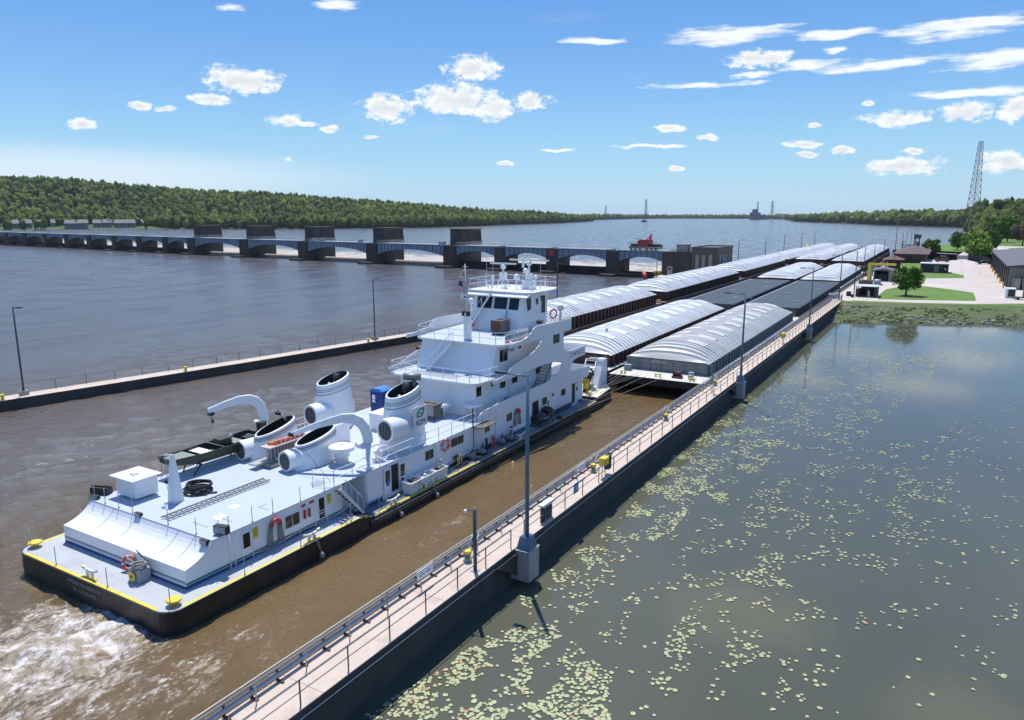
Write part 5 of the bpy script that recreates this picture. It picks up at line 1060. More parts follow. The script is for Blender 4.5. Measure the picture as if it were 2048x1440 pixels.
# railings of the boat deck
def R(name,pts,h=1.0,step=1.7,lv=(0.5,1.0),r=0.026,m='white'): b=MB(); rail(b,pts,h,m,step,lv,r,0.028); return obj(b,name)
R('railing',[(HXR-0.05,34.9,3.235),(HXR-0.05,46.2,3.235)],0.98); R('railing',[(HXR-0.05,30.7,3.235),(HXR-0.05,33.9,3.235)],0.98); R('railing',[(HXR-0.05,30.7,3.235),(HXR-1.3,30.2,3.235)],0.98)
R('railing',[(HXL+0.05,33.0,3.235),(HXL+0.05,44.0,3.235)],0.98)
# folding stair recess between stern house and main house
b=MB()
for s in (-30.05,-30.6): b.add([(s-0.02,30.45,3.2),(s+0.02,30.45,3.2),(s+0.02,32.5,0.9),(s-0.02,32.5,0.9),(s-0.02,30.7,3.22),(s+0.02,30.7,3.22),(s+0.02,32.75,0.9),(s-0.02,32.75,0.9)],[(0,1,2,3),(4,7,6,5),(0,3,7,4),(1,5,6,2),(0,4,5,1)],'white')
for i in range(8): y=30.65+i*0.255; z=2.95-i*0.27; b.box(-30.58,-30.07,y,y+0.22,z,z+0.03,'dark_siding')
obj(b,'stair',fix=False); b=MB(); rail(b,[(-30.0,31.0,2.7),(-30.0,32.5,1.0)],1.0,'white',0.8,(1.0,),0.016,0.016); obj(b,'stair_rail')
# ---------------- side shell (both sides) with its sweeping cut-outs
SH=[(47.0,3.21),(65.85,3.21),(66.3,3.3),(67.1,4.2),(67.1,4.28),(64.1,4.37),(62.45,4.32),(62.4,4.6),(62.6,4.95),(62.95,5.3),(63.4,5.52),(64.0,5.6),(65.9,5.66),(65.9,6.55),(63.4,6.5),(62.1,6.52),(61.6,6.62),(61.05,6.9),(61.05,8.6),(62.65,8.62),(62.65,9.62),(55.75,9.73),(55.35,9.66),(54.9,9.35),(54.3,9.02),(53.4,8.86),(51.2,8.76),(51.2,8.5),(56.9,8.52),(56.75,8.35),(56.3,8.0),(55.5,7.62),(54.2,7.3),(52.8,7.1),(51.6,6.85),(50.9,6.55),(50.1,6.3),(48.6,6.2),(48.6,5.98),(50.1,5.93),(56.6,6.1),(59.1,6.03),(60.3,5.9),(60.75,5.65),(60.7,5.3),(60.3,4.97),(59.6,4.68),(58.8,4.48),(57.4,4.32),(54.2,4.29),(49.5,4.22),(47.0,4.08),(46.3,3.75)]
for (x0,x1,nm) in [(HXR+0.02,HXR+0.10,'side_shell'),(HXL-0.10,HXL-0.02,'side_shell')]:
    bm=bmesh.new(); vs=[bm.verts.new((x0,p[0],p[1])) for p in SH]; f=bm.faces.new(vs); r=bmesh.ops.extrude_face_region(bm,geom=[f]); 
    for g_ in r['geom']:
        if isinstance(g_,bmesh.types.BMVert): g_.co.x=x1
    bmesh.ops.triangulate(bm,faces=[f for f in bm.faces if len(f.verts)>4]); bmesh.ops.recalc_face_normals(bm,faces=bm.faces[:])
    q=MB(); q.add([tuple(v.co) for v in bm.verts],[[v.index for v in f.verts] for f in (bm.verts.index_update() or bm.faces)],'white'); bm.free(); obj(q,nm)
    # cap rails along the free edges
    xm=(x0+x1)/2; edge=[(p[0],p[1]) for p in SH]
    def er(i0,i1): 
        q=MB(); q.path([(xm,edge[i][0],edge[i][1]) for i in range(i0,i1)],0.045,'white',6); obj(q,'cap_rail')
    er(3,13); er(13,19); er(20,27); er(28,38); er(41,53)
win(58.85,60.15,7.72,8.55,x=HXR+0.10)
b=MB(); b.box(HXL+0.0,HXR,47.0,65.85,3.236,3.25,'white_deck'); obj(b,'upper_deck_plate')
# ---------------- second level
def house(name,xl,xr,y0b,y0t,y1,z0,z1,flare=0.0):
    b=MB(); vs=[(xl-flare,y0b,z0),(xr+flare,y0b,z0),(xr,y1,z0),(xl,y1,z0),(xl,y0t,z1),(xr,y0t,z1),(xr,y1,z1),(xl,y1,z1)]
    b.add(vs,[(0,3,2,1),(4,5,6,7),(0,1,5,4),(1,2,6,5),(2,3,7,6),(3,0,4,7)],'white'); return obj(b,name)
house('second_house',-39.8,-32.0,47.95,48.5,61.5,3.25,5.92)
def slab(name,xl,xr,y0,y1,z0,z1,r=0.9,xl2=None,xr2=None,m='white_deck'):
    xl2=xl if xl2 is None else xl2; xr2=xr if xr2 is None else xr2
    P=[]
    for i in range(6): a=math.pi+i*math.pi/10; P.append((xl+r+r*math.cos(a),y0+r+r*math.sin(a)))
    for i in range(6): a=1.5*math.pi+i*math.pi/10; P.append((xr-r+r*math.cos(a),y0+r+r*math.sin(a)))
    P+=[(xr2,y1),(xl2,y1)]; b=MB(); b.ext(P,'z',z0,z1,'white'); o=obj(b,name)
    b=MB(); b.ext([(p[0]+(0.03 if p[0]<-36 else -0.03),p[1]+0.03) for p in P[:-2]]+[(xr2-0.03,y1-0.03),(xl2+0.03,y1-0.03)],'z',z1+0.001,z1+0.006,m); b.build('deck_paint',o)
slab('second_deck',-40.45,-31.35,47.35,62.3,5.93,6.10,0.9,HXL,HXR)
R('railing',[(-40.35,61,6.1),(-40.35,47.9,6.1),(-39.8,47.45,6.1),(-32.0,47.45,6.1),(-31.4,48.0,6.1),(-31.1,50.2,6.1)],1.0,1.35)
obj(MB().box(-38.9,-34.0,48.2,49.7,6.107,6.112,'galv'),'deck_grating')
# wing trays forward (both sides and both levels)
for (y0,y1,z0,z1,x0,x1) in [(61.2,65.9,5.68,6.55,-33.5,HXR+0.02),(61.2,65.9,5.68,6.55,HXL-0.02,-38.3),(62.3,67.1,3.25,4.28,-33.5,HXR+0.02),(62.3,67.1,3.25,4.28,HXL-0.02,-38.3)]:
    b=MB(); b.box(x0,x1,y0,y1,z0,z0+0.10,'white_deck'); b.box(x0,x1,y1-0.08,y1-0.003,z0+0.101,z1-0.003,'white'); inx=x0 if x0<-36 and False else (x0 if x0>-36 else x1-0.08); b.box(inx,inx+0.08,y0,y1-0.081,z0+0.101,z1-0.003,'white'); obj(b,'wing_deck')
obj(MB().box(HXR+0.105,HXR+0.125,62.3,65.6,5.75,6.45,'sign_white'),'name_panel')
text('lettering','ARTCO',0.52,'navy_ink',tb,(HXR+0.13,63.95,6.08),RX,0.004,0.9)
b=MB()
for z in (5.93,6.2): b.box(HXR+0.127,HXR+0.133,62.45,63.0,z,z+0.07,'navy_ink').box(HXR+0.127,HXR+0.133,64.95,65.45,z,z+0.07,'navy_ink')
obj(b,'panel_stripe')
for (y0,y1,z0,z1,m_) in [(48.3,49.1,4.8,5.6,False),(50.55,51.0,5.2,5.55,True),(52.0,52.9,4.75,5.6,False),(54.0,54.95,4.8,5.62,False),(58.3,59.2,4.85,5.6,False)]: win(y0,y1,z0,z1,x=-31.99,mull=m_)
obj(MB().box(-31.99,-31.7,51.3,52.9,3.3,4.2,'white').box(-31.7,-31.68,52.2,52.8,3.5,4.0,'galv'),'wall_unit')
obj(MB().tube((-31.92,53.5,3.3),(-31.92,53.5,5.9),0.03,'white'),'pipe')
b=MB()
for i in range(10): b.box(-32.0,-31.1,57.6+i*0.24,57.6+i*0.24+0.22,3.5+i*0.25,3.53+i*0.25,'galv')
b.tube((-31.1,57.5,3.3),(-31.1,60.1,6.0),0.05,'steel_blue').tube((-32.0,57.5,3.3),(-32.0,60.1,6.0),0.05,'steel_blue'); 
for i in range(6): b.tube((-31.1,57.6+i*0.45,3.4+i*0.46),(-31.1,57.6+i*0.45,4.3+i*0.46),0.02,'white')
obj(b,'side_stair')
# ---------------- third level
house('third_house',-39.7,-31.95,50.5,51.5,60.8,6.115,8.5,0.0)
slab('third_deck',-40.45,-31.2,51.1,62.6,8.51,8.68,0.9,HXL,HXR)
win(51.85,53.2,7.05,8.1,x=-31.94,mull=True); win(55.0,55.5,7.75,8.05,x=-31.94,mull=True)
obj(MB().lathe((-31.8,53.6,8.0),[(0.22,0),(0.25,0.12),(0.2,0.16)],'galv',14,(1,-0.5,0)),'searchlight')
R('railing',[(-41.1,55,8.68),(-40.35,51.7,8.68),(-39.8,51.2,8.68),(-31.9,51.2,8.68),(-31.25,51.7,8.68),(-31.0,55.1,8.68)],1.0,1.5)
o=obj(MB().box(-31.16,-31.10,51.6,55.3,8.95,9.55,'sign_white'),'name_board'); o.rotation_euler=(0,0,0); text('lettering','AMERICAN BEAUTY',0.47,'navy_ink',o,(-31.09,53.35,9.24),RX,0.004,0.92)
b=MB(); b.cbox((-31.6,52.6,8.8),(0.35,0.5,0.2),'orange',0.4); obj(b,'orange_case'); b=MB(); b.tube((-31.5,53.2,8.82),(-31.35,55.0,8.9),0.16,'pinkish',8); obj(b,'rolled_hose')
def stairs(p0,p1,w,n,name='stair',rl=True):
    p0=Vector(p0);p1=Vector(p1); b=MB(); d=Vector((p1.x-p0.x,p1.y-p0.y,0)).normalized(); s=d.cross(Vector((0,0,1)))*w/2
    for sg in (-1,1):
        a=p0+s*sg; c=p1+s*sg; up=Vector((0,0,0.13)); t=s.normalized()*0.02; vs=[a-t-up,a+t-up,c+t-up,c-t-up,a-t+up,a+t+up,c+t+up,c-t+up]; b.add(vs,[(0,3,2,1),(4,5,6,7),(0,1,5,4),(1,2,6,5),(2,3,7,6),(3,0,4,7)],'white')
    for i in range(n):
        c=p0+(p1-p0)*((i+0.5)/n); an=math.atan2(d.y,d.x); b.cbox(tuple(c),(0.24,w,0.04),'steel_blue',an)
    o=obj(b,name,fix=False)
    if rl:
        q=MB(); 
        for sg in (-1,1): rail(q,[tuple(p0+s*sg),tuple(p1+s*sg)],0.9,'white',0.9,(1.0,),0.016,0.016)
        q.build('handrail',o)
stairs((-38.1,49.9,6.15),(-36.0,50.8,8.6),0.75,9); stairs((-38.4,56.6,8.72),(-36.4,57.7,12.2),0.65,13)
# mast and flags
b=MB(); b.ext([(-35.75,52.15),(-35.3,52.15),(-35.25,52.65),(-35.8,52.65)],'z',8.68,11.0,'white'); o=obj(b,'mast'); MB().tube((-35.55,52.4,11.0),(-35.7,52.4,15.2),0.035,'white',8).tube((-35.95,52.4,14.95),(-35.4,52.4,14.95),0.02,'white').tube((-35.7,52.4,14.8),(-36.35,52.4,14.15),0.018,'white').tube((-36.35,52.4,14.15),(-35.65,52.4,13.95),0.018,'white').tube((-35.6,52.4,11.0),(-36.3,52.3,14.1),0.006,'wire_rope',4).build('flag_pole',o)
MB().box(-35.9,-35.65,52.1,52.4,10.75,11.15,'black').box(-35.45,-35.2,52.1,52.4,10.75,11.15,'black').build('mast_light',o)
def flagmesh(o3,w,h,fn,name,label,grp=None):
    n,m_=16,13; mb=MB(); P={}
    for i in range(n+1):
        for j in range(m_+1):
            u=i/n; v=j/m_; P[i,j]=(o3[0]+u*w*0.85+0.03*math.sin(u*9),o3[1]-0.10*math.sin(u*7+v*1.5)-0.1*u,o3[2]-v*h-0.35*u*w*0.6+0.03*math.sin(u*8+v))
    for i in range(n):
        for j in range(m_): mb.add([P[i,j],P[i+1,j],P[i+1,j+1],P[i,j+1]],[(0,1,2,3)],fn(i/n,j))
    o=mb.build(name,fix=False); tag(o,label,'flag'); return o
flagmesh((-36.3,52.35,13.75),1.05,0.85,lambda u,j:'cloth_blue' if (u<0.42 and j<7) else ('cloth_red' if j%2==0 else 'cloth_white'),'flag','red white and blue striped flag flying from the mast behind the pilothouse')
flagmesh((-36.1,52.35,12.75),0.85,0.5,lambda u,j:'ink_blue' if (0.35<u<0.7 and 4<j<9) else 'cloth_white','flag','small white pennant with a dark blue mark below the striped flag')
# ---------------- pilothouse
PX0,PX1=-38.55,-33.25; z0,z1=8.69,12.0
b=MB(); vs=[(PX0-0.15,57.2,z0),(PX1+0.15,57.2,z0),(PX1,62.7,z0),(PX0,62.7,z0),(PX0+0.1,58.15,z1),(PX1-0.1,58.15,z1),(PX1,63.0,z1),(PX0,63.0,z1)]
b.add(vs,[(0,3,2,1),(4,5,6,7),(0,1,5,4),(1,2,6,5),(2,3,7,6),(3,0,4,7)],'white'); ph=obj(b,'pilothouse')
def aftpt(x,z,off=0.0): 
    y=57.2+(z-z0)/(z1-z0)*0.95; return (x,y-off,z)
def aftwin(x0,x1,z0_,z1_):
    q=MB(); q.add([aftpt(x0,z0_,0.012),aftpt(x1,z0_,0.012),aftpt(x1,z1_,0.012),aftpt(x0,z1_,0.012)],[(0,1,2,3)],'glass_dark'); o=MB()
    for (a,c) in [((x0-.06,z0_-.06),(x1+.06,z0_)),((x0-.06,z1_),(x1+.06,z1_+.06)),((x0-.06,z0_),(x0,z1_)),((x1,z0_),(x1+.06,z1_))]:
        o.add([aftpt(a[0],a[1],0.03),aftpt(c[0],a[1],0.03),aftpt(c[0],c[1],0.03),aftpt(a[0],c[1],0.03),aftpt(a[0],a[1],0.0),aftpt(c[0],a[1],0.0),aftpt(c[0],c[1],0.0),aftpt(a[0],c[1],0.0)],[(0,1,2,3),(0,4,5,1),(1,5,6,2),(2,6,7,3),(3,7,4,0)],'white')
    w=o.build('window',ph,fix=False); q.build('pane',w,fix=False)
aftwin(-38.1,-36.45,10.75,11.8); aftwin(-36.2,-34.8,10.75,11.8); aftwin(-34.6,-33.55,10.75,11.8)
def sidewin(y0,y1,z0_,z1_):
    X=lambda z: PX1+0.15*(1-(z-z0)/(z1-z0))*0+0.02
    w=MB().box(PX1-0.02,PX1+0.05,y0-.06,y1+.06,z1_,z1_+.05,'white').box(PX1-0.02,PX1+0.05,y0-.06,y1+.06,z0_-.05,z0_,'white').build('window',ph); MB().box(PX1-0.05,PX1+0.035,y0,y1,z0_,z1_,'glass_dark').build('pane',w)
sidewin(58.9,59.6,10.1,11.75); sidewin(60.6,61.0,10.8,11.6); sidewin(61.5,62.4,10.1,11.75)
MB().tube(aftpt(-34.72,8.75,0.05),aftpt(-34.72,10.7,0.05),0.03,'steel_blue').build('conduit',ph)
# roof with sun visor
b=MB(); P=[(-39.2,58.0),(-32.6,57.8),(-32.25,58.3),(-32.2,62.6),(-32.9,64.2),(-38.7,64.2),(-39.3,62.6),(-39.3,58.4)]
b.ext(P,'z',12.22,12.38,'white'); rf=obj(b,'pilothouse_roof')
b=MB(); b.add([(-39.3,58.2,12.23),(-32.4,57.95,12.23),(-32.4,57.35,11.98),(-38.9,57.55,11.98),(-39.3,58.2,12.17),(-32.4,57.95,12.17),(-32.4,57.35,11.93),(-38.9,57.55,11.93)],[(0,1,2,3),(4,7,6,5),(3,2,6,7),(0,3,7,4),(1,5,6,2)],'white'); b.build('visor',rf,fix=False)
b=MB(); b.box(PX0-0.1,PX1+0.1,58.2,63.1,12.0,12.22,'white'); b.build('eave',rf)
b=MB(); rail(b,[(p[0]*1.0+(0.08 if p[0]<-36 else -0.08),p[1]+(0.08 if p[1]<60 else -0.08),12.38) for p in P+[P[0]]],1.0,'white',1.25,(0.5,1.0),0.017,0.019); b.build('roof_railing',rf)
def radar(x,y,zh,L_,ang,base=12.38):
    o=MB().box(x-0.28,x+0.28,y-0.28,y+0.28,base+0.75,base+1.45,'white').tube((x,y,base+1.4),(x,y,zh-0.5),0.11,'white',10).build('radar_pedestal',tb)
    q=MB()
    for sx,sy in ((-1,-1),(1,-1),(1,1),(-1,1)): q.tube((x+sx*0.5,y+sy*0.5,base),(x+sx*0.25,y+sy*0.25,base+0.8),0.05,'white')
    q.build('radar_legs',o); MB().lathe((x,y,zh-0.5),[(0.14,0),(0.26,0.1),(0.28,0.3),(0.12,0.42)],'white',16).build('gearbox',o)
    MB().cbox((x,y,zh),(L_,0.12,0.15),'sign_white',ang).build('scanner',o)
radar(-37.1,61,14.7,2.75,0.12); radar(-34.35,61.2,15.1,4.2,0.02)
for (x,y,h,r) in [(-35.4,60.7,0.9,0.32),(-33.6,61.2,1.0,0.22),(-38.6,61.5,0.8,0.15),(-38.0,60.5,0.8,0.15),(-34.9,61.5,1.5,0.26)]:
    b=MB(); b.tube((x,y,12.38),(x,y,12.38+h),0.05,'white').lathe((x,y,12.38+h),[(r*0.8,0),(r,r*0.5),(r*0.9,r),(r*0.5,r*1.5),(r*0.1,r*1.7)],'white',14); obj(b,'antenna_dome')
for (x,y,h) in [(-39.0,61,3.0),(-38.4,61.2,2.9),(-33.0,61,2.6),(-35.0,61.2,2.8),(-33.3,62.5,1.3)]: obj(MB().tube((x,y,12.38),(x,y,12.38+h),0.014,'white',5).tube((x,y,12.38),(x,y,12.7+0.2),0.05,'white',6),'whip_antenna')
b=MB()
b.box(-35.1,-34.9,61.1,61.3,14.4,15.3,'white').box(-34.9,-33.8,60.8,61.6,12.38,13.2,'white')
obj(b,'equipment_box')
for (x,y) in [(-36.3,60.2),(-35.8,59.3),(-33.3,60.2),(-33.0,59.2),(-37.8,59.4),(-34.4,59.9)]: obj(MB().tube((x,y,12.38),(x,y,12.62),0.04,'white').cbox((x,y,12.7),(0.28,0.22,0.2),'white',0.3),'roof_lamp')
# air conditioner and gear on the third deck
t=empty('air_conditioner',(-34.5,56.3,8.7),'brown and grey boxy cooling unit behind the pilothouse above the name board','air conditioner'); MB().box(-35.1,-34.0,55.5,57.0,8.95,10.0,'tarp_tan').build('case',t); MB().box(-35.05,-34.05,55.46,55.499,9.0,9.95,'rust_brown').build('coil',t); MB().box(-35.0,-34.1,55.6,56.9,8.69,8.95,'black').build('stand',t); MB().lathe((-34.55,56.3,10.0),[(0.35,0),(0.35,0.03)],'black',16).build('fan',t)
t=empty('air_conditioner',(-34.8,46.0,3.24),'rusty brown two-fan cooling unit on legs between the logo funnel and the mushroom vents','air conditioner'); MB().box(-35.5,-34.0,45.3,46.5,3.6,4.5,'tarp_tan').build('case',t); MB().box(-35.45,-34.05,45.26,45.3,3.65,4.45,'grey_metal').build('coil',t)
for x in (-35.1,-34.45): MB().lathe((x,45.9,4.5),[(0.27,0),(0.27,0.03)],'black',16).build('fan',t)
for (x,y) in ((-35.45,45.35),(-34.05,45.35),(-35.45,46.45),(-34.05,46.45)): MB().box(x-.03,x+.03,y-.03,y+.03,3.24,3.6,'black').build('leg',t)
obj(MB().lathe((-30.95,61.2,9.62),[(0.14,0),(0.10,0.9),(0.3,1.0),(0.3,1.4),(0.1,1.5)],'white',14),'wing_searchlight'); obj(MB().lathe((-41.0,61.2,9.62),[(0.14,0),(0.10,0.9),(0.3,1.0),(0.3,1.4),(0.1,1.5)],'white',14),'wing_searchlight')
obj(MB().cbox((-31.3,57.8,9.85),(0.5,0.9,0.25),'black',0.3),'wing_floodlight')
b=MB()
for i in range(6): b.tube((-32.9+0.0,58.2+i*0.25,8.7),(-32.4,58.2+i*0.25,9.7),0.02,'galv')
obj(b,'deck_ladder')
# folding platform hanging at the starboard rail
b=MB(); b.box(-30.55,-29.6,45.6,47.6,3.18,3.24,'tarp_tan'); b.tube((-30.5,45.7,1.1),(-30.5,45.7,3.2),0.03,'black').tube((-29.65,47.5,1.1),(-29.65,47.5,3.2),0.03,'galv'); rail(b,[(-30.5,45.6,3.24),(-29.65,45.6,3.24),(-29.65,47.6,3.24)],1.0,'galv',0.9,(0.5,1.0),0.016,0.02); b.tube((-30.5,45.6,3.2),(-30.5,45.6,4.7),0.05,'black'); obj(b,'gangway_platform')
# tow knees at the head
for sx in (-31.3,-40.5):
    b=MB(); x0,x1=sx-0.35,sx+0.35; b.ext([(70.0,1.2),(72.55,1.2),(72.55,4.1),(71.6,4.1)],'x',x0,x1,'white'); o=obj(b,'push_knee'); q=MB()
    for i in range(7): z=1.5+i*0.38; y=70.15+(z-1.2)*0.55; q.box(x0-1.35,x0-0.02,y,y+0.2,z,z+0.04,'galv')
    q.tube((x0-1.3,70.0,1.2),(x0-1.3,71.5,4.0),0.05,'white').tube((x0-0.1,70.0,1.2),(x0-0.1,71.5,4.0),0.05,'white').tube((x0-1.3,71.5,4.0),(x1,71.5,4.1),0.05,'white').tube((x0-1.3,72.3,4.0),(x1,72.3,4.1),0.05,'white'); q.build('knee_steps',o)
    MB().torus((sx-0.75,70.35,2.75),0.42,0.10,'rubber',(0.3,-1,0),18,6).build('coiled_hose',o)
    MB().box(x0-0.01,x1+0.01,72.56,72.75,1.2,4.0,'rubber').build('fender_pad',o)
for (x,y) in [(-30.6,67.5),(-30.8,69.2),(-31.9,71.8),(-33.6,72.1),(-30.4,66.9),(-34.8,71.9),(-37,72.0)]: obj(MB().lathe((x,y,1.2),[(0.16,0),(0.13,0.35),(0.2,0.4)],'pale_yellow',10),'head_bitt')
for (x,y) in [(-31.3,68.8),(-32.8,68.4),(-39.5,69.5)]: o=obj(MB().cbox((x,y,1.4),(0.8,0.6,0.4),'galv'),'deck_winch'); MB().lathe((x-0.3,y,1.65),[(0.28,0),(0.28,0.6)],'grey_metal',12,(1,0,0)).build('drum',o)
obj(MB().tube((-31.1,72.3,4.1),(-31.1,72.3,7.4),0.014,'white',5),'jackstaff')
flagmesh((-31.1,72.3,7.4),0.4,0.35,lambda u,j:'cloth_white','flag','tiny white pennant on a thin staff at the head of the towboat')
# ================================================================= THINGS ABOARD THE TOWBOAT
def ring(c,ax,lab,R_r=0.36,m='orange_red',grp='orange life rings',half=False):
    t=empty('life_ring',c,lab,'life ring',grp)
    if half: MB().torus(c,R_r,0.075,'red',ax,16,8,None,-0.15,math.pi+0.15).build('ring',t)
    else: MB().torus(c,R_r,0.075,m,ax,20,8,'sign_white').build('ring',t); MB().torus(c,R_r+0.085,0.012,'sign_white',ax,20,5).build('grab_line',t)
    return t
ring((-34.85,20.18,1.72),(0.5,-1,0.15),'orange life ring leaning by the rope reel on the stern deck',0.34)
ring((-30.50,42.0,2.76),(1,0,0),'life ring on the deckhouse wall between two side windows under the funnel deck',0.42)
ring((-38.3,57.0,9.35),(0.3,-1,0),'life ring on the third-deck rail at the foot of the pilothouse ladder',0.36)
ring((-31.9,61.6,10.1),(1,-0.4,0),'life ring standing at the starboard side of the pilothouse against the barge cover',0.40)
def vests(c,lab):
    t=empty('work_vest_rack',c,lab,'life vest','red-collared work vests hung on the deckhouse'); MB().torus((c[0]+0.1,c[1],c[2]),0.30,0.11,'red',(1,0,0),16,8,None,-0.1,math.pi+0.1).build('collar',t)
    for s in (-1,1):
        q=MB()
        for k in range(4): q.tube((c[0]+0.06,c[1]+s*(0.24+0.05*k),c[2]-0.02),(c[0]+0.05,c[1]+s*(0.25+0.10*k),c[2]-1.05),0.05,'rope',6)
        q.build('rope_strand',t)
vests((-30.55,25.98,2.6),'red padded collar with hanging ropes on the stern house wall'); vests((-30.55,52.45,2.75),'red padded collar with hanging ropes on the forward house wall')
# rope reel
t=empty('rope_reel',(-33.5,19.9,1.28),'boxed hose reel with yellow flange on the stern deck beside the life ring','reel')
MB().box(-33.95,-33.1,19.55,20.2,1.29,1.95,'galv').build('crate',t); MB().lathe((-33.55,19.50,1.62),[(0.27,0),(0.27,0.04)],'yellow',16,(0,-1,0)).lathe((-33.55,19.45,1.62),[(0.06,0),(0.06,0.03)],'black',10,(0,-1,0)).build('flange',t)
q=MB()
for k in range(5): q.torus((-33.5+random.uniform(-.1,.1),19.85,2.0+0.05*k),0.28+0.02*k,0.035,'rope',(random.uniform(-.2,.2),random.uniform(-.2,.2),1),16,5)
q.build('coiled_line',t)
q=MB(); q.tube((-34.6,20.3,1.31),(-35.6,20.2,1.31),0.05,'black').tube((-33.9,20.3,2.2),(-34.4,20.33,2.5),0.02,'black').tube((-33.4,20.3,2.1),(-34.4,20.33,2.5),0.02,'black'); tag(q.build('hose'),'black hose lying along the stern wall beside the life ring','hose')
# hose coil on the roof
t=empty('hose_coil',(-37.0,25.9,3.24),'big loose coil of black hose on the roof beside the stern light mast','hose coil')
for k in range(9):
    a=random.uniform(-.08,.08); MB().torus((-37.0+random.uniform(-.1,.1),26.0+random.uniform(-.1,.1),3.30+0.055*k),0.75+random.uniform(-0.12,0.1),0.042,'rubber',(a,random.uniform(-.1,.1),1),26,6).build('hose_turn',t)
MB().tube((-36.3,25.8,3.3),(-35.8,26.4,3.3),0.05,'rubber').tube((-36.6,25.2,3.35),(-36.0,25.9,3.33),0.05,'rubber').build('hose_end',t); MB().lathe((-36.7,25.3,3.4),[(0.07,0),(0.07,0.2)],'alu',8,(1,1,0)).build('coupling',t)
def ladder(p0,p1,w,n,lab,grp,m='alu',r=0.04):
    t=empty('ladder',p0,lab,'ladder',grp); p0=Vector(p0);p1=Vector(p1); d=(p1-p0).normalized(); s=d.cross(Vector((0,0,1))).normalized()*w/2 if abs(d.z)<0.9 else Vector((w/2,0,0))
    for sg in (-1,1): MB().tube(p0+s*sg,p1+s*sg,r,m,4).build('rail',t)
    q=MB()
    for i in range(n): c=p0+(p1-p0)*(i+0.5)/n; q.tube(c-s,c+s,r*0.6,m,5)
    q.build('rung',t); return t
ladder((-34.9,22.35,3.36),(-34.9,29.3,3.36),0.52,22,'long aluminium ladder lying flat along the stern house roof','ladders on the roof',m='grey_metal',r=0.055)
# ladders stacked on edge with red-brown material on top, between the two small funnels
t=empty('ladder_rack',(-37.0,32.2,3.24),'rack of aluminium ladders standing between the two small funnels','rack')
for k in range(10):
    y=31.3+k*0.28; MB().box(-37.15,-36.95,y,y+0.05,3.25,4.45,'alu').box(-36.93,-36.75,y+.03,y+0.09,3.6,4.4,'grey_metal').build('upright',t)
MB().box(-37.5,-36.6,31.1,34.2,4.45,4.52,'pinkish').build('top_board',t)
MB().box(-37.6,-36.9,30.2,31.6,3.5,3.62,'alu').box(-37.3,-36.3,30.9,31.9,3.26,3.5,'grey_metal').build('plank',t)
t=empty('canvas_roll',(-37.0,32.8,4.5),'red and tan canvas bundle lying on top of the ladder rack','canvas'); q=MB()
for k in range(7): q.tube((-37.3+0.04*k,31.6+k*0.4,4.60+0.02*(k%2)),(-36.8,31.95+k*0.4,4.62),0.13,'pinkish' if k not in (0,) else 'orange',8)
q.build('fold',t); q=MB(); q.tube((-36.9,31.8,4.66),(-36.9,34.3,4.7),0.12,'orange_red',8); q.build('strap',t)
# jon boat on its cradle
t=empty('jon_boat',(-40.2,29.5,4.2),'olive green flat-bottomed work boat hoisted on the port side under the davit','boat')
L0,L1=26.3,33.4; zc=3.85
def sec(y):
    u=(y-L0)/(L1-L0); w=0.70+0.28*min(1,u*2.2); zb=zc+0.38*max(0,1-u*3.2)**1.5; return w,zb
Y=[L0+ (L1-L0)*i/14 for i in range(15)]; q=MB(); vs=[]
cxb=-40.35
for y in Y:
    w,zb=sec(y); zt=zc+0.62+0.08*max(0,1-(y-L0)/2); vs+=[(cxb-w,y,zt),(cxb-w*0.82,y,zb),(cxb+w*0.82,y,zb),(cxb+w,y,zt)]
fs=[(i*4+k,(i+1)*4+k,(i+1)*4+k+1,i*4+k+1) for i in range(14) for k in range(3)]+[(0,1,2,3),(56,59,58,57)]
q.add(vs,fs,'olive'); q.build('hull',t,fix=False); q=MB(); 
for s in (0,3): q.path([vs[i*4+s] for i in range(15)],0.045,'olive',6)
q.path([vs[0],vs[3]],0.045,'olive'); q.build('gunwale',t)
def deckp(y0,y1,dz,m,nm,inset=0.06):
    q=MB(); (w0,_),(w1,_)=sec(y0),sec(y1); q.add([(cxb-w0+inset,y0,zc+dz),(cxb+w0-inset,y0,zc+dz),(cxb+w1-inset,y1,zc+dz),(cxb-w1+inset,y1,zc+dz)],[(0,1,2,3)],m); q.build(nm,t,fix=False)
deckp(L0+0.05,28.0,0.60,'olive_light','fore_deck'); deckp(28.0,33.3,0.12,'olive','floor'); deckp(28.5,29.3,0.5,'sign_white','bench'); deckp(31.2,32.0,0.46,'olive_light','bench')
MB().box(cxb-0.35,cxb+0.4,30.0,30.9,zc+0.12,zc+1.0,'olive').build('console',t); MB().tube((cxb-0.9,29.9,zc+0.68),(cxb+0.95,29.9,zc+0.66),0.035,'rope').build('strap',t)
MB().box(cxb-0.3,cxb+0.3,32.2,33.0,zc+0.15,zc+0.55,'black').tube((cxb-0.6,31.4,zc+0.5),(cxb-0.5,31.6,zc+0.85),0.12,'galv',8).build('battery_box',t)
q=MB(); q.cbox((cxb,33.75,zc+0.95),(0.42,0.55,0.62),'black').tube((cxb,33.75,zc+0.7),(cxb,33.9,zc-0.2),0.11,'black',8).cbox((cxb,33.45,zc+0.55),(0.35,0.3,0.4),'grey_metal'); q.build('outboard_motor',t)
for y in (28.2,31.8):
    q=MB(); q.box(cxb-0.75,cxb+0.75,y,y+0.1,3.72,3.82,'black'); q.tube((cxb-0.7,y,3.75),(cxb-0.4,y-0.5,3.24),0.045,'black').tube((cxb+0.7,y,3.75),(cxb+0.9,y-0.7,3.24),0.045,'black'); cr=q.build('cradle',tb)
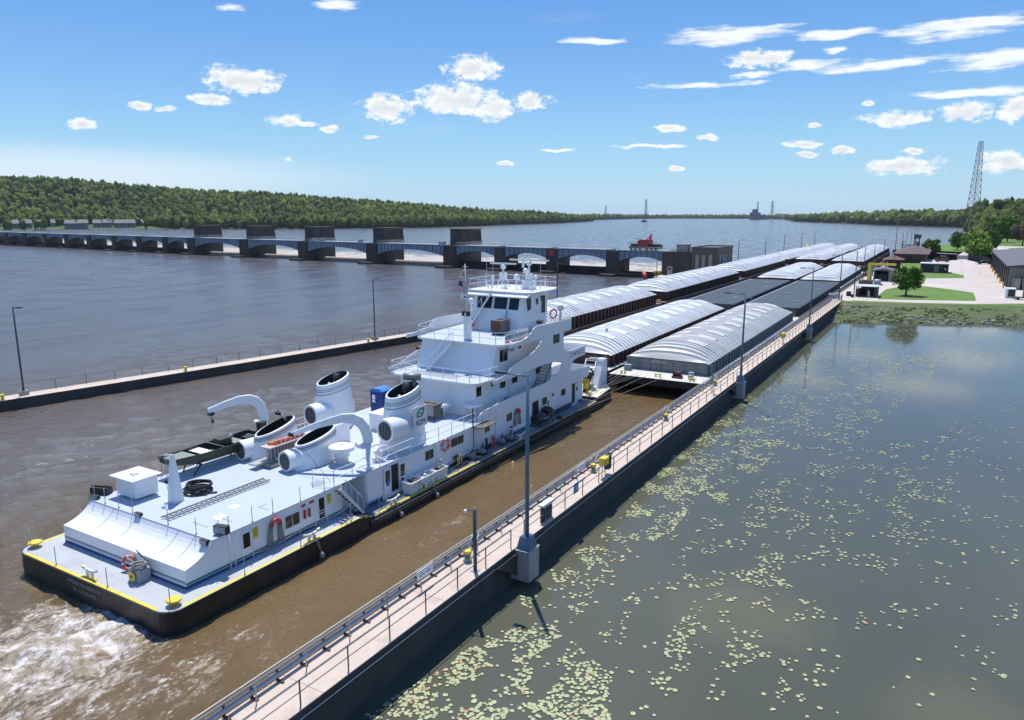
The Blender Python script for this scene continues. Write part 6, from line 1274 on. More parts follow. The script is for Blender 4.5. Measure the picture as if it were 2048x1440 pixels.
# portable toilet, blue
t=empty('portable_toilet',(-39.6,45.6,3.24),'dark blue portable toilet with a light blue roof behind the port funnel','portable toilet')
MB().box(-40.2,-38.95,44.9,46.2,3.26,5.05,'navy_plastic').build('cabin',t); MB().box(-40.25,-38.9,44.85,46.25,5.05,5.12,'blue_roof').ext([(-40.2,5.12),(-38.95,5.12),(-39.25,5.28),(-39.9,5.28)],'y',44.9,46.2,'blue_roof').build('roof',t); MB().box(-40.0,-39.7,44.88,44.898,4.35,4.75,'sign_white').box(-40.0,-39.7,44.88,44.898,4.1,4.3,'sign_white').build('notice',t)
MB().box(-40.2,-38.95,44.9,46.2,3.236,3.26,'black').build('skid',t)
# laundry tubs
tubs=[(36.6,38.0,'white plastic tub with black sacks inside, nearest the open door','black'),(38.15,39.45,'middle white tub with a pale grey crumpled sheet inside','galv'),(39.6,40.85,'white tub with a dark bag and a red-and-white jug on it, furthest forward','black')]
for (y0,y1,lab,m) in tubs:
    t=empty('tub',(-29.95,(y0+y1)/2,0.87),lab,'tub','white plastic tubs on the side deck'); x0,x1=-30.35,-29.5
    q=MB(); v=[]
    for (dx,dy,z) in ((0.08,0.08,0.88),(0,0,1.68)): v+=[(x0+dx,y0+dy,z),(x1-dx,y0+dy,z),(x1-dx,y1-dy,z),(x0+dx,y1-dy,z)]
    for (dx,dy,z) in ((0.05,0.05,1.68),(0.11,0.11,0.95)): v+=[(x0+dx,y0+dy,z),(x1-dx,y0+dy,z),(x1-dx,y1-dy,z),(x0+dx,y1-dy,z)]
    fs=[(0,3,2,1)]+[(i,(i+1)%4,4+(i+1)%4,4+i) for i in range(4)]+[(4+i,4+(i+1)%4,8+(i+1)%4,8+i) for i in range(4)]+[(8+i,8+(i+1)%4,12+(i+1)%4,12+i) for i in range(4)]+[(12,13,14,15)]
    q.add(v,fs,'sign_white'); q.build('shell',t,fix=False); q=MB(); q.box(x0-0.03,x1+0.03,y0-0.03,y0,1.6,1.68,'sign_white').box(x0-0.03,x1+0.03,y1,y1+0.03,1.6,1.68,'sign_white').box(x0-0.03,x0,y0,y1,1.6,1.68,'sign_white').box(x1,x1+0.03,y0,y1,1.6,1.68,'sign_white'); q.build('rim',t)
    q=MB()
    for k in range(3): boulder(q,((x0+x1)/2+random.uniform(-.12,.12),(y0+y1)/2+random.uniform(-.3,.3),1.58+0.05*k),0.33,m)
    o=q.build('sack',fix=False); tag(o,{'black':'heap of black bags in the %s tub'%('nearest' if y0<37 else 'furthest forward'),'galv':'grey crumpled sheet in the middle tub'}[m],'bag')
q=MB(); q.lathe((-30.2,40.9,1.75),[(0.10,0),(0.12,0.15),(0.05,0.35)],'sign_white',10); q.torus((-30.2,40.9,1.88),0.115,0.03,'red',(0,0,1),12,5); tag(q.build('jug',fix=False),'red and white jug on the furthest forward tub','jug')
# deck gear along the starboard side
t=empty('ratchet_rack',(-30.3,43.4,0.87),'olive and yellow ratchets stacked on a small rack under the wide side window','rack'); MB().box(-30.5,-30.2,43.0,43.5,0.88,1.6,'olive').build('frame',t); MB().tube((-30.15,43.1,1.0),(-30.2,43.3,1.75),0.06,'yellow').tube((-30.1,43.4,0.95),(-30.2,43.5,1.5),0.06,'yellow').build('ratchet',t); MB().box(-30.3,-29.8,42.6,44.0,0.88,0.96,'black').build('tray',t)
def pump(x,y,lab):
    t=empty('pump',(x,y,0.87),lab,'pump','pale deck pumps'); MB().lathe((x,y,0.95),[(0.20,0),(0.30,0.08),(0.31,0.28),(0.16,0.34),(0.14,0.5),(0.2,0.54)],'barge_grey',14).build('casing',t); MB().tube((x-0.1,y-0.35,1.0),(x-0.1,y-0.35,1.7),0.06,'galv').tube((x,y,1.5),(x,y,1.75),0.1,'steel_blue',8).build('valve',t); MB().box(x-0.35,x+0.3,y-0.4,y+0.4,0.88,0.96,'black').build('skid',t)
pump(-30.1,44.9,'first pale pump on the side deck, next to the olive rack'); pump(-30.1,46.3,'second pale pump, just aft of the black post'); pump(-30.15,49.3,'tall pale pump between the red cylinder and the striped post'); pump(-30.05,50.5,'pale pump right beside the red-and-white striped post')
t=empty('gas_cylinder',(-30.2,48.2,0.87),'red gas cylinder standing against the side wall','cylinder'); MB().lathe((-30.25,48.1,0.88),[(0.13,0),(0.13,0.85),(0.06,1.0),(0.05,1.1)],'red',12).build('bottle',t); MB().box(-30.4,-30.1,48.5,48.62,0.88,1.5,'steel_blue').build('bracket',t)
t=empty('striped_post',(-30.15,50.6,0.87),'short post with red and white diagonal stripes','post'); q=MB()
for k in range(6): q.lathe((-30.2,50.9,1.1+k*0.15),[(0.13,0),(0.13,0.15)],'red' if k%2 else 'sign_white',10,(0.0,0.12,1))
q.build('sleeve',t)
tag(MB().lathe((-30.3,47.2,0.87),[(0.10,0),(0.10,1.0),(0.07,1.05)],'black',10).build('vent_post'),'short black pipe post against the side wall between the pumps and the red cylinder','post')
q=MB(); q.path([(-30.35,y,1.0+0.03*math.sin(y*5)) for y in np.arange(50.5,55,0.5)],0.05,'rope',5); tag(q.build('hose'),'pale hose lying along the house wall between the vests and the dark doorway','hose')
# grill
t=empty('barbecue_grill',(-29.95,56.3,0.87),'black barbecue smoker on the side deck by the dark doorway','grill'); q=MB(); q.lathe((-30.2,54.9,1.55),[(0.42,0),(0.45,0.05),(0.45,1.3),(0.42,1.35)],'black',16,(0.15,1,0)); q.build('barrel',t)
q=MB(); q.ext([(56.5,1.3),(57.7,1.3),(57.7,1.9),(57.1,2.3),(56.5,2.1)],'x',-30.4,-29.7,'black'); q.build('firebox',t); q=MB()
for (x,y) in ((-30.4,55.1),(-29.8,55.1),(-30.3,57.5),(-29.75,57.5)): q.tube((x,y,0.88),(x,y,1.4),0.04,'black')
q.tube((-30.1,57.3,2.2),(-30.1,57.3,2.8),0.05,'black'); q.build('leg_frame',t); q=MB(); q.box(-29.9,-29.5,55.5,56.4,1.55,1.6,'pinkish'); q.build('side_shelf',t)
tag(MB().lathe((-29.6,58.6,0.87),[(0.26,0),(0.28,0.2),(0.2,0.25)],'black',12).build('bucket'),'black bucket on the side deck just forward of the barbecue','bucket')
q=MB()
for k in range(3): q.tube((-30.25,58.8,1.2+k*0.14),(-30.3,62.8,1.2+k*0.14),0.04,'dark_siding')
tag(q.build('pole_stack'),'dark poles racked low along the forward house wall','poles')
# yellow and black strap rack on the head deck
t=empty('strap_rack',(-31.1,68.0,1.2),'black rack hung with yellow life vests near the foot of the push knee','rack')
MB().box(-31.6,-30.9,67.9,68.05,1.35,3.25,'black').box(-31.55,-30.95,67.7,68.2,1.21,1.4,'black').build('frame',t); 
for k in range(2): MB().box(-31.45+k*0.28,-31.22+k*0.28,67.72,67.89,1.6,2.7,'yellow').build('vest',t)
MB().box(-31.3,-31.1,67.75,67.89,2.85,3.2,'pale_yellow').build('reflective_patch',t)
t=empty('lantern_rack',(-31.9,67.2,1.2),'dark rack with three pale shelves at the front corner of the house','rack')
MB().box(-32.5,-31.75,67.4,67.9,1.21,3.1,'black').build('frame',t)
for k in range(3): MB().box(-32.45,-31.8,67.36,67.39,1.5+k*0.5,1.54+k*0.5,'pinkish').build('shelf',t)
for k in range(3): t_=tag(MB().lathe((-31.9,66.9-0.35*k,1.21),[(0.16,0),(0.2,0.08),(0.1,0.24)],'cloth_red' if k<2 else 'sign_white',10).build('deck_marker'),['red deck marker buoy nearest the lantern rack','red deck marker buoy in the middle of its row by the house corner','white deck marker beside the two red ones'][k],'marker')
tag(MB().tube((-30.6,66.9,1.22),(-30.45,67.8,1.4),0.035,'pale_yellow').tube((-30.75,66.9,1.22),(-30.6,67.8,1.5),0.035,'pale_yellow').tube((-30.6,66.9,1.22),(-30.6,66.95,2.3),0.03,'yellow').tube((-30.8,66.9,1.22),(-30.8,66.95,2.3),0.03,'yellow').build('pike_pole'),'pair of yellow poles standing below the yellow vests','pole')
# mooring lines between the head of the boat and the barge
LN=[((-30.0,60.3,0.95),(-30.0,75.3,1.98),'lowest long wire from the side deck to the grey barge','b'),((-29.8,59.4,0.95),(-27.5,75.2,1.98),'middle long wire crossing the dark gap to the grey barge',''),((-29.6,58.2,0.95),(-25.6,75.1,1.98),'outermost long wire reaching the right side of the grey barge',''),((-30.6,67.6,1.5),(-28.6,75.5,2.1),'upper wire of the pair running to the barge timberhead',''),((-30.4,67.5,1.4),(-28.0,75.5,2.1),'lower wire of the pair running to the barge timberhead',''),((-31.3,71.2,1.5),(-30.9,75.6,2.1),'short left wire at the head of the towboat',''),((-30.8,71.0,1.5),(-30.2,75.5,2.1),'short right wire at the head of the towboat','')]
for a,bb,lab,_ in LN: tag(MB().tube(a,bb,0.022,'rope',5).build('mooring_line'),lab,'rope','wires lashing towboat to barge')
for (y,lab) in [(27.6,'rope fender hanging over the side near the stern steps'),(34.7,'rope fender hanging from the kevel opposite the open door'),(38.6,'rope fender hanging over the side opposite the white tubs'),(51.4,'rope fender hanging amidships under the red-and-white post')]:
    z=1.3 if y<31 else 0.9; q=MB(); q.path([(XR-0.2,y,z+0.4),(XR+0.12,y+0.1,z+0.05),(XR+0.16,y+0.25,z-0.5),(XR+0.15,y+0.3,z-0.8)],0.03,'rope',5); q.path([(XR-0.2,y-0.2,z+0.4),(XR+0.12,y,z+0.05),(XR+0.17,y+0.2,z-0.6)],0.025,'rope',5); q.lathe((XR+0.2,y+0.3,z-1.15 if z>1 else z-0.9),[(0.05,0),(0.15,0.08),(0.16,0.25),(0.06,0.4)],'grey_metal',10); tag(q.build('fender'),lab,'fender','rope fenders over the side')
# ================================================================= RIGHT BANK BUILDINGS, CARS, TREES
t=empty('brick_building',(-13,330,2.1),'brick building with a low brown hipped roof beyond the lawn','building')
bx0,bx1,by0,by1=-18.0,-7.7,307,345; MB().box(bx0,bx1,by0,by1,2.1,5.4,'brick').build('wall',t)
q=MB(); e=0.9; cz=7.4; q.add([(bx0-e,by0-e,5.35),(bx1+e,by0-e,5.35),(bx1+e,by1+e,5.35),(bx0-e,by1+e,5.35),((bx0+bx1)/2,by0+5,cz),((bx0+bx1)/2,by1-5,cz)],[(0,1,4),(1,2,5,4),(2,3,5),(3,0,4,5),(0,3,2,1)],'roof_brown'); q.build('roof',t)
MB().box(-13.7,-12.2,306.9,306.98,3.2,4.8,'black').build('window',t); MB().box(bx0-e,bx1+e,by0-e-0.05,by0-e,5.15,5.4,'trim_dark').build('gutter',t)
t=empty('cabin',(-4,264,2.1),'small flat dark brown cabin with a pale roof edge on the lawn','cabin'); MB().box(-7.6,-0.2,257.2,263.5,2.16,4.75,'dark_siding').build('wall',t); MB().box(-7.8,0,256.9,263.8,4.75,4.95,'hut_roof').build('roof',t); MB().box(-4.0,-2.7,257.12,257.19,2.3,4.4,'siding_tan').build('door',t); MB().box(-1.2,-0.8,257.12,257.19,3.1,3.5,'sign_white').build('vent',t)
# garage
t=empty('garage',(30,250,2.1),'long tan garage with a row of doors and a grey roof at the right edge','building')
gx=12.3; MB().box(gx,34,211.0,300,2.1,7.45,'siding_tan').build('wall',t)
q=MB(); q.add([(gx-0.5,210.3,7.45),(34.5,210.3,7.45),(34.5,300.7,7.45),(gx-0.5,300.7,7.45),(23.2,210.3,8.9),(23.2,300.7,8.9)],[(0,1,4),(1,2,5,4),(2,3,5),(3,0,4,5)],'roof_grey'); q.build('roof',t); MB().box(gx-0.52,34.5,210.2,210.3,7.2,7.5,'trim_dark').box(gx-0.6,gx-0.5,210.2,300.8,7.2,7.5,'trim_dark').build('eave_trim',t)
for k in range(6):
    y=213+k*15; 
    for j in (0,6.6): d=MB().box(gx-0.06,gx-0.003,y+j,y+j+4.8,2.1,6.3,'garage_door').build('door',t); MB().box(gx-0.09,gx-0.061,y+j,y+j+4.8,4.8,5.5,'trim_dark').build('window_strip',d)
    for j in (-1.5,5.4,12.2): MB().box(gx-0.30,gx-0.003,y+j,y+j+0.4,2.1,7.19,'trim_dark').build('downpipe',t)
    pos=['by the garage corner','second pair from the corner','third pair from the corner','fourth pair from the corner','fifth pair from the corner','last pair by the black car'][k]
    for j in (-1.2,0.0,): 
        b_=MB().lathe((gx-0.75,y+j,2.12),[(0.14,0),(0.14,1.15),(0.07,1.3)],'safety_orange',10).build('bollard'); tag(b_,'orange-yellow guard bollard, '+('nearer' if j<-1 else 'farther')+' of its pair, '+pos,'bollard','guard bollards along the garage doors')
def acbox(x0,x1,y0,y1,z1,lab,face):
    t=empty('condenser',((x0+x1)/2,(y0+y1)/2,2.1),lab,'air conditioner','condensers beside the garage'); MB().box(x0,x1,y0,y1,2.2,z1,'sign_white' if face else 'siding_tan').build('case',t); MB().box(x0+0.45,x1-0.1,y0-0.04,y0-0.002,2.4,z1-0.2,'trim_dark' if face else 'grey_metal').build('grille',t); MB().box(x0,x1,y0,y1,2.12,2.2,'concrete_corbel').build('pad',t)
acbox(10.7,12.5,186.5,189.5,4.1,'white cube condenser with a dark panel on the yard corner',True); acbox(13.1,14.6,208,210.2,4.6,'tan double-fan condenser against the garage end wall',False); acbox(15.0,16.6,208,210.2,4.6,'tan condenser partly cut by the photo edge',False)
t=empty('trailer',(13.5,184.5,2.1),'small flatbed trailer with a brown crate at the lower right edge of the yard','trailer'); MB().box(12.0,17.0,183.3,185.0,2.5,2.65,'trim_dark').build('bed',t); MB().box(13.6,16.5,183.5,184.9,2.66,4.1,'tarp_tan').build('crate',t)
for x in (12.8,14.6): MB().lathe((x,183.15,2.42),[(0.3,0),(0.3,0.2)],'tyre',12,(0,1,0)).build('wheel',t)
def car(x,y,rz,m,lab,suv=False):
    t=empty('parked_car',(x,y,2.14),lab,'car','cars parked by the yard'); L_,w=4.7,1.85; h=1.75 if suv else 1.45
    c,s=math.cos(rz),math.sin(rz)
    def tr(p): return (x+p[0]*c-p[1]*s,y+p[0]*s+p[1]*c,2.12+p[2])
    pr=[(-2.35,0.35),(-2.35,0.8),(-1.3,0.95),(1.9,0.98),(2.35,0.85),(2.35,0.35)]
    q=MB(); n=len(pr); q.add([tr((p[0],-w/2,p[1])) for p in pr]+[tr((p[0],w/2,p[1])) for p in pr],[tuple(range(n))[::-1],tuple(range(n,2*n))]+[(i,(i+1)%n,n+(i+1)%n,n+i) for i in range(n)],m); q.build('body',t)
    cp=[(-1.25,0.95),(-0.55,h),(1.2 if not suv else 1.9,h),(2.0 if not suv else 2.2,0.98)]; q=MB(); q.add([tr((p[0],-w/2+0.12,p[1])) for p in cp]+[tr((p[0],w/2-0.12,p[1])) for p in cp],[(3,2,1,0),(4,5,6,7)]+[(i,(i+1)%4,4+(i+1)%4,4+i) for i in range(4)],'glass_dark'); q.build('cabin',t); q=MB(); q.add([tr((cp[1][0]+0.1,-w/2+0.1,h+0.02)),tr((cp[2][0]-.1,-w/2+0.1,h+.02)),tr((cp[2][0]-.1,w/2-0.1,h+.02)),tr((cp[1][0]+.1,w/2-0.1,h+.02))],[(0,1,2,3)],m); q.build('roof',t,fix=False)
    for px_ in (-1.45,1.45):
        for sy in (-1,1): MB().lathe(tr((px_,sy*(w/2-0.05),0.33)),[(0.33,0),(0.33,0.12)],'tyre',12,(-s*sy,c*sy,0)).build('wheel',t)
car(-3.2,327.5,0.05,'car_blue','dark blue-grey SUV parked behind the red car',True); car(-2.6,318.5,0.05,'car_red','dark red car parked in front of the cabin roof'); car(-3.0,336,0.05,'car_black','black car at the back of the parked row'); car(10.6,311.5,0.1,'car_black','black car poking out from behind the garage')
# yard structures near the lock
t=empty('gantry_shed',(-15,222,2.1),'open-fronted grey shed under a yellow gantry beam on the lock yard','shed')
MB().box(-17.2,-16.9,218,224,2.12,4.9,'siding_tan').box(-13.6,-12.2,218,218.3,2.12,4.7,'concrete_corbel').box(-12.5,-12.2,218.3,224,2.12,4.7,'siding_tan').box(-16.9,-12.5,223.7,224,2.12,4.9,'dark_siding').build('wall',t); q=MB(); q.add([(-17.6,217.4,4.9),(-12,217.4,4.7),(-12,224.4,4.9),(-17.6,224.4,5.2),(-14.8,217.4,5.45),(-14.8,224.4,5.6)],[(0,1,4),(1,2,5,4),(2,3,5),(3,0,4,5)],'roof_grey'); q.build('roof',t)
MB().box(-16.5,-13.8,219,223,2.2,3.8,'black').build('stored_gear',t)
t=empty('gantry_crane',(-17.8,217,2.1),'yellow steel gantry with a long horizontal beam over the shed','crane')
MB().box(-18.6,-17.9,216.5,217.2,2.12,6.3,'yellow').build('post',t); MB().box(-18.6,-12.0,216.6,217.1,6.3,6.85,'yellow').build('beam',t); MB().box(-17.88,-17.5,216.6,217.1,2.12,6.25,'concrete_corbel').build('cladding',t)
t=empty('open_hut',(-14.9,175,2.1),'small flat-roofed open hut on the yard in front of the round tree','hut')
q=MB(); q.box(-17.0,-12.6,172.6,178.0,4.35,4.45,'hut_roof'); q.build('roof',t)
for (x,y) in ((-16.8,172.9),(-14.6,172.9),(-12.9,172.9),(-16.8,177.6),(-12.9,177.6)): MB().box(x,x+0.18,y,y+0.18,2.12,4.35,'trim_dark').build('post',t)
MB().box(-13.3,-12.8,173.2,177.6,2.12,4.3,'trim_dark').box(-16.8,-16.2,173.4,177.6,2.12,3.6,'trim_dark').box(-16.2,-13.3,177.2,177.5,2.12,4.3,'dark_siding').build('wall',t); tag(MB().box(-14.6,-14.1,173.6,174.2,2.13,3.4,'sign_white').build('notice_stand'),'white stand inside the open hut','stand')
t=empty('machinery',(-16.5,205.5,2.1),'long brown and grey machinery lying on the yard before the shed','machinery'); MB().lathe((-19.3,204.5,2.75),[(0.55,0),(0.6,0.1),(0.6,3.1),(0.5,3.2)],'roof_brown',14,(1,0,0)).build('tank',t); MB().lathe((-15.9,205,2.85),[(0.5,0),(0.7,0.1),(0.7,1.4),(0.4,1.6)],'galv',14,(1,0.1,0)).build('motor',t); MB().box(-19.6,-13.9,204,206,2.12,2.3,'trim_dark').build('frame',t)
for (x,y,s,m,lab) in [(-18.2,173.8,0.9,'dark_siding','dark crate stack beside the open hut'),(-17.2,171.4,0.6,'olive','olive yellow-lidded bin left of the open hut'),(-19.8,169,0.8,'galv','grey control cabinet at the end of the guide wall'),(-20.1,166.2,0.7,'concrete_corbel','pale square box by the wall end bollards')]:
    t=empty('yard_box',(x,y,2.1),lab,'box'); MB().box(x-s/2,x+s/2,y-s/2,y+s/2,2.12,2.12+s*1.1,m).build('case',t); MB().box(x-s/2-.04,x+s/2+.04,y-s/2-.04,y+s/2+.04,2.12+s*1.1,2.18+s*1.1,'yellow' if m=='olive' else 'hut_roof').build('lid',t)
t=empty('pavilion',(-16,268,2.1),'small square open pavilion with a brown roof before the brick building','pavilion'); q=MB()
for (x,y) in ((-18,268.5),(-14,268.5),(-18,273),(-14,273)): q.box(x-.2,x+.2,y-.2,y+.2,2.12,5.2,'brick')
q.build('post',t); q=MB(); q.add([(-19.2,267.3,5.2),(-12.8,267.3,5.2),(-12.8,274.2,5.2),(-19.2,274.2,5.2),(-16,270.7,6.5)],[(0,1,4),(1,2,4),(2,3,4),(3,0,4),(0,3,2,1)],'roof_brown'); q.build('roof',t); MB().box(-17.6,-14.4,272,272.3,2.12,5.1,'dark_siding').build('back_wall',t)
t=empty('wall_end_gate',(-19.6,163.5,2.1),'cluster of white and grey gate rails where the guide wall meets the yard','gate'); q=MB()
for k in range(4): q.box(-20.9,-19.6,162.5+k*0.5,162.56+k*0.5,3.2+0.2*(k%2),3.32+0.2*(k%2),'sign_white')
rail(q,[(-20.8,162.4,2.12),(-18.4,162.4,2.12),(-18.4,164.6,2.12)],1.2,'galv',0.8,(0.33,0.66,1.0),0.03,0.04); q.build('rail_frame',t); MB().box(-18.5,-17.3,163.0,164.4,1.2,2.1,'concrete_corbel').build('plinth',t)
# fence and gate at the back of the yard
t=empty('yard_fence',(6,338,2.1),'chain fence with dark posts crossing behind the yard','fence'); q=MB(); rail(q,[(-7,338,2.12),(2.3,337,2.12)],1.8,'rail_grey',3,(0.5,1.0),0.04,0.06); rail(q,[(5.9,339,2.12),(12.2,320,2.12)],1.8,'rail_grey',3,(0.35,0.65,1.0),0.05,0.07); q.build('fence_panel',t); MB().box(2.2,2.5,336.2,336.5,2.1,4.3,'galv').box(5.6,5.9,337.9,338.2,2.1,4.3,'galv').build('gate_post',t); MB().box(2.5,5.6,337.1,337.16,2.4,3.9,'rail_light').build('gate',t)
# trees near the yard: trunk, limbs and leaf clumps
def tree(x,y,z,h,cr,mat,lab,n=2600,low=0.3,leafs=0.26,flat=1.0,seed=1):
    rnd=random.Random(seed); t=empty('tree',(x,y,z),lab,'tree','trees of the yard and lawn'); q=MB(); q.tube((x,y,z),(x+0.1,y,z+h*0.45),0.05*cr+0.05,'bark',8,0.035*cr+0.03); tips=[]
    for k in range(9):
        a=k*2.4+rnd.random(); r=cr*rnd.uniform(0.35,0.8); zz=z+h*rnd.uniform(0.5,0.92); s=(x+0.08,y,z+h*rnd.uniform(0.25,0.45)); e=(x+math.cos(a)*r,y+math.sin(a)*r,zz); q.tube(s,e,0.03*cr,'bark',5,0.01*cr); tips.append(e)
    q.build('trunk',t); vs=[];fs=[];tn=[]; cl=[]
    for k in range(46):
        u=rnd.random()*2-1; a=rnd.random()*6.28; rr=cr*(0.45+0.5*rnd.random()); rad=math.sqrt(1-u*u)
        cz=z+h*(low+(1-low)*0.5)+u*h*(1-low)*0.46; cl.append((x+math.cos(a)*rad*rr,y+math.sin(a)*rad*rr,cz,cr*rnd.uniform(0.20,0.36),rnd.random()*0.7))
    for k in range(n):
        c=cl[k%len(cl)]; d=Vector((rnd.gauss(0,1),rnd.gauss(0,1),rnd.gauss(0,0.8))).normalized()*c[3]*rnd.uniform(0.55,1.05); p=Vector((c[0],c[1],c[2]))+d; s=leafs*rnd.uniform(0.6,1.3)
        nrm=(d.normalized()+Vector((rnd.uniform(-.6,.6),rnd.uniform(-.6,.6),rnd.uniform(-.2,.8)))).normalized(); a_=nrm.orthogonal().normalized(); b_=nrm.cross(a_); k0=len(vs)
        vs+= [tuple(p+a_*s),tuple(p+b_*s*0.7),tuple(p-a_*s),tuple(p-b_*s*0.7)]; fs.append((k0,k0+1,k0+2,k0+3)); tn+=[c[4]+rnd.uniform(-.1,.15)]*4
    me=bpy.data.meshes.new('crown'); me.from_pydata([(v[0]-x,v[1]-y,v[2]-z) for v in vs],[],fs); me.materials.append(MT[mat]); at_=me.attributes.new('tone','FLOAT','POINT'); at_.data.foreach_set('value',tn); o=bpy.data.objects.new('crown',me); C.objects.link(o); o.parent=t
    return t
tree(-7.6,180.6,2.15,5.9,3.3,'leaf','round dark green tree standing alone on the lawn near the pond',4200,0.28,0.22,seed=3)
tree(-6.9,349,2.1,7.4,3.4,'leaf','green tree just right of the brick building',2600,0.25,0.33,seed=4)
tree(2.3,433,2.1,8.2,4.8,'leaf','upright tree at the river edge beyond the path',2600,0.25,0.4,seed=5)
tree(9.9,372,2.1,6.5,5.0,'leaf_light','bright green bushy tree, lower of the pair behind the garage',3600,0.05,0.4,seed=6)
tree(9.6,410,2.1,9.3,6.2,'leaf_light','larger bright green tree behind the bushy one',3600,0.1,0.45,seed=7)
tree(17.3,446,2.1,9.2,4.5,'leaf','dark green tree right of the bright pair',2600,0.15,0.42,seed=8)
tree(31,587,2.1,16,7,'leaf','tall dark tree at the edge of the right bank woods',2600,0.3,0.7,seed=9)
tree(41,500,2.1,17,9,'leaf_autumn','yellow-orange leaved tree at the right edge of the photo',3600,0.2,0.6,seed=10)
tree(35,520,2.1,12,7,'bark','grey-brown bare-looking tree before the woods',2600,0.3,0.5,seed=11)
tree(26,560,2.1,13,7,'leaf','green tree behind the grey-brown one',2400,0.2,0.6,seed=12)
# lattice tower
def lattice(x,y,z,h,w0,w1,lab,r=0.12,nseg=16,name='radio_tower',cat='tower',arms=None,m='tower_metal'):
    t=empty(name,(x,y,z),lab,cat); q=MB(); K=3 if name=='radio_tower' else 4
    def c(k,u): w=w0+(w1-w0)*u; a=2*math.pi*k/K+0.5; return (x+math.cos(a)*w,y+math.sin(a)*w,z+h*u)
    for k in range(K): q.tube(c(k,0),c(k,1),r,m,5,r*0.6)
    q.build('leg_frame',t); q=MB()
    for i in range(nseg):
        u0,u1=i/nseg,(i+1)/nseg
        for k in range(K): q.tube(c(k,u0),c((k+1)%K,u1),r*0.55,m,4); q.tube(c((k+1)%K,u0),c(k,u1),r*0.55,m,4); q.tube(c(k,u1),c((k+1)%K,u1),r*0.5,m,4)
    q.build('bracing',t)
    if arms:
        q=MB()
        for u,l in arms: q.tube((x-l,y,z+h*u),(x+l,y,z+h*u),r*1.2,m,4)
        q.build('cross_arm',t)
    return t
lattice(12.2,734,2,76.5,6.8,1.9,'tall dark lattice radio tower rising above the right bank',0.24,15)
lattice(-1047,2800,2,79,8,1.5,'far lattice power pylon rising from the river, left of the power station',0.5,8,'power_pylon','pylon',[(0.7,10),(0.82,9),(0.94,7)],'far_blue')
lattice(-621,3053,2,72,8,1.5,'far lattice power pylon just right of the power station',0.5,8,'power_pylon','pylon',[(0.7,10),(0.82,9),(0.94,7)],'far_blue')
lattice(-1183,2720,8,48,6,1.5,'small faint pylon on the far left shore',0.4,6,'power_pylon','pylon',[(0.8,7),(0.94,5)],'far_blue')
t=empty('power_station',(-752,3356,2),'dark far power station with one tall chimney on the horizon','power station'); MB().box(-775,-735,3350,3380,0,30,'far_blue').box(-765,-750,3350,3380,30,44,'far_blue').box(-730,-705,3350,3380,0,18,'far_blue').build('boiler_house',t); MB().tube((-744,3356,0),(-744,3356,78),3.2,'far_blue',10,2.2).build('chimney',t)
t=empty('river_boat',(-751,1997,0),'tiny far vessel on the open river below the left pylon','boat'); MB().box(-760,-742,1994,2000,-0.5,2.4,'black_hull').build('hull',t); MB().box(-756,-747,1995,1999,2.41,6.0,'barge_grey').build('deckhouse',t)
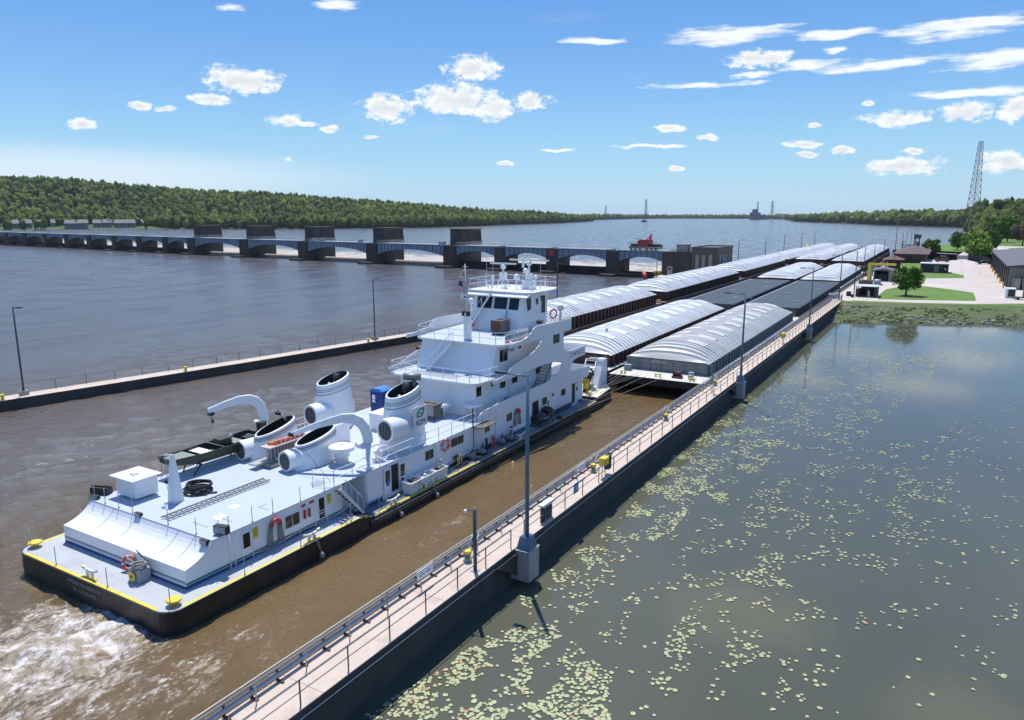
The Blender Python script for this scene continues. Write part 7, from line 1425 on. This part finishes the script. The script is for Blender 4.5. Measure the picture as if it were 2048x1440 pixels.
# houses on the left shore
def xyd(a,D): return (D*math.sin(R_(a)),D*math.cos(R_(a)))
def hhouse(a,D,w,lab,n=2,rz=0.0):
    x,y=xyd(a,D); t=empty('house',(x,y,2),lab,'house','grey-roofed houses on the left shore'); an=R_(-a)+rz; c,s=math.cos(an),math.sin(an)
    def tr(p): return (x+p[0]*c-p[1]*s,y+p[0]*s+p[1]*c,p[2])
    q=MB(); hw=w/2; q.add([tr(p) for p in [(-hw,-6,0),(hw,-6,0),(hw,8,0),(-hw,8,0),(-hw,-6,8),(hw,-6,8),(hw,8,8),(-hw,8,8)]],[(4,5,6,7),(0,1,5,4),(1,2,6,5),(2,3,7,6),(3,0,4,7)],'house_wall'); q.build('wall',t)
    q=MB(); 
    for k in range(n):
        x0=-hw-1+k*(w+2)/n; x1=x0+(w+2)/n-0.2*(k<n-1); zz=8+0.4*(k%2); q.add([tr(p) for p in [(x0,-7,zz),(x1,-7,zz),(x1,9,zz),(x0,9,zz),(x0+1.5,1,zz+5),(x1-1.5,1,zz+5)]],[(0,1,5,4),(1,2,5),(2,3,4,5),(3,0,4)],'house_roof')
    q.build('roof',t)
    for k in range(max(2,int(w/5))):
        xx=-hw+1.5+k*5; 
        for zz in (1.6,4.9): q=MB(); q.add([tr((xx,-6.06,zz)),tr((xx+2.2,-6.06,zz)),tr((xx+2.2,-6.06,zz+1.7)),tr((xx,-6.06,zz+1.7))],[(0,1,2,3)],'glass_dark'); q.build('window',t,fix=False)
for i,(pa,w,n) in enumerate([(-63.95,26,2),(-62.6,24,2),(-60.85,28,2),(-59.35,24,2),(-58.0,27,1),(-56.9,26,1)]):
    hhouse(pa,[1205,1240,1200,1235,1215,1250][i],w,['grey-roofed house partly behind trees at the far left of the shore row','second grey-roofed house from the left, with a stepped roof','grey house with a long upper balcony, third in the shore row','low grey house between the balcony house and the wide-roofed pair','wide plain grey-roofed house, left one of the close pair','wide plain grey-roofed house at the right end of the shore row'][i],n)
x,y=xyd(-54.85,1200); t=empty('pavilion',(x,y,2),'low white-roofed pavilion on the left shore, right of the houses','pavilion'); q=MB(); q.box(x-20,x+20,y-6,y+6,5.5,6.5,'sign_white').box(x-9,x+9,y-4,y+4,6.51,8.0,'sign_white'); q.build('roof',t); q=MB(); 
for k in range(6): q.box(x-18+k*7,x-17.4+k*7,y-5,y-4.4,1,5.5,'house_wall')
q.build('post',t)
# houseboats and barges moored by the right bank woods
for i,(x,y,m,lab) in enumerate([(17,610,'house_wall','pale boat moored behind the radio tower foot'),(26,640,'sign_white','white small house boat by the right bank woods')]):
    t=empty('moored_boat',(x,y,2),lab,'boat','boats by the right bank'); MB().box(x-5,x+5,y-2,y+2,1.5,3.5,'black_hull').build('hull',t); MB().box(x-3.5,x+3,y-1.5,y+1.5,3.51,7,m).build('cabin',t); MB().box(x-4,x+3.5,y-1.8,y+1.8,7.01,7.3,'house_roof').build('roof',t)
